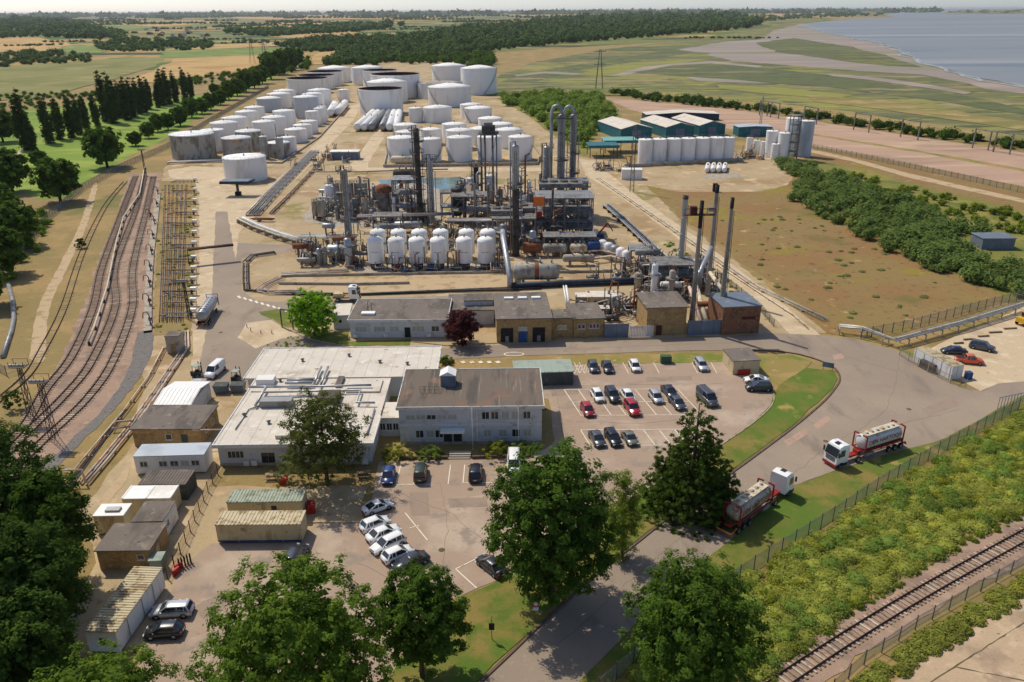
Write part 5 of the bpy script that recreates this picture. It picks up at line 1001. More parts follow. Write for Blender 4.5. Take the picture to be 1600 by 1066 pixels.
t = T('kiosk', 'brown concrete kiosk beside the siding pipe field', 'kiosk', (*G(262, 553), 0), .03); Bx(0, 0, 0, 2.6, 2.6, 3.6).out('wall', 'conc', t); Bx(-.1, -.1, 3.603, 2.7, 2.7, 3.75).out('roof', 'felt', t); fbox(MB(), face_xf('F', 2.6, 2.6), .8, 1.8, .004, .05, .05, 2.1).out('door', 'brick', t)
t = T('plant_room', 'low green hut at the side of the office wing', 'hut', (*G(365, 668), 0)); Bx(0, 0, 0, 2.4, 3.4, 2.2).out('wall', 'sage', t); Bx(-.1, -.1, 2.203, 2.5, 3.5, 2.35).out('roof', 'felt', t)
# --- right hand yard
o_, a_, w_ = roofpx((1502, 575), (1514, 571), 2.75); A = Vector(G(1430, 544, 2.75)); B = Vector(G(1489, 573, 2.75)); A2, rz, L = frame2(A, B)
t = T('shipping_container', 'long dirty white container beside the vehicle yard', 'container', (A.x, A.y, .1), rz); Bx(0, 0, 0, L, 2.6, 2.6).out('body', 'white_wall', t); q = Bx(-.02, -.02, 2.603, L+.02, 2.62, 2.68)
for k in range(28): q.box(.2+k*(L-.4)/27-.06, .05, 2.68, .2+k*(L-.4)/27+.06, 2.55, 2.72)
q.out('roof', 'cream_roof', t); Xc = face_xf('F', L, 2.6)
for k in range(5): fbox(MB(), Xc, .3+k*(L-.7)/4, .4+k*(L-.7)/4, .004, .04, .1, 2.5).out('post', 'galv', t)
fbox(MB(), face_xf('R', L, 2.6), 1.28, 1.32, .004, .04, .1, 2.5).out('door_seam', 'galv', t)
Bx(-1.6, -.7, 0, 1.6, .7, 1.6).out('trailer_cage', 'dark_steel', None, (*G(1450, 578), 0), rz, ('dark mesh cage against the white container', 'cage'))
Bx(-.5, -.5, 0, .5, .5, 1.4).out('barrel', 'blue', None, (*G(1512, 592), 0), 0, ('blue drum container at the end of the white container', 'barrel'))
fence('mesh_fence', 'rusty mesh fence in front of the white container', wp([(1405, 556), (1440, 577), (1480, 598), (1510, 608)]), 2.6, 1.7, 'conc', 'conc', gap=.22, pw=.03)
A2, rz, L = frame2(G(1558, 640), G(1596, 632)); t = T('barrier_gate', 'grey barred entrance gate by the palisade fence', 'gate', (A2.x, A2.y, 0), rz)
for k in range(9): Bx(k*L/8-.04, -.04, .05, k*L/8+.04, .04, 2.2).out('bar', 'galv', t)
Bx(-.1, -.06, 2.203, L+.1, .06, 2.3).out('rail', 'galv', t)
for i, (a, b) in enumerate([((1490, 538), (1505, 537)), ((1505, 532), (1520, 531)), ((1528, 527), (1545, 526)), ((1545, 521), (1565, 520)), ((1568, 515), (1588, 514))]):
    A2, rz, L = frame2(G(*a), G(*b)); Bx(0, -.15, 0, L, .15, .3).out('timber_baulk', 'wood', None, (A2.x, A2.y, .07), rz, ('timber baulk marking a parking bay in the vehicle yard', 'timber', 'timber baulks in the vehicle yard'))
t = T('shed', 'small blue shed by the far thicket', 'shed', (*G(1533, 390), 0)); Bx(0, 0, 0, 9, 6, 3).out('wall', 'slate_blue', t); Bx(-.2, -.2, 3.003, 9.2, 6.2, 3.2).out('roof', 'slate_blue', t)
# --- blue roofed sheds
def gable(label, px, w, d, h, p, rz, wall='teal', roof='pale_felt', name='warehouse', group=None):
    t = T(name, label, 'warehouse', (*G(*px), 0), rz, group); Bx(0, 0, 0, w, d, h).out('wall', wall, t)
    MB().add([(0, -.003, h), (w, -.003, h), (w/2, -.003, h+p), (0, d, h), (w, d, h), (w/2, d, h+p)], [(0, 1, 2), (4, 3, 5)]).out('gable', wall, t)
    b = MB()
    for s in (0, 1):
        x = -.3 if not s else w+.3
        b.hexa([(x, -.4, h-.15), (w/2, -.4, h+p), (w/2, d+.4, h+p), (x, d+.4, h-.15)], [(x, -.4, h+.05), (w/2, -.4, h+p+.2), (w/2, d+.4, h+p+.2), (x, d+.4, h+.05)])
    b.out('roof', roof, t); fbox(MB(), face_xf('F', w, d), w*.35, w*.65, .004, .1, 0, h*.8).out('roller_door', 'slate_blue', t); return t
gable('teal gabled warehouse with beige roof next to the teal canopies', (970, 219), 17, 34, 5.5, 2, .25); gable('teal gabled warehouse in the middle of three', (1040, 216), 16, 34, 5.5, 2, .25); gable('teal gabled warehouse nearest the teal block', (1092, 213), 15, 34, 5.5, 2, .25)
gable('low navy roofed shed behind the teal warehouses', (1010, 190), 44, 14, 4, 1, .05, 'navy', 'pale_felt')
gable('flat teal block behind the tower tanks', (1153, 214), 18, 9, 5, .3, .05, 'teal', 'blue_white')
for lb, px, w, d, h, rm in [('teal canopy on posts beside the pale road', (921, 247), 13, 10, 5.2, 'teal'), ('pale teal canopy behind the first canopy', (945, 240), 15, 11, 5.6, 'teal_light')]:
    t = T('loading_canopy', lb, 'canopy', (*G(*px), 0), .05); Bx(-.5, -.5, h, w+.5, d+.5, h+.35).out('roof', rm, t); Bx(-.55, -.55, h-.9, w+.55, -.51, h+.3).out('fascia', 'teal', t); Bx(w+.51, -.5, h-.9, w+.55, d+.5, h+.3).out('fascia', 'teal', t)
    for x in (.3, w*.5, w-.3):
        for y in (.3, d-.3): MB().cyl((x, y, 0), (x, y, h-.003), .18, n=8).out('post', 'dark_steel', t)
Bx(0, 0, 0, 8, 4.5, 4).out('site_cabin', 'white_wall', None, (*G(971, 281), 0), -.1, ('plain white cabin by the tall lattice mast', 'cabin'))
Bx(0, 0, 0, 1.6, 1.2, 3).out('black_cabinet', 'black', None, (*G(1114, 300), 0), 0, ('lone black cabinet on the dry heath', 'cabinet'))
# navy roof shelter in the process yard and canopies by the left tank
t = T('weigh_canopy', 'navy canopy on one column beside the wide clean tank', 'canopy', (*G(372, 306), 0)); MB().hexa([(-5.5, -2, 4.6), (5, -2, 4.6), (6, 3, 5.0), (-5.5, 3, 5.0)], [(-5.5, -2, 5.4), (5, -2, 5.4), (6, 3, 5.6), (-5.5, 3, 5.6)]).out('roof', 'navy', t); Bx(-5.4, -1.9, 5.42, 4.9, 2.9, 5.62).out('roof_sheet', 'slate_blue', t)
MB().cyl((0, .5, 0), (0, .5, 4.7), .5, n=10).out('column', 'dark_steel', t); Bx(-1, -.2, 0, 1, 1.2, 1.4).out('base_box', 'black', t)
t = T('pump_shelter', 'blue walled shelter with white roof in the tank farm yard', 'shelter', (*G(517, 250), 0)); Bx(0, 0, 0, 12.5, 5, 3.4).out('wall', 'slate_blue', t); Bx(-.4, -.4, 3.403, 12.9, 5.4, 3.7).out('roof', 'white_roof', t)
# village houses far behind
for i in range(26):
    x, y = random.uniform(225, 345), random.uniform(44, 62); l = G(x, y); s = random.uniform(9, 15)
    gable('small distant house in the village beyond the fields', (x, y), s, s*.8, 5, 3, random.uniform(-.6, .6), random.choice(['white_wall', 'red_brick', 'cream', 'white_wall']), random.choice(['rust', 'red_brick', 'felt']), 'house', 'houses of the distant village')
for o in COL.objects:
    if o.get('label', '').startswith('small distant house'): o['category'] = 'house'
# ------------------------------------------------------------- vehicles
for n_, c_ in {'white': (246, 245, 241), 'silver': (190, 192, 194), 'grey': (82, 86, 92), 'dark': (44, 48, 56), 'black': (20, 20, 22), 'blue': (30, 62, 128), 'green': (46, 58, 46), 'redcar': (168, 26, 34), 'orangecar': (226, 92, 34), 'olive': (112, 116, 104), 'navyblue': (34, 44, 66)}.items():
    mat('paint_'+n_, S(*c_), rough=.32, metal=.25 if n_ in ('silver', 'grey') else 0, fine=.02, spec=.5, coat=.6)
mat('tyre', (.018, .018, .018), rough=.9, fine=0); mat('rim', S(168, 168, 168), rough=.35, metal=.7, fine=0); mat('car_glass', (.02, .026, .032), rough=.06, spec=.7, fine=0, coat=.4)
mat('lamp_white', S(226, 226, 222), rough=.2, fine=0, spec=.6); mat('lamp_red', S(150, 14, 16), rough=.25, fine=0); mat('trim', (.03, .03, .032), rough=.6, fine=0)
mat('truck_red', S(150, 44, 38), [(S(110, 40, 34), 1, .5, .65)], .5); mat('tank_white', S(212, 208, 198), [(S(176, 164, 146), .6, .54, .68)], .4, fine=.04)
mat('tank_grime', S(182, 168, 148), [(S(140, 112, 84), .5, .48, .62), (S(198, 188, 172), .9, .5, .66)], .5, fine=.06); mat('truck_orange', S(204, 128, 46), [(S(160, 96, 40), 1, .5, .64)], .6)
def loft(b, st, sm=True):     # stations: (x, [(y, z) half profile from bottom to top])
    n = len(st[0][1]); vs = []
    for x, pr in st: vs += [(x, -y, z) for y, z in pr]+[(x, y, z) for y, z in pr[::-1]]
    m = 2*n; fs = [(i*m+k, i*m+(k+1) % m, (i+1)*m+(k+1) % m, (i+1)*m+k) for i in range(len(st)-1) for k in range(m)]
    fs += [tuple(range(m-1, -1, -1)), tuple(range((len(st)-1)*m, len(st)*m))]
    return b.add(vs, fs, [sm]*(len(fs)-2)+[False]*2)
CARK = {'hatch': (4.1, 1.76, 1.48, .92, -1.75, -1.35, .35, 1.15, .86), 'saloon': (4.6, 1.8, 1.44, .93, -1.7, -.95, .45, 1.25, .88), 'estate': (4.65, 1.8, 1.48, .94, -2.15, -1.85, .4, 1.2, .88), 'suv': (4.55, 1.88, 1.72, 1.08, -2.1, -1.75, .45, 1.15, 1.04), 'jeep': (4.2, 1.8, 1.9, 1.15, -2.0, -1.9, .75, 1.05, 1.15), 'van': (5.2, 1.98, 2.1, 1.25, -2.5, -2.45, 1.0, 1.75, 1.15), 'pickup': (4.9, 1.85, 1.7, 1.05, -.75, -.6, .6, 1.25, 1.0), 'coupe': (4.2, 1.78, 1.34, .88, -1.5, -.5, .3, 1.1, .84)}
CAR0 = {}
def make_car(kind, loc, rz, paint, label, group=None):
    if kind not in CAR0:
        L, W, Hh, belt, xr, rr, rf, xf, hood = CARK[kind]; w = W/2; t = T('parked_car', 'car', 'car'); h2 = L/2; d = {}
        b = MB(); z0 = .22
        def pr(k, zt): return [(w*k*.86, z0), (w*k, z0+.16), (w*k*1.0, zt-.18), (w*k*.9, zt)]
        loft(b, [(-h2, pr(.8, belt-.18)), (-h2+.12, pr(.93, belt-.06)), (-h2+.5, pr(1, belt)), (xr*.5, pr(1, belt)), (xf-.1, pr(1, belt-.01)), (h2-.55, pr(.98, hood-.1)), (h2-.14, pr(.9, hood-.22)), (h2, pr(.76, hood-.34))])
        body = b.out('body', 'paint_white', t)
        g = MB(); wt = w*.74; wb = w*.9; zt = Hh-.05; full = kind == 'van'
        loft(g, [(xr, [(wb*.97, belt-.03), (wb*.97, belt)]), (rr, [(wb, belt-.03), (wt, zt)]), (rf, [(wb, belt-.03), (wt, zt)]), (xf, [(wb*.95, belt-.04), (wb*.95, belt-.015)])], False)
        g.out('glasshouse', 'car_glass', t)
        r = MB(); e = .04; loft(r, [(rr-.1, [(wt*.96, zt-.03), (wt*.8, zt+.02)]), (rr+.15, [(wt+.02, zt-.04), (wt*.85, Hh)]), (rf-.25, [(wt+.02, zt-.04), (wt*.85, Hh)]), (rf+.06, [(wt*.97, zt-.05), (wt*.85, zt+.01)])])
        for s in (-1, 1):
            mids = [(rr+rf)/2-.1]+([] if kind in ('coupe', 'pickup') else [rr+.25])
            r.beam((xf-.05, s*wb*.95, belt), (rf, s*(wt+.01), zt), .08); r.beam((xr+.05, s*wb*.97, belt), (rr, s*(wt+.01), zt), .14)
            for mx in mids: r.beam((mx, s*(wb+.012), belt-.02), (mx, s*(wt+.02), zt), .1, .05)
            if full: r.hexa([(xr+.05, s*wb, belt-.02), (-.1, s*wb, belt-.02), (-.1, s*(wb+.03), belt-.02), (xr+.05, s*(wb+.03), belt-.02)], [(rr, s*wt, zt), (-.1, s*wt, zt), (-.1, s*(wt+.03), zt), (rr, s*(wt+.03), zt)])
        r.out('roof', 'paint_white', t)
        if kind == 'pickup': Bx(-h2+.15, -w*.8, belt-.1, xr-.1, w*.8, belt+.02).out('load_bed', 'trim', t)
        R = .33 if kind not in ('suv', 'jeep', 'van') else .37
        for sx in (h2-.85, -h2+.85):
            for s in (-1, 1):
                y = s*(w-.1); q = MB().lathe((0, 0, 0), [(.2, -.11), (R-.03, -.11), (R, -.07), (R, .07), (R-.03, .11), (.2, .11)], 14, True, 'y').out('wheel', 'tyre', t, (sx, y, R))
                MB().lathe((0, s*.07, 0), [(.01, .03*s), (R*.62, .035*s), (R*.66, 0)], 10, True, 'y').out('rim', 'rim', q)
                MB().lathe((0, 0, 0), [(R+.02, -.02), (R+.07, -.02), (R+.07, .02), (R+.02, .02)], 14, True, 'y').out('arch', 'trim', t, (sx, s*(w+.0), R))
        for s in (-1, 1):
            MB().cbox((h2-.2, s*w*.66, hood-.3), (.3, .34, .15)).out('headlight', 'lamp_white', t); MB().cbox((-h2+.1, s*w*.76, belt-.22), (.14, .22, .28)).out('tail_light', 'lamp_red', t)
            MB().cbox((xf-.35, s*(w+.08), belt+.05), (.12, .18, .13)).out('mirror', 'paint_white', t)
        MB().cbox((h2-.06, 0, .36), (.16, w*1.3, .2)).out('bumper', 'trim', t); MB().cbox((-h2+.05, 0, .36), (.16, w*1.3, .18)).out('bumper', 'trim', t); MB().cbox((h2-.07, 0, .58), (.1, w*.9, .12)).out('grille', 'trim', t); MB().cbox((-h2+.0, 0, .62), (.08, .5, .12)).out('number_plate', 'lamp_white', t)
        CAR0[kind] = t; c = t
        c.location = (*loc, .058); c.rotation_euler = (0, 0, rz); c['label'] = label
        if group: c['group'] = group
    else:
        c = clone(CAR0[kind], (*loc, .058), rz, label)
        if 'group' in c: del c['group']
        if group: c['group'] = group
    c.name = {'van': 'parked_van', 'pickup': 'parked_pickup'}.get(kind, 'parked_car'); c['category'] = {'van': 'van', 'pickup': 'pickup'}.get(kind, 'car')
    for ch in c.children:
        if ch.name.split('.')[0] in ('body', 'roof', 'mirror') and ch.material_slots:
            ch.material_slots[0].link = 'OBJECT'; ch.material_slots[0].material = MATS['paint_'+paint]
    return c
U, D, R_ = math.radians(90), math.radians(-90), math.radians
for k, px, ang, pt, lb in [
 ('hatch', (607, 742), -88, 'blue', 'blue hatchback facing away from the office in the first bay'), ('jeep', (657, 738), 92, 'green', 'dark green boxy off roader by the office shrubs'), ('suv', (743, 737), 90, 'black', 'black tall car right of the entrance steps'), ('van', (803, 725), -90, 'white', 'white van mostly hidden behind the big dark tree'),
 ('coupe', (590, 790), 33, 'white', 'white saloon at the top of the slanted row with a gap below'), ('hatch', (586, 817), 36, 'white', 'white hatchback second in the slanted row'), ('saloon', (599, 832), 38, 'white', 'white saloon third in the slanted row'), ('estate', (606, 848), 220, 'white', 'white estate reversed into the slanted row'), ('hatch', (621, 864), 38, 'white', 'white hatchback between estate and dark car'), ('saloon', (642, 876), 215, 'dark', 'dark saloon closing the slanted row'),
 ('estate', (268, 952), 184, 'silver', 'silver estate beside the long dirty cabin'), ('hatch', (256, 984), 184, 'black', 'black hatchback beside the silver estate'), ('suv', (462, 868), 80, 'dark', 'dark car peeping over the wide bright tree'), ('saloon', (768, 882), 130, 'black', 'black car tucked under the big dark tree'),
 ('hatch', (927, 572), -86, 'grey', 'dark grey hatchback next to the hatched bay'), ('saloon', (949, 572), -86, 'dark', 'dark car second from the pale green shed'), ('hatch', (992, 571), -86, 'white', 'lone white car before the dry verge'), ('estate', (1096, 569), -86, 'silver', 'lone silver car between green bin and garage'),
 ('coupe', (1181, 592), 175, 'white', 'white car parked sideways by the garage'), ('suv', (1186, 604), 178, 'dark', 'dark car parked sideways by the garage'),
 ('hatch', (934, 617), -80, 'white', 'white hatchback behind the red hatchback'), ('suv', (957, 617), -80, 'dark', 'dark car between two white cars'), ('saloon', (981, 617), -80, 'white', 'white saloon behind the second red car'), ('hatch', (1025, 619), -80, 'silver', 'silver hatchback in the middle bays'), ('saloon', (1046, 611), -78, 'navyblue', 'dark blue saloon beside the silver hatchback'), ('saloon', (1058, 628), -78, 'grey', 'grey saloon half behind the conifer'), ('van', (1105, 622), -75, 'grey', 'dark grey van beside the conifer top'),
 ('hatch', (918, 639), -80, 'redcar', 'bright red hatchback at the end of the bays'), ('suv', (988, 637), -80, 'redcar', 'deep red car in the middle bays'),
 ('saloon', (933, 684), -78, 'grey', 'dark grey saloon in the front bays'), ('estate', (958, 683), -78, 'black', 'black estate in the front bays'), ('coupe', (984, 683), -78, 'olive', 'olive grey open top car in the front bays'),
 ('saloon', (1491, 547), 170, 'navyblue', 'dark car behind the orange pickup'), ('pickup', (1515, 562), -14, 'orangecar', 'orange pickup beside the white container'), ('suv', (1535, 541), -38, 'grey', 'dark estate in the right vehicle yard'),
 ('van', (336, 579), -98, 'white', 'white van with ribbed roof near the forklifts')]:
    make_car(k, G(*px, .75), R_(ang), pt, lb)
# --- tank container lorries
def wheelset(t, x, r=.5, w=1.22, tw=.32):
    for s in (-1, 1):
        q = MB().lathe((0, 0, 0), [(.3, -tw/2), (r-.05, -tw/2), (r, -tw/2+.06), (r, tw/2-.06), (r-.05, tw/2), (.3, tw/2)], 16, True, 'y').out('wheel', 'tyre', t, (x, s*(w-tw/2), r))
        MB().lathe((0, 0, 0), [(.01, s*.1), (.2, s*.1), (.3, s*.15)], 10, True, 'y').out('rim', 'rim', q)
def text_mesh(body, size):
    cu = bpy.data.curves.new('lettering', 'FONT'); cu.body = body; cu.size = size; cu.align_x = 'CENTER'; cu.align_y = 'CENTER'; cu.extrude = .008
    o = bpy.data.objects.new('tmp', cu); COL.objects.link(o); dg = bpy.context.evaluated_depsgraph_get(); me = bpy.data.meshes.new_from_object(o.evaluated_get(dg)); bpy.data.objects.remove(o); return me
LET = text_mesh('DEN HARTOGH', .95)
def cab_unit(t, x):
    def sec(a, zb, zt): return [(1.18*a, zb), (1.24*a, zb+.3), (1.24*a, zt-.35), (1.1*a, zt)]
    c = loft(MB(), [(x-2.3, sec(1, .75, 3.5)), (x-1.2, sec(1, .75, 3.62)), (x-.55, sec(1, .7, 3.4)), (x-.12, sec(.99, .6, 2.2)), (x, sec(.96, .6, 1.9))], False).out('cab', 'paint_white', t)
    MB().hexa([(x-.1, -1.12, 1.95), (x-.1, 1.12, 1.95), (x+.06, 1.12, 1.95), (x+.06, -1.12, 1.95)], [(x-.5, -1.08, 3.12), (x-.5, 1.08, 3.12), (x-.36, 1.08, 3.16), (x-.36, -1.08, 3.16)]).out('windscreen', 'car_glass', c)
    for s in (-1, 1):
        MB().hexa([(x-1.5, s*1.22, 1.9), (x-.5, s*1.22, 1.9), (x-.5, s*1.27, 1.9), (x-1.5, s*1.27, 1.9)], [(x-1.45, s*1.2, 2.95), (x-.65, s*1.2, 2.95), (x-.65, s*1.27, 2.95), (x-1.45, s*1.27, 2.95)]).out('side_window', 'car_glass', c)
        MB().cbox((x-.1, s*1.42, 2.4), (.14, .22, .75)).out('mirror', 'trim', c); MB().cbox((x-.02, s*.9, .85), (.12, .42, .25)).out('headlight', 'lamp_white', c); MB().cbox((x-1.5, s*1.2, .55), (1.2, .12, .35)).out('step', 'trim', c)
    for k in range(3): Bx(x+.005, -.85, 1.15+k*.25, x+.04, .85, 1.3+k*.25).out('grille', 'trim', c)
    Bx(x-.3, -1.24, .3, x+.1, 1.24, .72).out('bumper', 'truck_red', t); Bx(x-1.5, -.35, 3.58, x-.8, .35, 3.66).out('roof_hatch', 'trim', c)
def lorry(label, loc, rz, grimy=False):
    t = T('tank_lorry', label, 'lorry', (*loc, .058), rz); tm = 'tank_grime' if grimy else 'tank_white'
    cab_unit(t, 7.3); Bx(1.6, -.45, .7, 5.0, .45, .95).out('chassis', 'truck_red', t); Bx(-7.2, -.5, 1.0, 2.2, .5, 1.3).out('trailer_chassis', 'truck_red', t)
    for x in (6.3, 2.7): wheelset(t, x)
    for x in (-6.3, -5.0, -3.7): wheelset(t, x)
    b = MB().drum((-2.4, 0, 2.55), 1.18, 7.2, 'x', 22); k = b.out('tank', tm, t)
    for x in (1.55, -6.35):
        for s in (-1, 1):
            MB().beam((x, s*1.17, 1.32), (x, s*1.17, 3.85), .16).out('frame_post', 'truck_red', t); MB().beam((x, s*1.1, 3.8), (x, s*.35, 3.85), .18).out('corner_brace', 'truck_red', t)
        Bx(x-.09, -1.1, 1.32, x+.09, 1.1, 1.5).out('frame_sill', 'truck_red', t)
    for s in (-1, 1): MB().beam((-6.2, s*1.1, 1.4), (1.4, s*1.1, 1.4), .14).out('frame_rail', 'truck_red', t)
    wk = Bx(-5.8, -.7, 3.74, 1.0, .7, 3.8).out('walkway', 'cream_pipe', t)
    for k2 in range(6): MB().lathe((-5+k2*1.1, .1, 3.8), [(.26, 0), (.26, .08), (.01, .12)], 10).out('hatch', 'galv', wk)
    for s in (-1, 1):
        o = link_mesh('lettering', LET, MATS['truck_red'], t, (-2.4, s*1.2, 2.7)); o.rotation_euler = (math.pi/2, 0, 0 if s < 0 else math.pi)
    for k2 in range(7): Bx(-6.62, -.3, 1.5+k2*.33, -6.58, .3, 1.54+k2*.33).out('rung', 'galv', t)
    bb = MB()
    if grimy:
        bb.tube([(-6.9, -1.15, 1.1), (-7.9, -1.15, .75), (-8.0, -1.1, .7), (-8.0, 1.1, .7), (-7.9, 1.15, .75), (-6.9, 1.15, 1.1)], .11, 6); bb.out('rear_guard', 'truck_orange', t); Bx(-7.9, -1.2, .45, -7.75, 1.2, .65).out('bumper', 'truck_orange', t)
    else: Bx(-7.4, -1.2, .5, -7.25, 1.2, .7).out('bumper', 'truck_red', t)
    for s in (-1, 1): Bx(-7.3, s*1.05-.12, .75, -7.22, s*1.05+.12, .95).out('tail_light', 'lamp_red', t); MB().cyl((-.5, s*.95, .75), (1.2, s*.95, .75), .3, n=10).out('fuel_tank', 'galv', t)
    for x in (1.0, ): 
        for s in (-1, 1): MB().beam((x, s*.7, .2), (x, s*.7, 1.0), .14).out('landing_leg', 'trim', t)
    return t
lorry('white tank lorry with red frame coming out of the gate bend', (52.9, 103.9), R_(206)); lorry('grimy tank lorry with orange rear guard driving towards the plant', (32.6, 89.6), R_(43), True)
t = T('road_tanker', 'grey road tanker with blue hoop parked by the siding', 'tanker', (*G(326, 497), .058), R_(97)); b = MB().drum((0, 0, 2.3), 1.2, 10.5, 'x', 18).out('tank', 'cladding', t)
Bx(-5.6, -.5, .8, 5.6, .5, 1.1).out('chassis', 'rust_red', t)
for x in (-4.4, -3.1, 3.2): wheelset(t, x)
for k in range(6):
    for s in (-1, 1): MB().lathe((-3.5+k*1.4, s*.35, 3.45), [(.25, 0), (.25, .14), (.01, .18)], 8).out('hatch', 'tank_white', t)
MB().tube([(5.4, -1.2, 1), (5.4, -1.2, 3.6), (5.4, 1.2, 3.6), (5.4, 1.2, 1)], .1, 6).out('hoop', 'blue', t); Bx(-6, -1.2, .5, -5.8, 1.2, .8).out('bumper', 'rust', t)
t = T('flatbed_truck', 'small white cab truck beside the bright green tree', 'truck', (*G(541, 470), .07), R_(0)); cab_unit(t, 3.2); Bx(-3, -1.1, .95, .7, 1.1, 1.15).out('flatbed', 'wood', t); Bx(-3, -.4, .6, 1.5, .4, .94).out('chassis', 'trim', t); Bx(-2.7, -.9, 1.153, -.6, .9, 1.9).out('load', 'cream', t)
for x in (2.2, -1.8): wheelset(t, x, .45, 1.15)
t = T('yellow_machine', 'yellow machine cut off at the vehicle yard edge', 'machine', (*G(1600, 508), .07), .4); Bx(-1.6, -1, .7, 1.2, 1, 1.7).out('body', 'yellow', t); Bx(-.4, -.8, 1.703, .9, .8, 2.7).out('cab', 'car_glass', t); Bx(-.5, -.9, 2.703, 1, .9, 2.85).out('cab_roof', 'yellow', t)
for x in (-1, 1): wheelset(t, x, .55, 1.1)
def forklift(label, px, rz):
    t = T('forklift', label, 'forklift', (*G(*px), .055), rz); Bx(-1.1, -.55, .3, .5, .55, 1.0).out('body', 'dark_wall', t); Bx(-1.2, -.55, .4, -.75, .55, 1.25).out('counterweight', 'black', t)
    for x in (-.7, .45):
        for y in (-.5, .5): MB().beam((x, y, 1), (x*.9, y, 2.1), .07).out('post', 'black', t)
    Bx(-.8, -.6, 2.1, .6, .6, 2.18).out('overhead_guard', 'sage_light', t); Bx(-.35, -.3, 1.0, .1, .3, 1.3).out('seat', 'black', t)
    for y in (-.35, .35): Bx(.6, y-.06, .05, .72, y+.06, 2.6).out('mast', 'black', t); Bx(.72, y-.06, .08, 1.8, y+.06, .13).out('fork', 'galv', t)
    for x in (-.75, .35): wheelset(t, x, .3, .6, .22)
    return t
forklift('dark forklift left of the ribbed roof van', (310, 588), R_(60)); forklift('dark forklift behind the two skips', (371, 596), R_(80))
# ------------------------------------------------------------- process plant
sheet('unit_slab', [(470, 345), (500, 300), (660, 285), (690, 300), (690, 345), (600, 358), (520, 355)], .06, 'conc', .3, 4)
sheet('unit_slab', [(720, 300), (800, 285), (905, 300), (930, 350), (935, 405), (760, 408), (720, 350)], .062, 'slab', .3, 4)
sheet('unit_slab', [(560, 415), (790, 412), (795, 432), (555, 434)], .064, 'conc', .2, 4)
sheet('wash_pit_floor', [(440, 434), (560, 432), (790, 428), (800, 450), (560, 460), (430, 458)], .066, 'dirt_track', .2, 4)
for px in ([(430, 460), (560, 462), (800, 452)], [(440, 433), (560, 431), (790, 427)], [(436, 445), (560, 446), (640, 444)], [(800, 428), (1010, 425)], [(905, 395), (1000, 420)]): bund(px, .7, .3)
def pbase(px): return G(*px)
def column(label, base, top, wpx, m='cladding', plats=(.3, .6, .95), m2=None, split=0, ladder=True, name='distillation_column', swan=0, group=None):
    b = G(*base); h = hgt(base, (base[0]+(800-base[0])*0, top)); dd = math.hypot(math.hypot(*b), H-h*.5); r = wpx/2/F*dd; t = T(name, label, 'column', (*b, 0), 0, group)
    zs = h*split
    MB().lathe((0, 0, 0), [(r*1.15, 0), (r, h*.1), (r, h-r*.6 if not split else zs)], 16).out('shell', m2 if split else m, t)
    if split: MB().lathe((0, 0, 0), [(r*1.04, zs), (r*1.04, h-r*.6)], 16).out('upper_shell', m, t)
    MB().lathe((0, 0, h-r*.6), [(r*1.05, 0), (r*.9, r*.35), (r*.5, r*.55), (.02, r*.62)], 16).out('dome', m, t)
    for k in range(int(h/4)): MB().lathe((0, 0, 2+k*4), [(r*1.0, 0), (r+.1, .03), (r+.1, .2), (r*1.0, .24)], 16).out('flange', m if 2+k*4 > zs else (m2 or m), t)
    for p in plats:
        z = h*p; a0 = random.uniform(0, 6); q = MB(); ri, ro, n = r+.05, r+1.3, 14
        vs = []
        for i in range(n+1):
            a = a0+i*4.4/n
            for rr, zz in ((ri, z), (ro, z), (ro, z+.12), (ri, z+.12)): vs.append((rr*math.cos(a), rr*math.sin(a), zz))
        q.add(vs, [(i*4+k, i*4+(k+1) % 4, i*4+4+(k+1) % 4, i*4+4+k) for i in range(n) for k in range(4)]+[(3, 2, 1, 0), (n*4, n*4+1, n*4+2, n*4+3)])
        for i in range(n+1):
            a = a0+i*4.4/n; q.beam((ro*math.cos(a), ro*math.sin(a), z+.1), (ro*math.cos(a), ro*math.sin(a), z+1.2), .07)
            if i < n: a2 = a+4.4/n; q.beam((ro*math.cos(a), ro*math.sin(a), z+1.2), (ro*math.cos(a2), ro*math.sin(a2), z+1.2), .07)
        q.out('platform', 'dark_steel', t)
    if ladder:
        q = MB()
        for s in (-.3, .3): q.beam((s, -r-.35, .2), (s, -r-.35, h*.95), .09)
        for k in range(int(h*.95)): q.beam((-.3, -r-.35, .5+k), (.3, -r-.35, .5+k), .06)
        q.out('ladder', 'dark_steel', t)
    rp = max(.18, r*.22); a = random.uniform(2.5, 3.8); dx, dy = math.cos(a), math.sin(a)
    if swan:
        R = swan; MB().tube([(0, 0, h-.3), (0, 0, h+R*.6), (-R*.4, 0, h+R*1.35), (-R, 0, h+R*1.6), (-R*1.6, 0, h+R*1.35), (-R*2, 0, h+R*.5), (-R*2, 0, h*.75), (-R*2, 0, h*.3)], rp*1.9, 10).out('overhead_pipe', 'cladding', t)
    else: MB().tube([(0, 0, h), (0, 0, h+.7), (dx*(r+.5), dy*(r+.5), h+.7), (dx*(r+.55), dy*(r+.55), h*.5), (dx*(r+.6), dy*(r+.6), .3)], rp, 8).out('overhead_pipe', 'steel', t)
    MB().tube([(r*.7, -r*.8, h*.2), (r+.6, -r*.9, h*.22), (r+.7, -r*.9, h*.8), (r*.7, -r*.6, h*.82)], rp*.6, 6).out('side_pipe', 'galv', t)
    return t
column('slim grey column on the left side of the plant', (549, 404), 264, 9.5, 'galv', (.45, .98)); column('pale grey column beside the black ragged tower', (676, 352), 246, 8, 'cladding', (.97,))
column('black ragged column thick with ladders and platforms', (657, 348), 200, 9, 'dark_steel', (.2, .35, .5, .62, .74, .86, .97), swan=0)
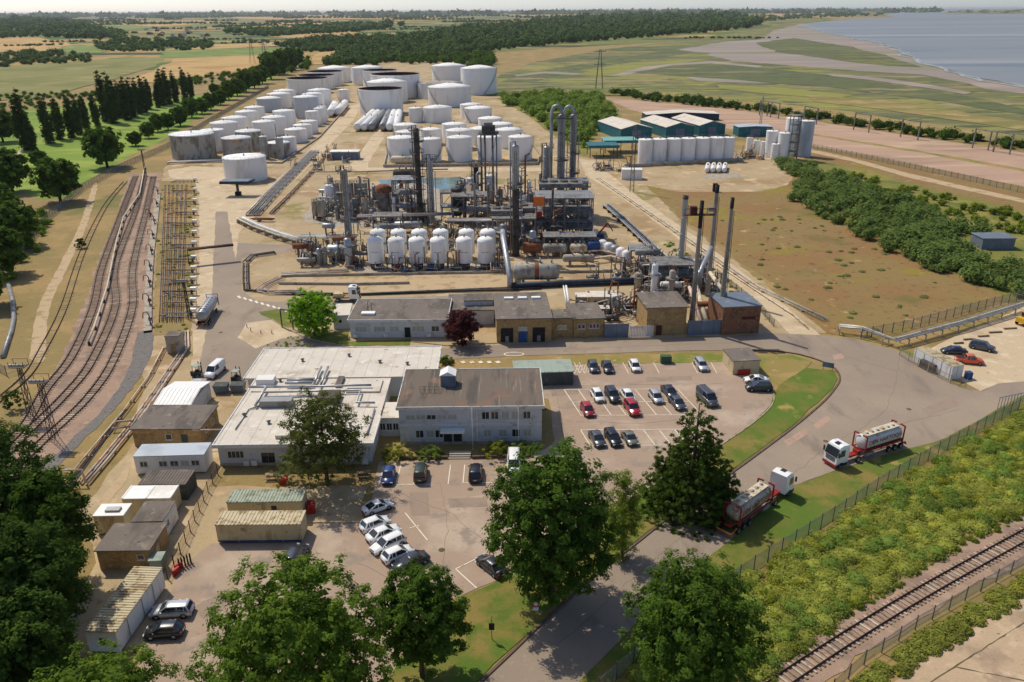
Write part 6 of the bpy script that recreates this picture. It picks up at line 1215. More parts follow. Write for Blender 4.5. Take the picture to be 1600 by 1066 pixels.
column('tall column with swan neck pipe beside its twin', (875, 335), 178, 11.5, 'galv', (.35, .55, .96), swan=1.6); column('tall slimmer column with swan neck pipe', (893, 330), 178, 10, 'galv', (.4, .6, .96), swan=1.5)
column('pale column left of the tall twins', (853, 330), 228, 10, 'cladding', (.5, .97)); column('column with pale top and dark sooty lower half', (806, 400), 226, 10.5, 'cladding', (.62, .66), 'dark_steel', .62)
column('short dark column with wide platforms', (745, 325), 258, 8, 'dark_steel', (.3, .55, .8, .97))
column('thin column inside the crowded right unit', (830, 345), 300, 7, 'galv', (.5, .95)); column('thin grey column behind the flare deck', (722, 330), 285, 9, 'steel', (.5, .95)); column('dark column beside the tall twins', (911, 345), 290, 8, 'steel', (.6, .95))
def vessel(label, xl, xr, yb, yt, m='cladding', group=None, legs=True, name='process_vessel', roof='dome'):
    xm = (xl+xr)/2; b = G(xm, yb); d = math.hypot(math.hypot(*b), H); r = (xr-xl)/2/F*d; h = hgt((xm, yb), (xm, yt)); t = T(name, label, 'vessel', (b[0], b[1]+r, 0), 0, group); z = 1.2 if legs else 0
    MB().lathe((0, 0, 0), [(.02, z), (r*.6, z+.05), (r, z+.4), (r, h), (r*.9, h+r*.2), (r*.5, h+r*.33), (.02, h+r*.38)], 18).out('shell', m, t)
    if legs:
        for k in range(4): a = k*1.571+.78; MB().cyl((r*.85*math.cos(a), r*.85*math.sin(a), 0), (r*.85*math.cos(a), r*.85*math.sin(a), z+.6), .14, n=6).out('leg', 'dark_steel', t)
    q = MB(); n = 10
    for i in range(n):
        a, a2 = i*6.283/n, (i+1)*6.283/n; q.beam((r*.92*math.cos(a), r*.92*math.sin(a), h), (r*.92*math.cos(a), r*.92*math.sin(a), h+1), .06); q.beam((r*.92*math.cos(a), r*.92*math.sin(a), h+1), (r*.92*math.cos(a2), r*.92*math.sin(a2), h+1), .06)
    q.out('handrail', 'steel', t); MB().cyl((0, 0, h+r*.3), (0, 0, h+r*.3+.7), .2, n=7).out('nozzle', 'steel', t)
    MB().tube([(0, 0, h+r*.3+.6), (r+.3, 0, h+r*.3+.6), (r+.35, -.2, .5), (r+.35, -1.5, .4)], .12, 6).out('pipe', random.choice(['galv', 'rust', 'steel']), t)
    return t
PL = 'cream vessel in the back line of the left process unit'
for i in range(5): vessel(PL, 521+i*11, 531+i*11, 318, 288, 'weathered' if i % 2 else 'conc', 'back line of cream vessels')
for q, m, lb in [((488, 496.5, 344, 317), 'conc', 'narrow pale vessel at the left end of the process unit'), ((496.5, 508.5, 346, 315), 'weathered', 'stained vessel next to the narrow pale vessel'), ((508, 521, 326, 292), 'white_steel', 'tall whitish vessel behind the stained vessel'), ((522, 536, 334, 307), 'conc', 'cream vessel left of the slim column'), ((566, 576, 344, 311), 'weathered', 'buff vessel before the cream back line'), ((551, 561, 342, 312), 'steel', 'dull grey vessel behind the slim column'), ((577, 586, 349, 330), 'galv', 'short grey vessel at the front of the left unit'), ((591, 610, 345, 303), 'steel', 'fat grey reactor with brown cap'), ((728, 742, 305, 281), 'white_steel', 'white vessel behind the short dark column'), ((757, 774, 318, 277), 'white_steel', 'tall white vessel under the raised deck'), ((705, 722, 345, 298), 'dark_steel', 'dark scaffolded vessel on the left of the right unit'), ((776, 786, 325, 298), 'steel', 'dark slim vessel by the raised deck'), ((537, 549, 346, 322), 'galv', 'grey vessel at the foot of the slim column')]:
    vessel(lb, *q, m)
MB().lathe((0, 0, 0), [(2.7, 0), (2.6, 1.4), (1.6, 2.2), (.02, 2.4)], 16).out('reactor_cap', 'rust', [o for o in COL.objects if o.get('label', '').startswith('fat grey')][0], (0, 0, hgt((600, 345), (600, 303))+.3))
# silos: two rows of six
for j in range(2):
    for i, x in enumerate((577, 609, 641, 674, 714, 747)):
        y = 418-j*14; b = G(x+12+j*4, y); r = 2.1; t = T('pressure_silo', ['white pressure silo in the front row of six', 'white pressure silo in the rear row of six'][j], 'silo', (*b, 0), 0, ['front silos', 'rear silos'][j])
        MB().lathe((0, 0, 0), [(r, 1.6), (r, 7.3)], 22).out('shell', 'white_steel', t); MB().lathe((0, 0, 7.3), [(r+.04, -.05), (r*.92, .45), (r*.6, .8), (.02, .95)], 22).out('dome', 'white_roof', t); MB().lathe((0, 0, 0), [(r*.4, .6), (r, 1.6)], 22).out('cone', 'steel', t)
        for k in range(4): a = k*1.571+.785; MB().cyl((1.7*math.cos(a), 1.7*math.sin(a), 0), (1.7*math.cos(a), 1.7*math.sin(a), 2), .16, n=6).out('leg', 'dark_steel', t)
        MB().tube([(0, 0, 8.1), (0, 0, 8.6), (0, 1.5, 8.6), (0, 2.4, 8.2), (0, 2.6, 2)], .12, 6).out('pipe', 'steel', t); MB().box(-.9, -r-.03, 4.6, .9, -r+.35, 4.67).out('band', 'steel', t)
        MB().cbox((.2, -2.3, .7), (1.6, 1.0, 1.2)).out('pump_box', 'dark_steel', t)
        q = MB()
        for s in (-.25, .25): q.beam((1.3+s, 1.9, 1), (1.3+s, 1.9, 8.2), .07)
        q.out('ladder', 'dark_steel', t)
def frame_unit(label, px, w, d, h, lv, nx, ny, rz=0, m='steel', decks=True, brace=True, name='steel_structure', rail=True):
    t = T(name, label, 'structure', (*G(*px), 0), rz); sx, sy = w/nx, d/ny
    for i in range(nx+1):
        for j in range(ny+1): Bx(i*sx-.15, j*sy-.15, 0, i*sx+.15, j*sy+.15, h).out('post', m, t)
    for k in range(1, lv+1):
        z = h*k/lv; q = MB()
        for j in range(ny+1): q.box(.151, j*sy-.12, z-.35, w-.151, j*sy+.12, z-.02)
        for i in range(nx+1): q.box(i*sx-.11, .151, z-.33, i*sx+.11, d-.151, z-.04)
        q.out('beam', m, t)
        if decks: Bx(-.3, -.3, z, w+.3, d+.3, z+.08).out('deck', 'galv' if k % 2 else m, t)
        if rail:
            q = MB()
            for x in np.linspace(-.25, w+.25, nx*3+1): q.beam((x, -.25, z+.08), (x, -.25, z+1.15), .05)
            for zz in (.6, 1.15): q.beam((-.25, -.25, z+zz), (w+.25, -.25, z+zz), .05); q.beam((w+.25, -.25, z+zz), (w+.25, d+.25, z+zz), .05)
            q.out('handrail', 'galv', t)
    if brace:
        q = MB()
        for k in range(lv):
            z0, z1 = h*k/lv, h*(k+1)/lv-.4; q.beam((0, -.17, z0), (sx, -.17, z1), .14); q.beam((w+.17, 0, z0), (w+.17, sy, z1), .14)
        q.out('brace', m, t)
    return t
ft = frame_unit('tall open tower with a boxed deck on top', (753, 322), 5.2, 5, 24, 1, 1, 1, decks=True); Bx(-.8, -.6, 24.1, 6, 5.6, 24.3).out('top_deck', 'dark_steel', ft); Bx(.4, .5, 24.35, 4.8, 4.5, 26.6).out('top_box', 'dark_steel', ft); Bx(1.2, 1.2, 26.61, 4, 4, 27.6).out('top_box', 'steel', ft)
for s in (1.3, 3.9): MB().cyl((s, 2.5, .2), (s, 2.5, 24), .35, n=8).out('riser_pipe', 'steel', ft)
frame_unit('dense three storey steel structure under the tall twin columns', (838, 380), 16, 10, 13, 3, 4, 2); frame_unit('lower steel structure beside the sooty column', (770, 385), 12, 8, 8, 2, 3, 2); frame_unit('two storey steel frame on the left of the right unit', (707, 352), 11, 7, 9, 2, 3, 2); frame_unit('small steel frame behind the white silos', (585, 375), 8, 5, 7, 2, 2, 1)
frame_unit('dark cooling frame in front of the green pond', (616, 345), 8.5, 7, 13, 3, 2, 2); frame_unit('pipe manifold frame behind the rusty drum', (850, 398), 14, 5, 5, 1, 4, 1); frame_unit('steel frame at the boilers beside the chimneys', (1018, 452), 10, 7, 6, 2, 2, 2); frame_unit('low steel frame at the end of the white drums', (985, 420), 6, 5, 5, 1, 2, 1)
frame_unit('back steel frame among the right unit columns', (858, 345), 12, 8, 12, 3, 3, 2); frame_unit('steel frame between the two process units', (690, 345), 3.5, 5, 9, 2, 1, 1); frame_unit('ladder frame on the tower tanks', (1232, 250), 3.5, 4, 19, 5, 1, 1)
# extra equipment on the frames
for px, r, L, m, lb in [((617, 363), 1.2, 8.5, 'cladding', 'long silver drum behind the white silos'), ((802, 443), 2.1, 11, 'weathered', 'largest grey horizontal drum behind the navy gutter'), ((818, 401), 1.5, 4.8, 'rust', 'rust brown horizontal drum below the dark structure'), ((848, 401), 1.3, 6.3, 'weathered', 'grey buff drum next to the rusty drum'), ((891, 400), 1.2, 4.4, 'cream_pipe', 'cream drum next to the blue drum'), ((917, 398), 1.5, 3.4, 'blue', 'short blue drum in the drum line'), ((513, 407), 1.7, 5, 'cladding', 'shiny silver drum at the pipe manifold'), ((1024, 443), 1.7, 8, 'galv', 'grey boiler drum left of the chimneys'), ((1080, 430), 1.7, 4.5, 'galv', 'short boiler drum between the chimneys'), ((616, 284), 2.0, 8, 'dark_steel', 'sooty drum beside the green pond'), ((768, 372), 1.4, 12, 'steel', 'steel drum beside the sooty column'), ((880, 415), 1.0, 8, 'conc', 'pale pipe drum in the drum line yard')]:
    A = G(*px); t = T('horizontal_drum', lb, 'vessel', (*A, 0), random.uniform(-.02, .03)); MB().drum((L/2, 0, r+1), r, L-r*.5, 'x', 18).out('drum', m, t)
    for k in (.22, .78): Bx(L*k-.3, -r*.75, 0, L*k+.3, r*.75, 1+r*.4).out('saddle', 'conc', t)
    for k in (.3, .6, .85): MB().cyl((L*k, 0, r*2+.9), (L*k, 0, r*2+1.7), .22, n=7).out('nozzle', 'steel', t)
    MB().tube([(L*.6, 0, r*2+1.6), (L*.6, r+.6, r*2+1.6), (L*.6, r+.8, .4), (L+1.5, r+.8, .4)], .14, 6).out('pipe', 'galv', t)
    if 'largest' in lb: MB().lathe((L*.52, 0, r+1), [(r+.01, -.5), (r+.04, -.45), (r+.04, .45), (r+.01, .5)], 18, True, 'x').out('band', 'rust', t)
for i in range(5):
    A = G(941+i*9.5, 394+i*4.2); t = T('white_drum', 'small white upright drum trailing behind the blue drum', 'vessel', (*A, 0), 0, 'white drums after the blue drum'); MB().lathe((0, 0, .5), [(.02, -.1), (1.2, 0), (1.3, .2), (1.3, 2.4), (.8, 2.9), (.02, 3)], 14).out('drum', 'white_steel' if i != 2 else 'galv', t)
    for k in range(3): a = k*2.1; MB().cyl((math.cos(a), math.sin(a), 0), (math.cos(a), math.sin(a), .7), .1, n=6).out('leg', 'dark_steel', t)
t = T('orange_sheeting', 'bright orange sheeting hung on the right unit', 'sheeting', (*G(842, 381.5), 0)); hz = hgt((842, 381.5), (842, 322)); Bx(-1.6, -.2, hz, 1.4, 0, hz+2.6).out('sheet', 'orange', t); Bx(-.8, -.3, hz-3.2, .8, -.1, hz-1.6).out('sheet', 'red', t)
for x in (-1.7, 1.5): MB().beam((x, .1, 0), (x, .1, hz+2.7), .15).out('post', 'dark_steel', t)
t = T('crane_truck', 'red lifting gear with blue base near the drum line', 'machine', (*G(935, 372), 0)); Bx(-1.6, -.8, .3, 1.6, .8, 1.3).out('base', 'blue', t); MB().beam((0, 0, 1.3), (2.6, .3, 4.4), .4).out('boom', 'red', t); MB().beam((2.6, .3, 4.4), (4.2, .2, 2), .3).out('jib', 'red', t); Bx(-1.4, -.7, 1.303, -.3, .7, 2.6).out('cab', 'white_wall', t)
# air coolers
for px, w, d, z, lb in [((768, 380), 9, 6, 8.2, 'flat grey air cooler bank above the steel drum'), ((795, 375), 8, 7, 8.2, 'air cooler bank next to the sooty column'), ((842, 362), 13, 7, 13.2, 'air cooler bank on top of the dense structure')]:
    t = T('air_cooler', lb, 'cooler', (*G(*px), z)); Bx(0, 0, 0, w, d, 1.2).out('casing', 'steel', t)
    for k in range(int(w/3)): MB().lathe((1.5+k*3, d/2, 1.2), [(1.3, 0), (1.2, .4), (1.1, .4), (.2, .2), (.02, .25)], 14).out('fan_ring', 'dark_steel', t)
    for k in range(4): MB().cyl((.3+(w-.6)*(k % 2), .3+(d-.6)*(k//2), -z), (.3+(w-.6)*(k % 2), .3+(d-.6)*(k//2), 0), .15, n=6).out('leg', 'dark_steel', t)
# elevated racks
for lb, a, b, z, n, w, mm in [('elevated pipe rack along the front of the right unit', (700, 372), (930, 372), 5.5, 6, .7, ['galv', 'steel', 'cladding', 'rust', 'galv', 'dark_steel']), ('elevated pipe rack above the silver drum', (470, 392), (560, 392), 4.2, 5, .7, ['cladding', 'galv', 'cream_pipe']), ('elevated pipe rack linking the two process units', (560, 362), (710, 358), 4.8, 5, .7, ['galv', 'rust', 'steel', 'cladding']), ('elevated pipe rack behind the white silos', (575, 405), (790, 402), 4.5, 4, .6, ['steel', 'galv', 'dark_steel']), ('elevated pipe rack across the boiler yard', (1000, 440), (1075, 436), 4.5, 5, .6, ['cladding', 'galv', 'rust', 'cream_pipe'])]:
    pipes('pipe_rack', lb, [(*G(*a), z), (*G(*b), z)], n, w, .2, z, mm, 7, portal=1, cat='pipe rack')
pipes('vent_duct', 'leaning grey duct beside the large grey drum', [(*G(797, 452), .5), (*G(797, 452), 3), (*G(787, 420), 8), (*G(786, 410), 8.5)], 1, 1, .7, 1, 'cladding', 0, ns=10)
pipes('red_beam', 'red and white beam across the front of the right unit', [(*G(852, 395), 4.8), (*G(895, 394), 4.8)], 2, .4, .18, 4.8, ['red', 'white_steel'], 12)
pipes('pipe_run', 'pale lagged pipes curling from the cream drum', [(*G(898, 405), 1.4), (*G(925, 412), 1.4), (*G(955, 408), 1.4), (*G(985, 417), 1.4)], 2, 1, .3, 1.4, ['cream_pipe', 'pink_pipe'], 6)
pipes('pipe_run', 'pale lagged pipe slanting below the drum line', [(*G(905, 400), 1.4), (*G(940, 400), 1.6), (*G(990, 412), 1.6)], 2, .8, .28, 1.4, ['pink_pipe', 'cream_pipe'], 6)
# small equipment between the units
def pump(px, i):
    t = T('pump_skid', 'small pump skid with motor and pipework among the process units', 'pump', (*G(*px), 0), random.choice([0, 1.57, .1]), 'pump skids among the process units'); s = random.uniform(.8, 1.5)
    Bx(-1.2*s, -.6*s, 0, 1.2*s, .6*s, .25).out('skid', 'conc', t); MB().cyl((-1*s, 0, .7*s), (.1*s, 0, .7*s), .35*s, n=9).out('motor', random.choice(['blue', 'steel', 'dark_steel', 'galv', 'rust']), t); MB().lathe((.55*s, 0, .25), [(.3*s, 0), (.45*s, .3), (.45*s, .8*s), (.1, 1.1*s)], 10).out('casing', 'steel', t)
    hh = random.uniform(1.5, 5.5); MB().tube([(.55*s, 0, 1*s), (.55*s, 0, hh), (.55*s, random.uniform(-2, 2), hh), (.55*s+random.uniform(-2.5, 2.5), random.uniform(1, 3), hh), (.6*s, 2.5, .3)], random.uniform(.1, .2), 6).out('pipe', random.choice(['galv', 'steel', 'rust', 'cladding', 'cream_pipe']), t)
    MB().tube([(-1.4, .8, 0), (-1.4, .8, random.uniform(1, 3)), (-1.4, -1.2, 1.2), (1.2, -1.4, 1.2), (1.3, -1.5, 0)], random.uniform(.08, .16), 6).out('pipe', random.choice(['galv', 'steel', 'dark_steel', 'pink_pipe']), t)
    MB().cyl((1.5, .8, 0), (1.5, .8, random.uniform(2, 6)), .12, n=5).out('post', 'dark_steel', t)
    return t
PLB = ['in the left process unit', 'under the tall twin columns', 'at the silver drum manifold', 'below the white silos', 'behind the white silos', 'around the boilers and chimneys', 'behind the windowed brick workshop', 'at the foot of the tower tanks', 'under the teal canopies', 'by the blue walled shelter', 'beside the navy pipe gutter']
i = 0
for zi, (poly, n) in enumerate((([(490, 350), (510, 318), (650, 312), (690, 345), (600, 356)], 34), ([(710, 345), (740, 310), (910, 315), (930, 395), (760, 400)], 64), ([(470, 415), (475, 392), (560, 392), (565, 422)], 26), ([(575, 428), (575, 420), (790, 417), (790, 427)], 20), ([(560, 392), (700, 365), (760, 375), (750, 398)], 24), ([(985, 435), (1010, 415), (1105, 430), (1130, 470), (1010, 470)], 32), ([(880, 480), (990, 470), (1000, 495), (950, 505)], 14), ([(1165, 240), (1200, 240), (1215, 252), (1150, 250)], 8), ([(930, 262), (985, 258), (985, 272), (930, 270)], 8), ([(455, 262), (520, 240), (560, 255), (500, 270)], 12), ([(880, 440), (1000, 425), (1000, 440)], 10))):
    P = scatter(wp(poly), n)
    for x, y in P:
        d = Vector((x, y)); i += 1
        o = pump((800, 450), i); o.location = (x, y, 0); o['label'] = 'small pump skid with pipework '+PLB[zi]; o['group'] = 'pump skids '+PLB[zi]
for k in range(34):
    px = scatter(wp([(712, 350), (745, 318), (905, 320), (925, 392), (770, 402)]), 1)[0] if k < 22 else scatter(wp([(500, 345), (520, 315), (650, 310), (685, 345)]), 1)[0]
    t = T('pipe_riser', ['slim pipe riser with side branches in the right unit', 'slim pipe riser with side branches in the left unit'][k >= 22], 'pipe', (*px, 0), 0, ['risers in the right unit', 'risers in the left unit'][k >= 22]); h = random.uniform(6, 17 if k < 22 else 10); r = random.uniform(.14, .4)
    mm = random.choice(['galv', 'cladding', 'steel', 'galv', 'rust']); MB().tube([(0, 0, 0), (0, 0, h), (random.uniform(-2, 2), random.uniform(-2, 2), h+.6)], r, 8).out('stem', mm, t)
    for j in range(3): z = h*random.uniform(.2, .95); a = random.uniform(0, 6.28); MB().cyl((0, 0, z), (math.cos(a)*random.uniform(1, 3.5), math.sin(a)*random.uniform(1, 3), z), r*.6, n=6).out('branch', random.choice(['galv', 'steel', 'cladding']), t)
    MB().cbox((0, 0, h*.6), (r*2+1.2, r*2+1.2, .12)).out('platform', 'steel', t)
ZP = [[(712, 350), (745, 312), (905, 318), (925, 395), (770, 402)], [(490, 348), (515, 312), (650, 308), (688, 345)], [(470, 418), (475, 392), (570, 385), (575, 420)], [(985, 440), (1010, 418), (1105, 432), (1120, 468), (1005, 470)]]
ZL = ['right unit', 'left unit', 'silver drum manifold', 'boiler yard']
for zi, cnt in enumerate((30, 22, 12, 14)):
    for x, y in scatter(wp(ZP[zi]), cnt):
        if random.random() < .5:
            t = T('heat_exchanger', 'small horizontal heat exchanger on stands in the '+ZL[zi], 'exchanger', (x, y, 0), random.choice([0, 1.57]), 'heat exchangers in the '+ZL[zi]); L = random.uniform(3, 6); r = random.uniform(.4, .8); z = random.choice([1.2, 1.4, 3.6, 6])
            MB().drum((0, 0, z+r), r, L, 'x', 12).out('shell', random.choice(['cladding', 'galv', 'steel', 'rust', 'white_steel']), t)
            for k in (-.3, .3): Bx(L*k-.12, -r*.7, 0, L*k+.12, r*.7, z+.15).out('stand', 'steel', t)
            MB().lathe((L*.5, 0, z+r), [(r+.14, -.08), (r+.14, .08), (r*.5, .09)], 12, False, 'x').out('flange', 'steel', t); MB().tube([(L*.2, 0, z+2*r), (L*.2, 0, z+2*r+1), (L*.2, 2, z+2*r+1), (L*.2, 2.1, .3)], .14, 6).out('pipe', 'galv', t)
        else:
            t = T('vertical_drum', 'slim upright drum with top pipe in the '+ZL[zi], 'vessel', (x, y, 0), random.uniform(0, 6), 'upright drums in the '+ZL[zi]); h = random.uniform(3.5, 9); r = random.uniform(.55, 1.1)
            MB().lathe((0, 0, 0), [(r*.9, 0), (r*.9, .8), (r, 1), (r, h-.4), (r*.7, h-.1), (.02, h)], 12).out('shell', random.choice(['cladding', 'galv', 'white_steel', 'conc', 'steel']), t); MB().tube([(0, 0, h), (0, 0, h+.6), (r+.5, 0, h+.6), (r+.6, 0, .3)], .12, 6).out('pipe', random.choice(['galv', 'steel', 'rust']), t)
            MB().lathe((0, 0, h*.7), [(r, 0), (r+.8, .02), (r+.8, .12), (r, .13)], 12, False).out('platform', 'steel', t)
# chimneys
def chimney(label, base, top, w0, w1, m, capm='black', capl=3, basem=None):
    b = G(*base); h = hgt(base, (base[0], top)); d = math.hypot(b[1], H-h/2); t = T('chimney', label, 'chimney', (*b, 0)); r0, r1 = w0/2/F*d, w1/2/F*d
    MB().lathe((0, 0, 0), [(r0*1.15, 0), (r0, h*.12), (r1, h-capl)], 16).out('stack', m, t); MB().lathe((0, 0, 0), [(r1*1.05, h-capl), (r1*1.05, h), (r1*.75, h), (r1*.75, h-1)], 16).out('cap', capm, t)
    for k in range(1, int(h/4)): z = k*4; r = r0+(r1-r0)*z/h; MB().lathe((0, 0, z), [(r*1.0, 0), (r+.09, .03), (r+.09, .16), (r, .2)], 16).out('joint_ring', m, t)
    if basem: MB().lathe((0, 0, 0), [(r0*1.35, 0), (r0*1.35, 4), (r0, 4.6)], 16).out('base', basem, t)
    MB().beam((r0+.2, -.2, 0), (r1+.15, -.2, h*.9), .1).out('ladder', 'dark_steel', t); return t
mat('chimney_grey', S(150, 142, 130), [(S(120, 110, 98), .4, .48, .62, (1, 1, .3)), (S(160, 126, 92), .6, .6, .7)], .8)
chimney('silver flue with dark gantry at its top', (1061, 440), 306, 8.5, 8.5, 'cladding', 'dark_steel', .8); chimney('chimney with long black sooty top', (1080, 512), 314, 9, 6, 'chimney_grey', 'black', 5.5); chimney('tallest chimney with black tip', (1105, 462), 289, 8, 6, 'chimney_grey', 'black', 1.8); chimney('chimney with rusty base and black tip', (1125, 505), 309, 9, 5.5, 'chimney_grey', 'black', 2.2, 'rust')
B = Vector((*G(1080, 512), hgt((1080, 512), (1080, 316))))
t = T('chimney_gantry', 'rust red gantry round the sooty chimney top', 'gantry', (B.x, B.y, 0)); Bx(-3.4, -.7, B.z-2.6, 2.6, .7, B.z-2.45).out('walkway', 'rust_red', t)
for x in (-3.4, -2.2, -1, 1, 2.6): MB().beam((x, -.7, B.z-2.45), (x, -.7, B.z-1.2), .1).out('rail_post', 'rust_red', t)
MB().beam((-3.4, -.7, B.z-1.2), (2.6, -.7, B.z-1.2), .1).out('handrail', 'rust_red', t); MB().cbox((-1.6, 0, B.z-1.6), (1.3, 1.2, 1.5)).out('platform_box', 'rust_red', t); MB().cbox((1.9, 0, B.z-1.4), (1.2, 1, .8)).out('lamp_box', 'steel', t)
def duct(lb, a, za, b, zb, r, m): return pipes('flue_duct', lb, [(*G(*a), za), (*G(*b), zb)], 1, 1, r, za, m, 0, ns=9)
duct('slanted flue duct between the sooty and tallest chimneys', (1082, 508), 10, (1104, 465), 12, .5, 'cladding'); duct('upper flue duct reaching the rusty based chimney', (1106, 465), 6, (1125, 503), 7, .45, 'cream_pipe'); duct('rusty flue duct behind the screen wall', (1088, 498), 3.4, (1124, 500), 3.6, .6, 'rust'); duct('pale flue duct slanting behind the screen wall', (1085, 478), 4.5, (1103, 512), 1.5, .55, 'cream_pipe'); duct('second pale flue duct in the boiler yard', (1075, 475), 4, (1095, 512), 1.2, .4, 'pink_pipe')
# plant yard equipment behind the brick workshops
for px, w, d, h, m, lb in [((918, 482), 7, 4, 2.6, 'cream', 'cream plant unit behind the windowed workshop'), ((900, 478), 4, 3, 2, 'conc', 'row of grey boxes behind the workshop'), ((1000, 498), 3, 5, 3.8, 'cream', 'cream kiosk beside the pale slatted gate'), ((930, 498), 3, 2, 2.2, 'galv', 'grey unit behind the screen wall')]:
    t = T('plant_unit', lb, 'machine', (*G(*px), 0)); Bx(0, 0, 0, w, d, h).out('casing', m, t); Bx(-.1, -.1, h+.003, w+.1, d+.1, h+.15).out('lid', 'pale_felt', t); Bx(w*.2, -.05, h*.3, w*.6, -.004, h*.7).out('louvre', 'dark_steel', t); MB().cyl((w*.7, d/2, h+.15), (w*.7, d/2, h+1), .3, n=8).out('flue', 'galv', t)
pipes('vent_duct', 'pair of pale ducts standing behind the brick annex', [(*G(886, 492), .4), (*G(886, 492), 3.4), (*G(882, 470), 3.6)], 2, .6, .25, 1, 'white_steel', 0)
# masts
def mast(label, px, top, w=.9, m='steel', head=None, name='lattice_mast'):
    h = hgt(px, (px[0], top)); t = T(name, label, 'mast', (*G(*px), 0)); q = MB()
    for a, b in ((-1, -1), (1, -1), (1, 1), (-1, 1)): MB().beam((a*w/2, b*w/2, 0), (a*w/4, b*w/4, h), .1).out('leg', m, t)
    n = int(h/1.6)
    for k in range(n):
        f0, f1 = w/2*(1-.5*k/n), w/2*(1-.5*(k+1)/n); z0, z1 = h*k/n, h*(k+1)/n
        for (a, b), (c, d) in (((-1, -1), (1, -1)), ((1, -1), (1, 1)), ((1, 1), (-1, 1)), ((-1, 1), (-1, -1))): q.beam((a*f0, b*f0, z0), (c*f1, d*f1, z1), .06)
    q.out('bracing', m, t)
    if head:
        Bx(-1.2, -.7, h, 1.2, .7, h+.1).out('platform', m, t)
        for k in range(4): MB().cbox((-.9+k*.6, -.75, h+.5), (.45, .25, .4)).out('floodlight', 'galv', t)
        q = MB()
        for x in (-1.2, 1.2): q.beam((x, -.7, h+.1), (x, -.7, h+1.1), .06); q.beam((x, .7, h+.1), (x, .7, h+1.1), .06)
        q.beam((-1.2, .7, h+1.1), (1.2, .7, h+1.1), .06); q.out('handrail', m, t)
    return t
mast('tall lattice mast beside the pale site road', (987, 300), 195, 1.4); mast('floodlight mast on the siding embankment', (84, 684), 597, 1.0, 'dark_steel', True); mast('second floodlight mast behind the siding fence', (50, 650), 573, .9, 'dark_steel', True)
mast('thin antenna mast behind the teal block', (1187, 205), 150, 1.0, 'galv'); mast('slim lamp mast near the golf course fence', (228, 275), 235, .6, 'dark_steel', True); mast('lamp mast in the siding pipe field', (297, 500), 440, .6, 'dark_steel', True)
for i, x in enumerate((1195, 1207, 1265, 1345, 1420, 1535, 1560)):
    px = (x, 175+(x-1150)*.155); t = T('railway_gantry', 'overhead line portal over the estuary railway', 'gantry', (*G(*px), 0), .3, 'overhead line portals'); hh = 9
    for s in (-6, 6): MB().beam((0, s, 0), (0, s, hh), .5).out('post', 'steel', t)
    MB().beam((0, -6, hh), (0, 6, hh), .5).out('cross_beam', 'steel', t)
for px in ((936, 140), (395, 100), (415, 104)):
    h = 32; t = T('pylon', ['distant lattice pylon on the marsh edge', 'distant pylon standing over the stubble field', 'second distant pylon over the stubble field'][{936: 0, 395: 1, 415: 2}[px[0]]], 'pylon', (*G(*px), 0)); q = MB()
    for a, b in ((-1, -1), (1, -1), (1, 1), (-1, 1)): q.beam((a*3, b*3, 0), (a*.5, b*.5, h), .3)
    q.out('lattice', 'steel', t)
    for z in (20, 25, 30): MB().beam((-5, 0, z), (5, 0, z), .35).out('cross_arm', 'steel', t)
# road furniture
def sign(label, px, top, hw, hh, m='black', pole='galv', disc=0):
    h = hgt(px, (px[0], top)); t = T('road_sign', label, 'sign', (*G(*px), 0)); MB().cyl((0, 0, 0), (0, 0, h), .05, n=7).out('pole', pole, t)
    if disc: MB().lathe((0, -.06, h-.3), [(.01, -.02), (.35, -.02), (.35, .02), (.01, .02)], 18, False, 'y').out('disc', 'lamp_white', t); MB().lathe((0, -.09, h-.3), [(.25, -.01), (.36, -.01), (.36, .01), (.25, .01)], 18, False, 'y').out('rim', 'red', t); Bx(-.3, -.08, h-1.2, .3, -.055, h-.75).out('plate', 'lamp_white', t)
    else: Bx(-hw, -.09, h*.42, hw, -.055, h*.42+hh).out('plate', m, t)
    return t
sign('lamp post with dark sign plate on the grass verge', (768.6, 1000), 961, .3, .9); sign('round white road sign under the big dark tree', (837, 968), 940, .3, .9, disc=1)
t = T('notice_board', 'low blue notice board on the verge curve', 'sign', (*G(1293, 578), 0), -.5); Bx(-1, -.04, .5, 1, .04, 1.5).out('board', 'slate_blue', t)
for x in (-.8, .8): MB().cyl((x, 0, 0), (x, 0, .498), .05, n=6).out('leg', 'galv', t)
t = T('portal_frame', 'dark steel portal beside the bright green tree', 'frame', (*G(441, 512), 0))
for x, y in ((0, 0), (2.6, -1), (1, 3), (3.6, 2)): MB().cyl((x, y, 0), (x, y, 4.2), .14, n=7).out('post', 'dark_steel', t)
MB().beam((0, 0, 4.2), (2.6, -1, 4.2), .3).out('beam', 'slate_blue', t); MB().beam((1, 3, 4.2), (3.6, 2, 4.2), .3).out('beam', 'slate_blue', t)
for px in ((392, 518), (408, 522), (386, 512), (425, 522)):
    t = T('safety_post', 'short red and white post on the pink pad', 'post', (*G(*px), 0), 0, 'safety posts on the pink pad'); MB().cyl((0, 0, 0), (0, 0, .7), .09, n=8).out('shaft', 'red', t); MB().cyl((0, 0, .7), (0, 0, 1.1), .091, n=8).out('top_band', 'white_steel', t)
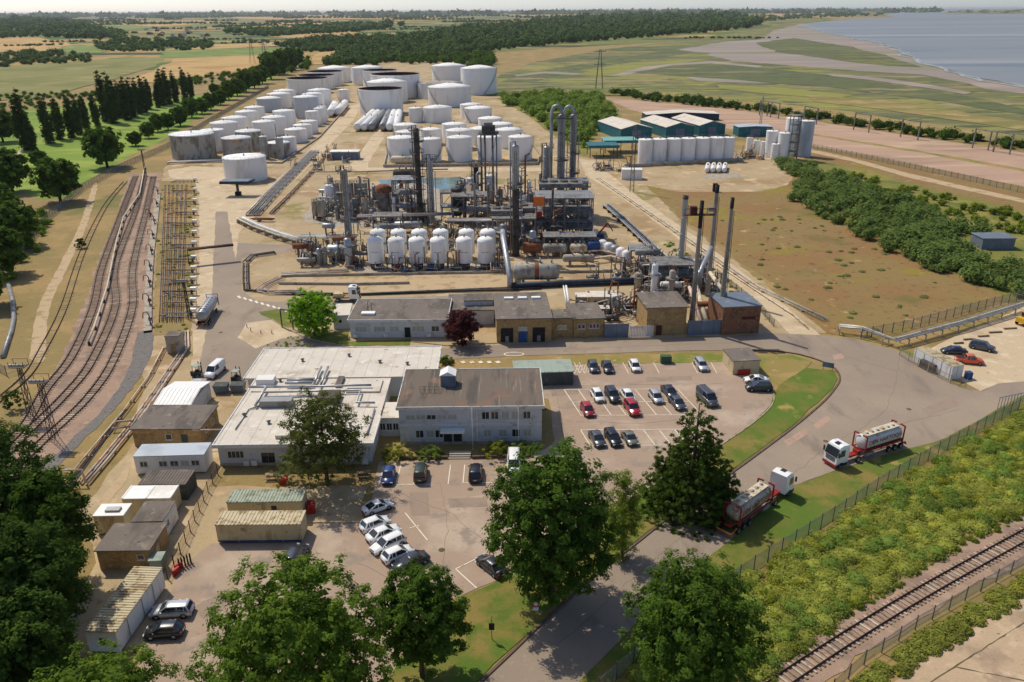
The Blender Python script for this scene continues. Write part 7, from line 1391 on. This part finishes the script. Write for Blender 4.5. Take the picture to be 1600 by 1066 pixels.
# scrap by the left trees
for i, (px, r) in enumerate([((98, 968), .75), ((112, 962), .7), ((118, 975), .65), ((125, 938), .8), ((140, 928), .6)]):
    t = MB().lathe((0, 0, 0), [(r*.55, -.14), (r*.9, -.18), (r, -.1), (r, .1), (r*.9, .18), (r*.55, .14), (r*.55, -.14)], 16).out('scrap_tyre', 'tyre' if i % 2 else 'conc', None, (*G(*px), r*.9), 0, ('old tyre leaning in the scrap pile by the long cabin', 'tyre', 'old tyres in the scrap pile')); t.rotation_euler = (1.25, .1*i, .6*i)
Bx(-.5, -.4, 0, .5, .4, 1.0).out('bin', 'yellow', None, (*G(103, 1006), 0), .2, ('yellow bin beside the small white shed', 'bin')); Bx(-.7, -.5, 0, .7, .5, .8).out('crate', 'blue', None, (*G(88, 985), 0), .4, ('blue crate behind the yellow bin', 'crate'))
for i, px in enumerate([(280, 890), (276, 898)]): Bx(-.5, -.15, 0, .5, .15, .9).out('barrier', 'red', None, (*G(*px), 0), .9+i*.3, ('bright red barrier leaning at the fence end', 'barrier', 'red barriers at the fence end'))
for px, tp in (((303, 868), 0), ((295, 880), 0)):
    A = G(*px)
t = T('gas_bottle_rack', 'rack of slim gas bottles by the fence end', 'rack', (*G(290, 885), 0), .8); Bx(-.9, -.3, 0, .9, .3, .12).out('base', 'wood', t)
for k in range(5): MB().lathe((-.7+k*.35, 0, .12), [(.11, 0), (.11, 1.2), (.05, 1.35), (.05, 1.45)], 8).out('bottle', 'rust_red' if k % 2 else 'black', t)
# ------------------------------------------------------------- air
hm = bpy.data.materials.new('haze'); hm.use_nodes = True; n = hm.node_tree.nodes; n.remove(n['Principled BSDF'])
v = n.new('ShaderNodeVolumePrincipled'); v.inputs['Color'].default_value = (.9, .92, .95, 1); v.inputs['Density'].default_value = 2.6e-5; v.inputs['Anisotropy'].default_value = .3
hm.node_tree.links.new(v.outputs[0], n['Material Output'].inputs['Volume'])
hz_ = Bx(-R0-500, -600, -1.5, R0+500, R0+500, 75).out('haze', hm); tag(hz_, kind='stuff')
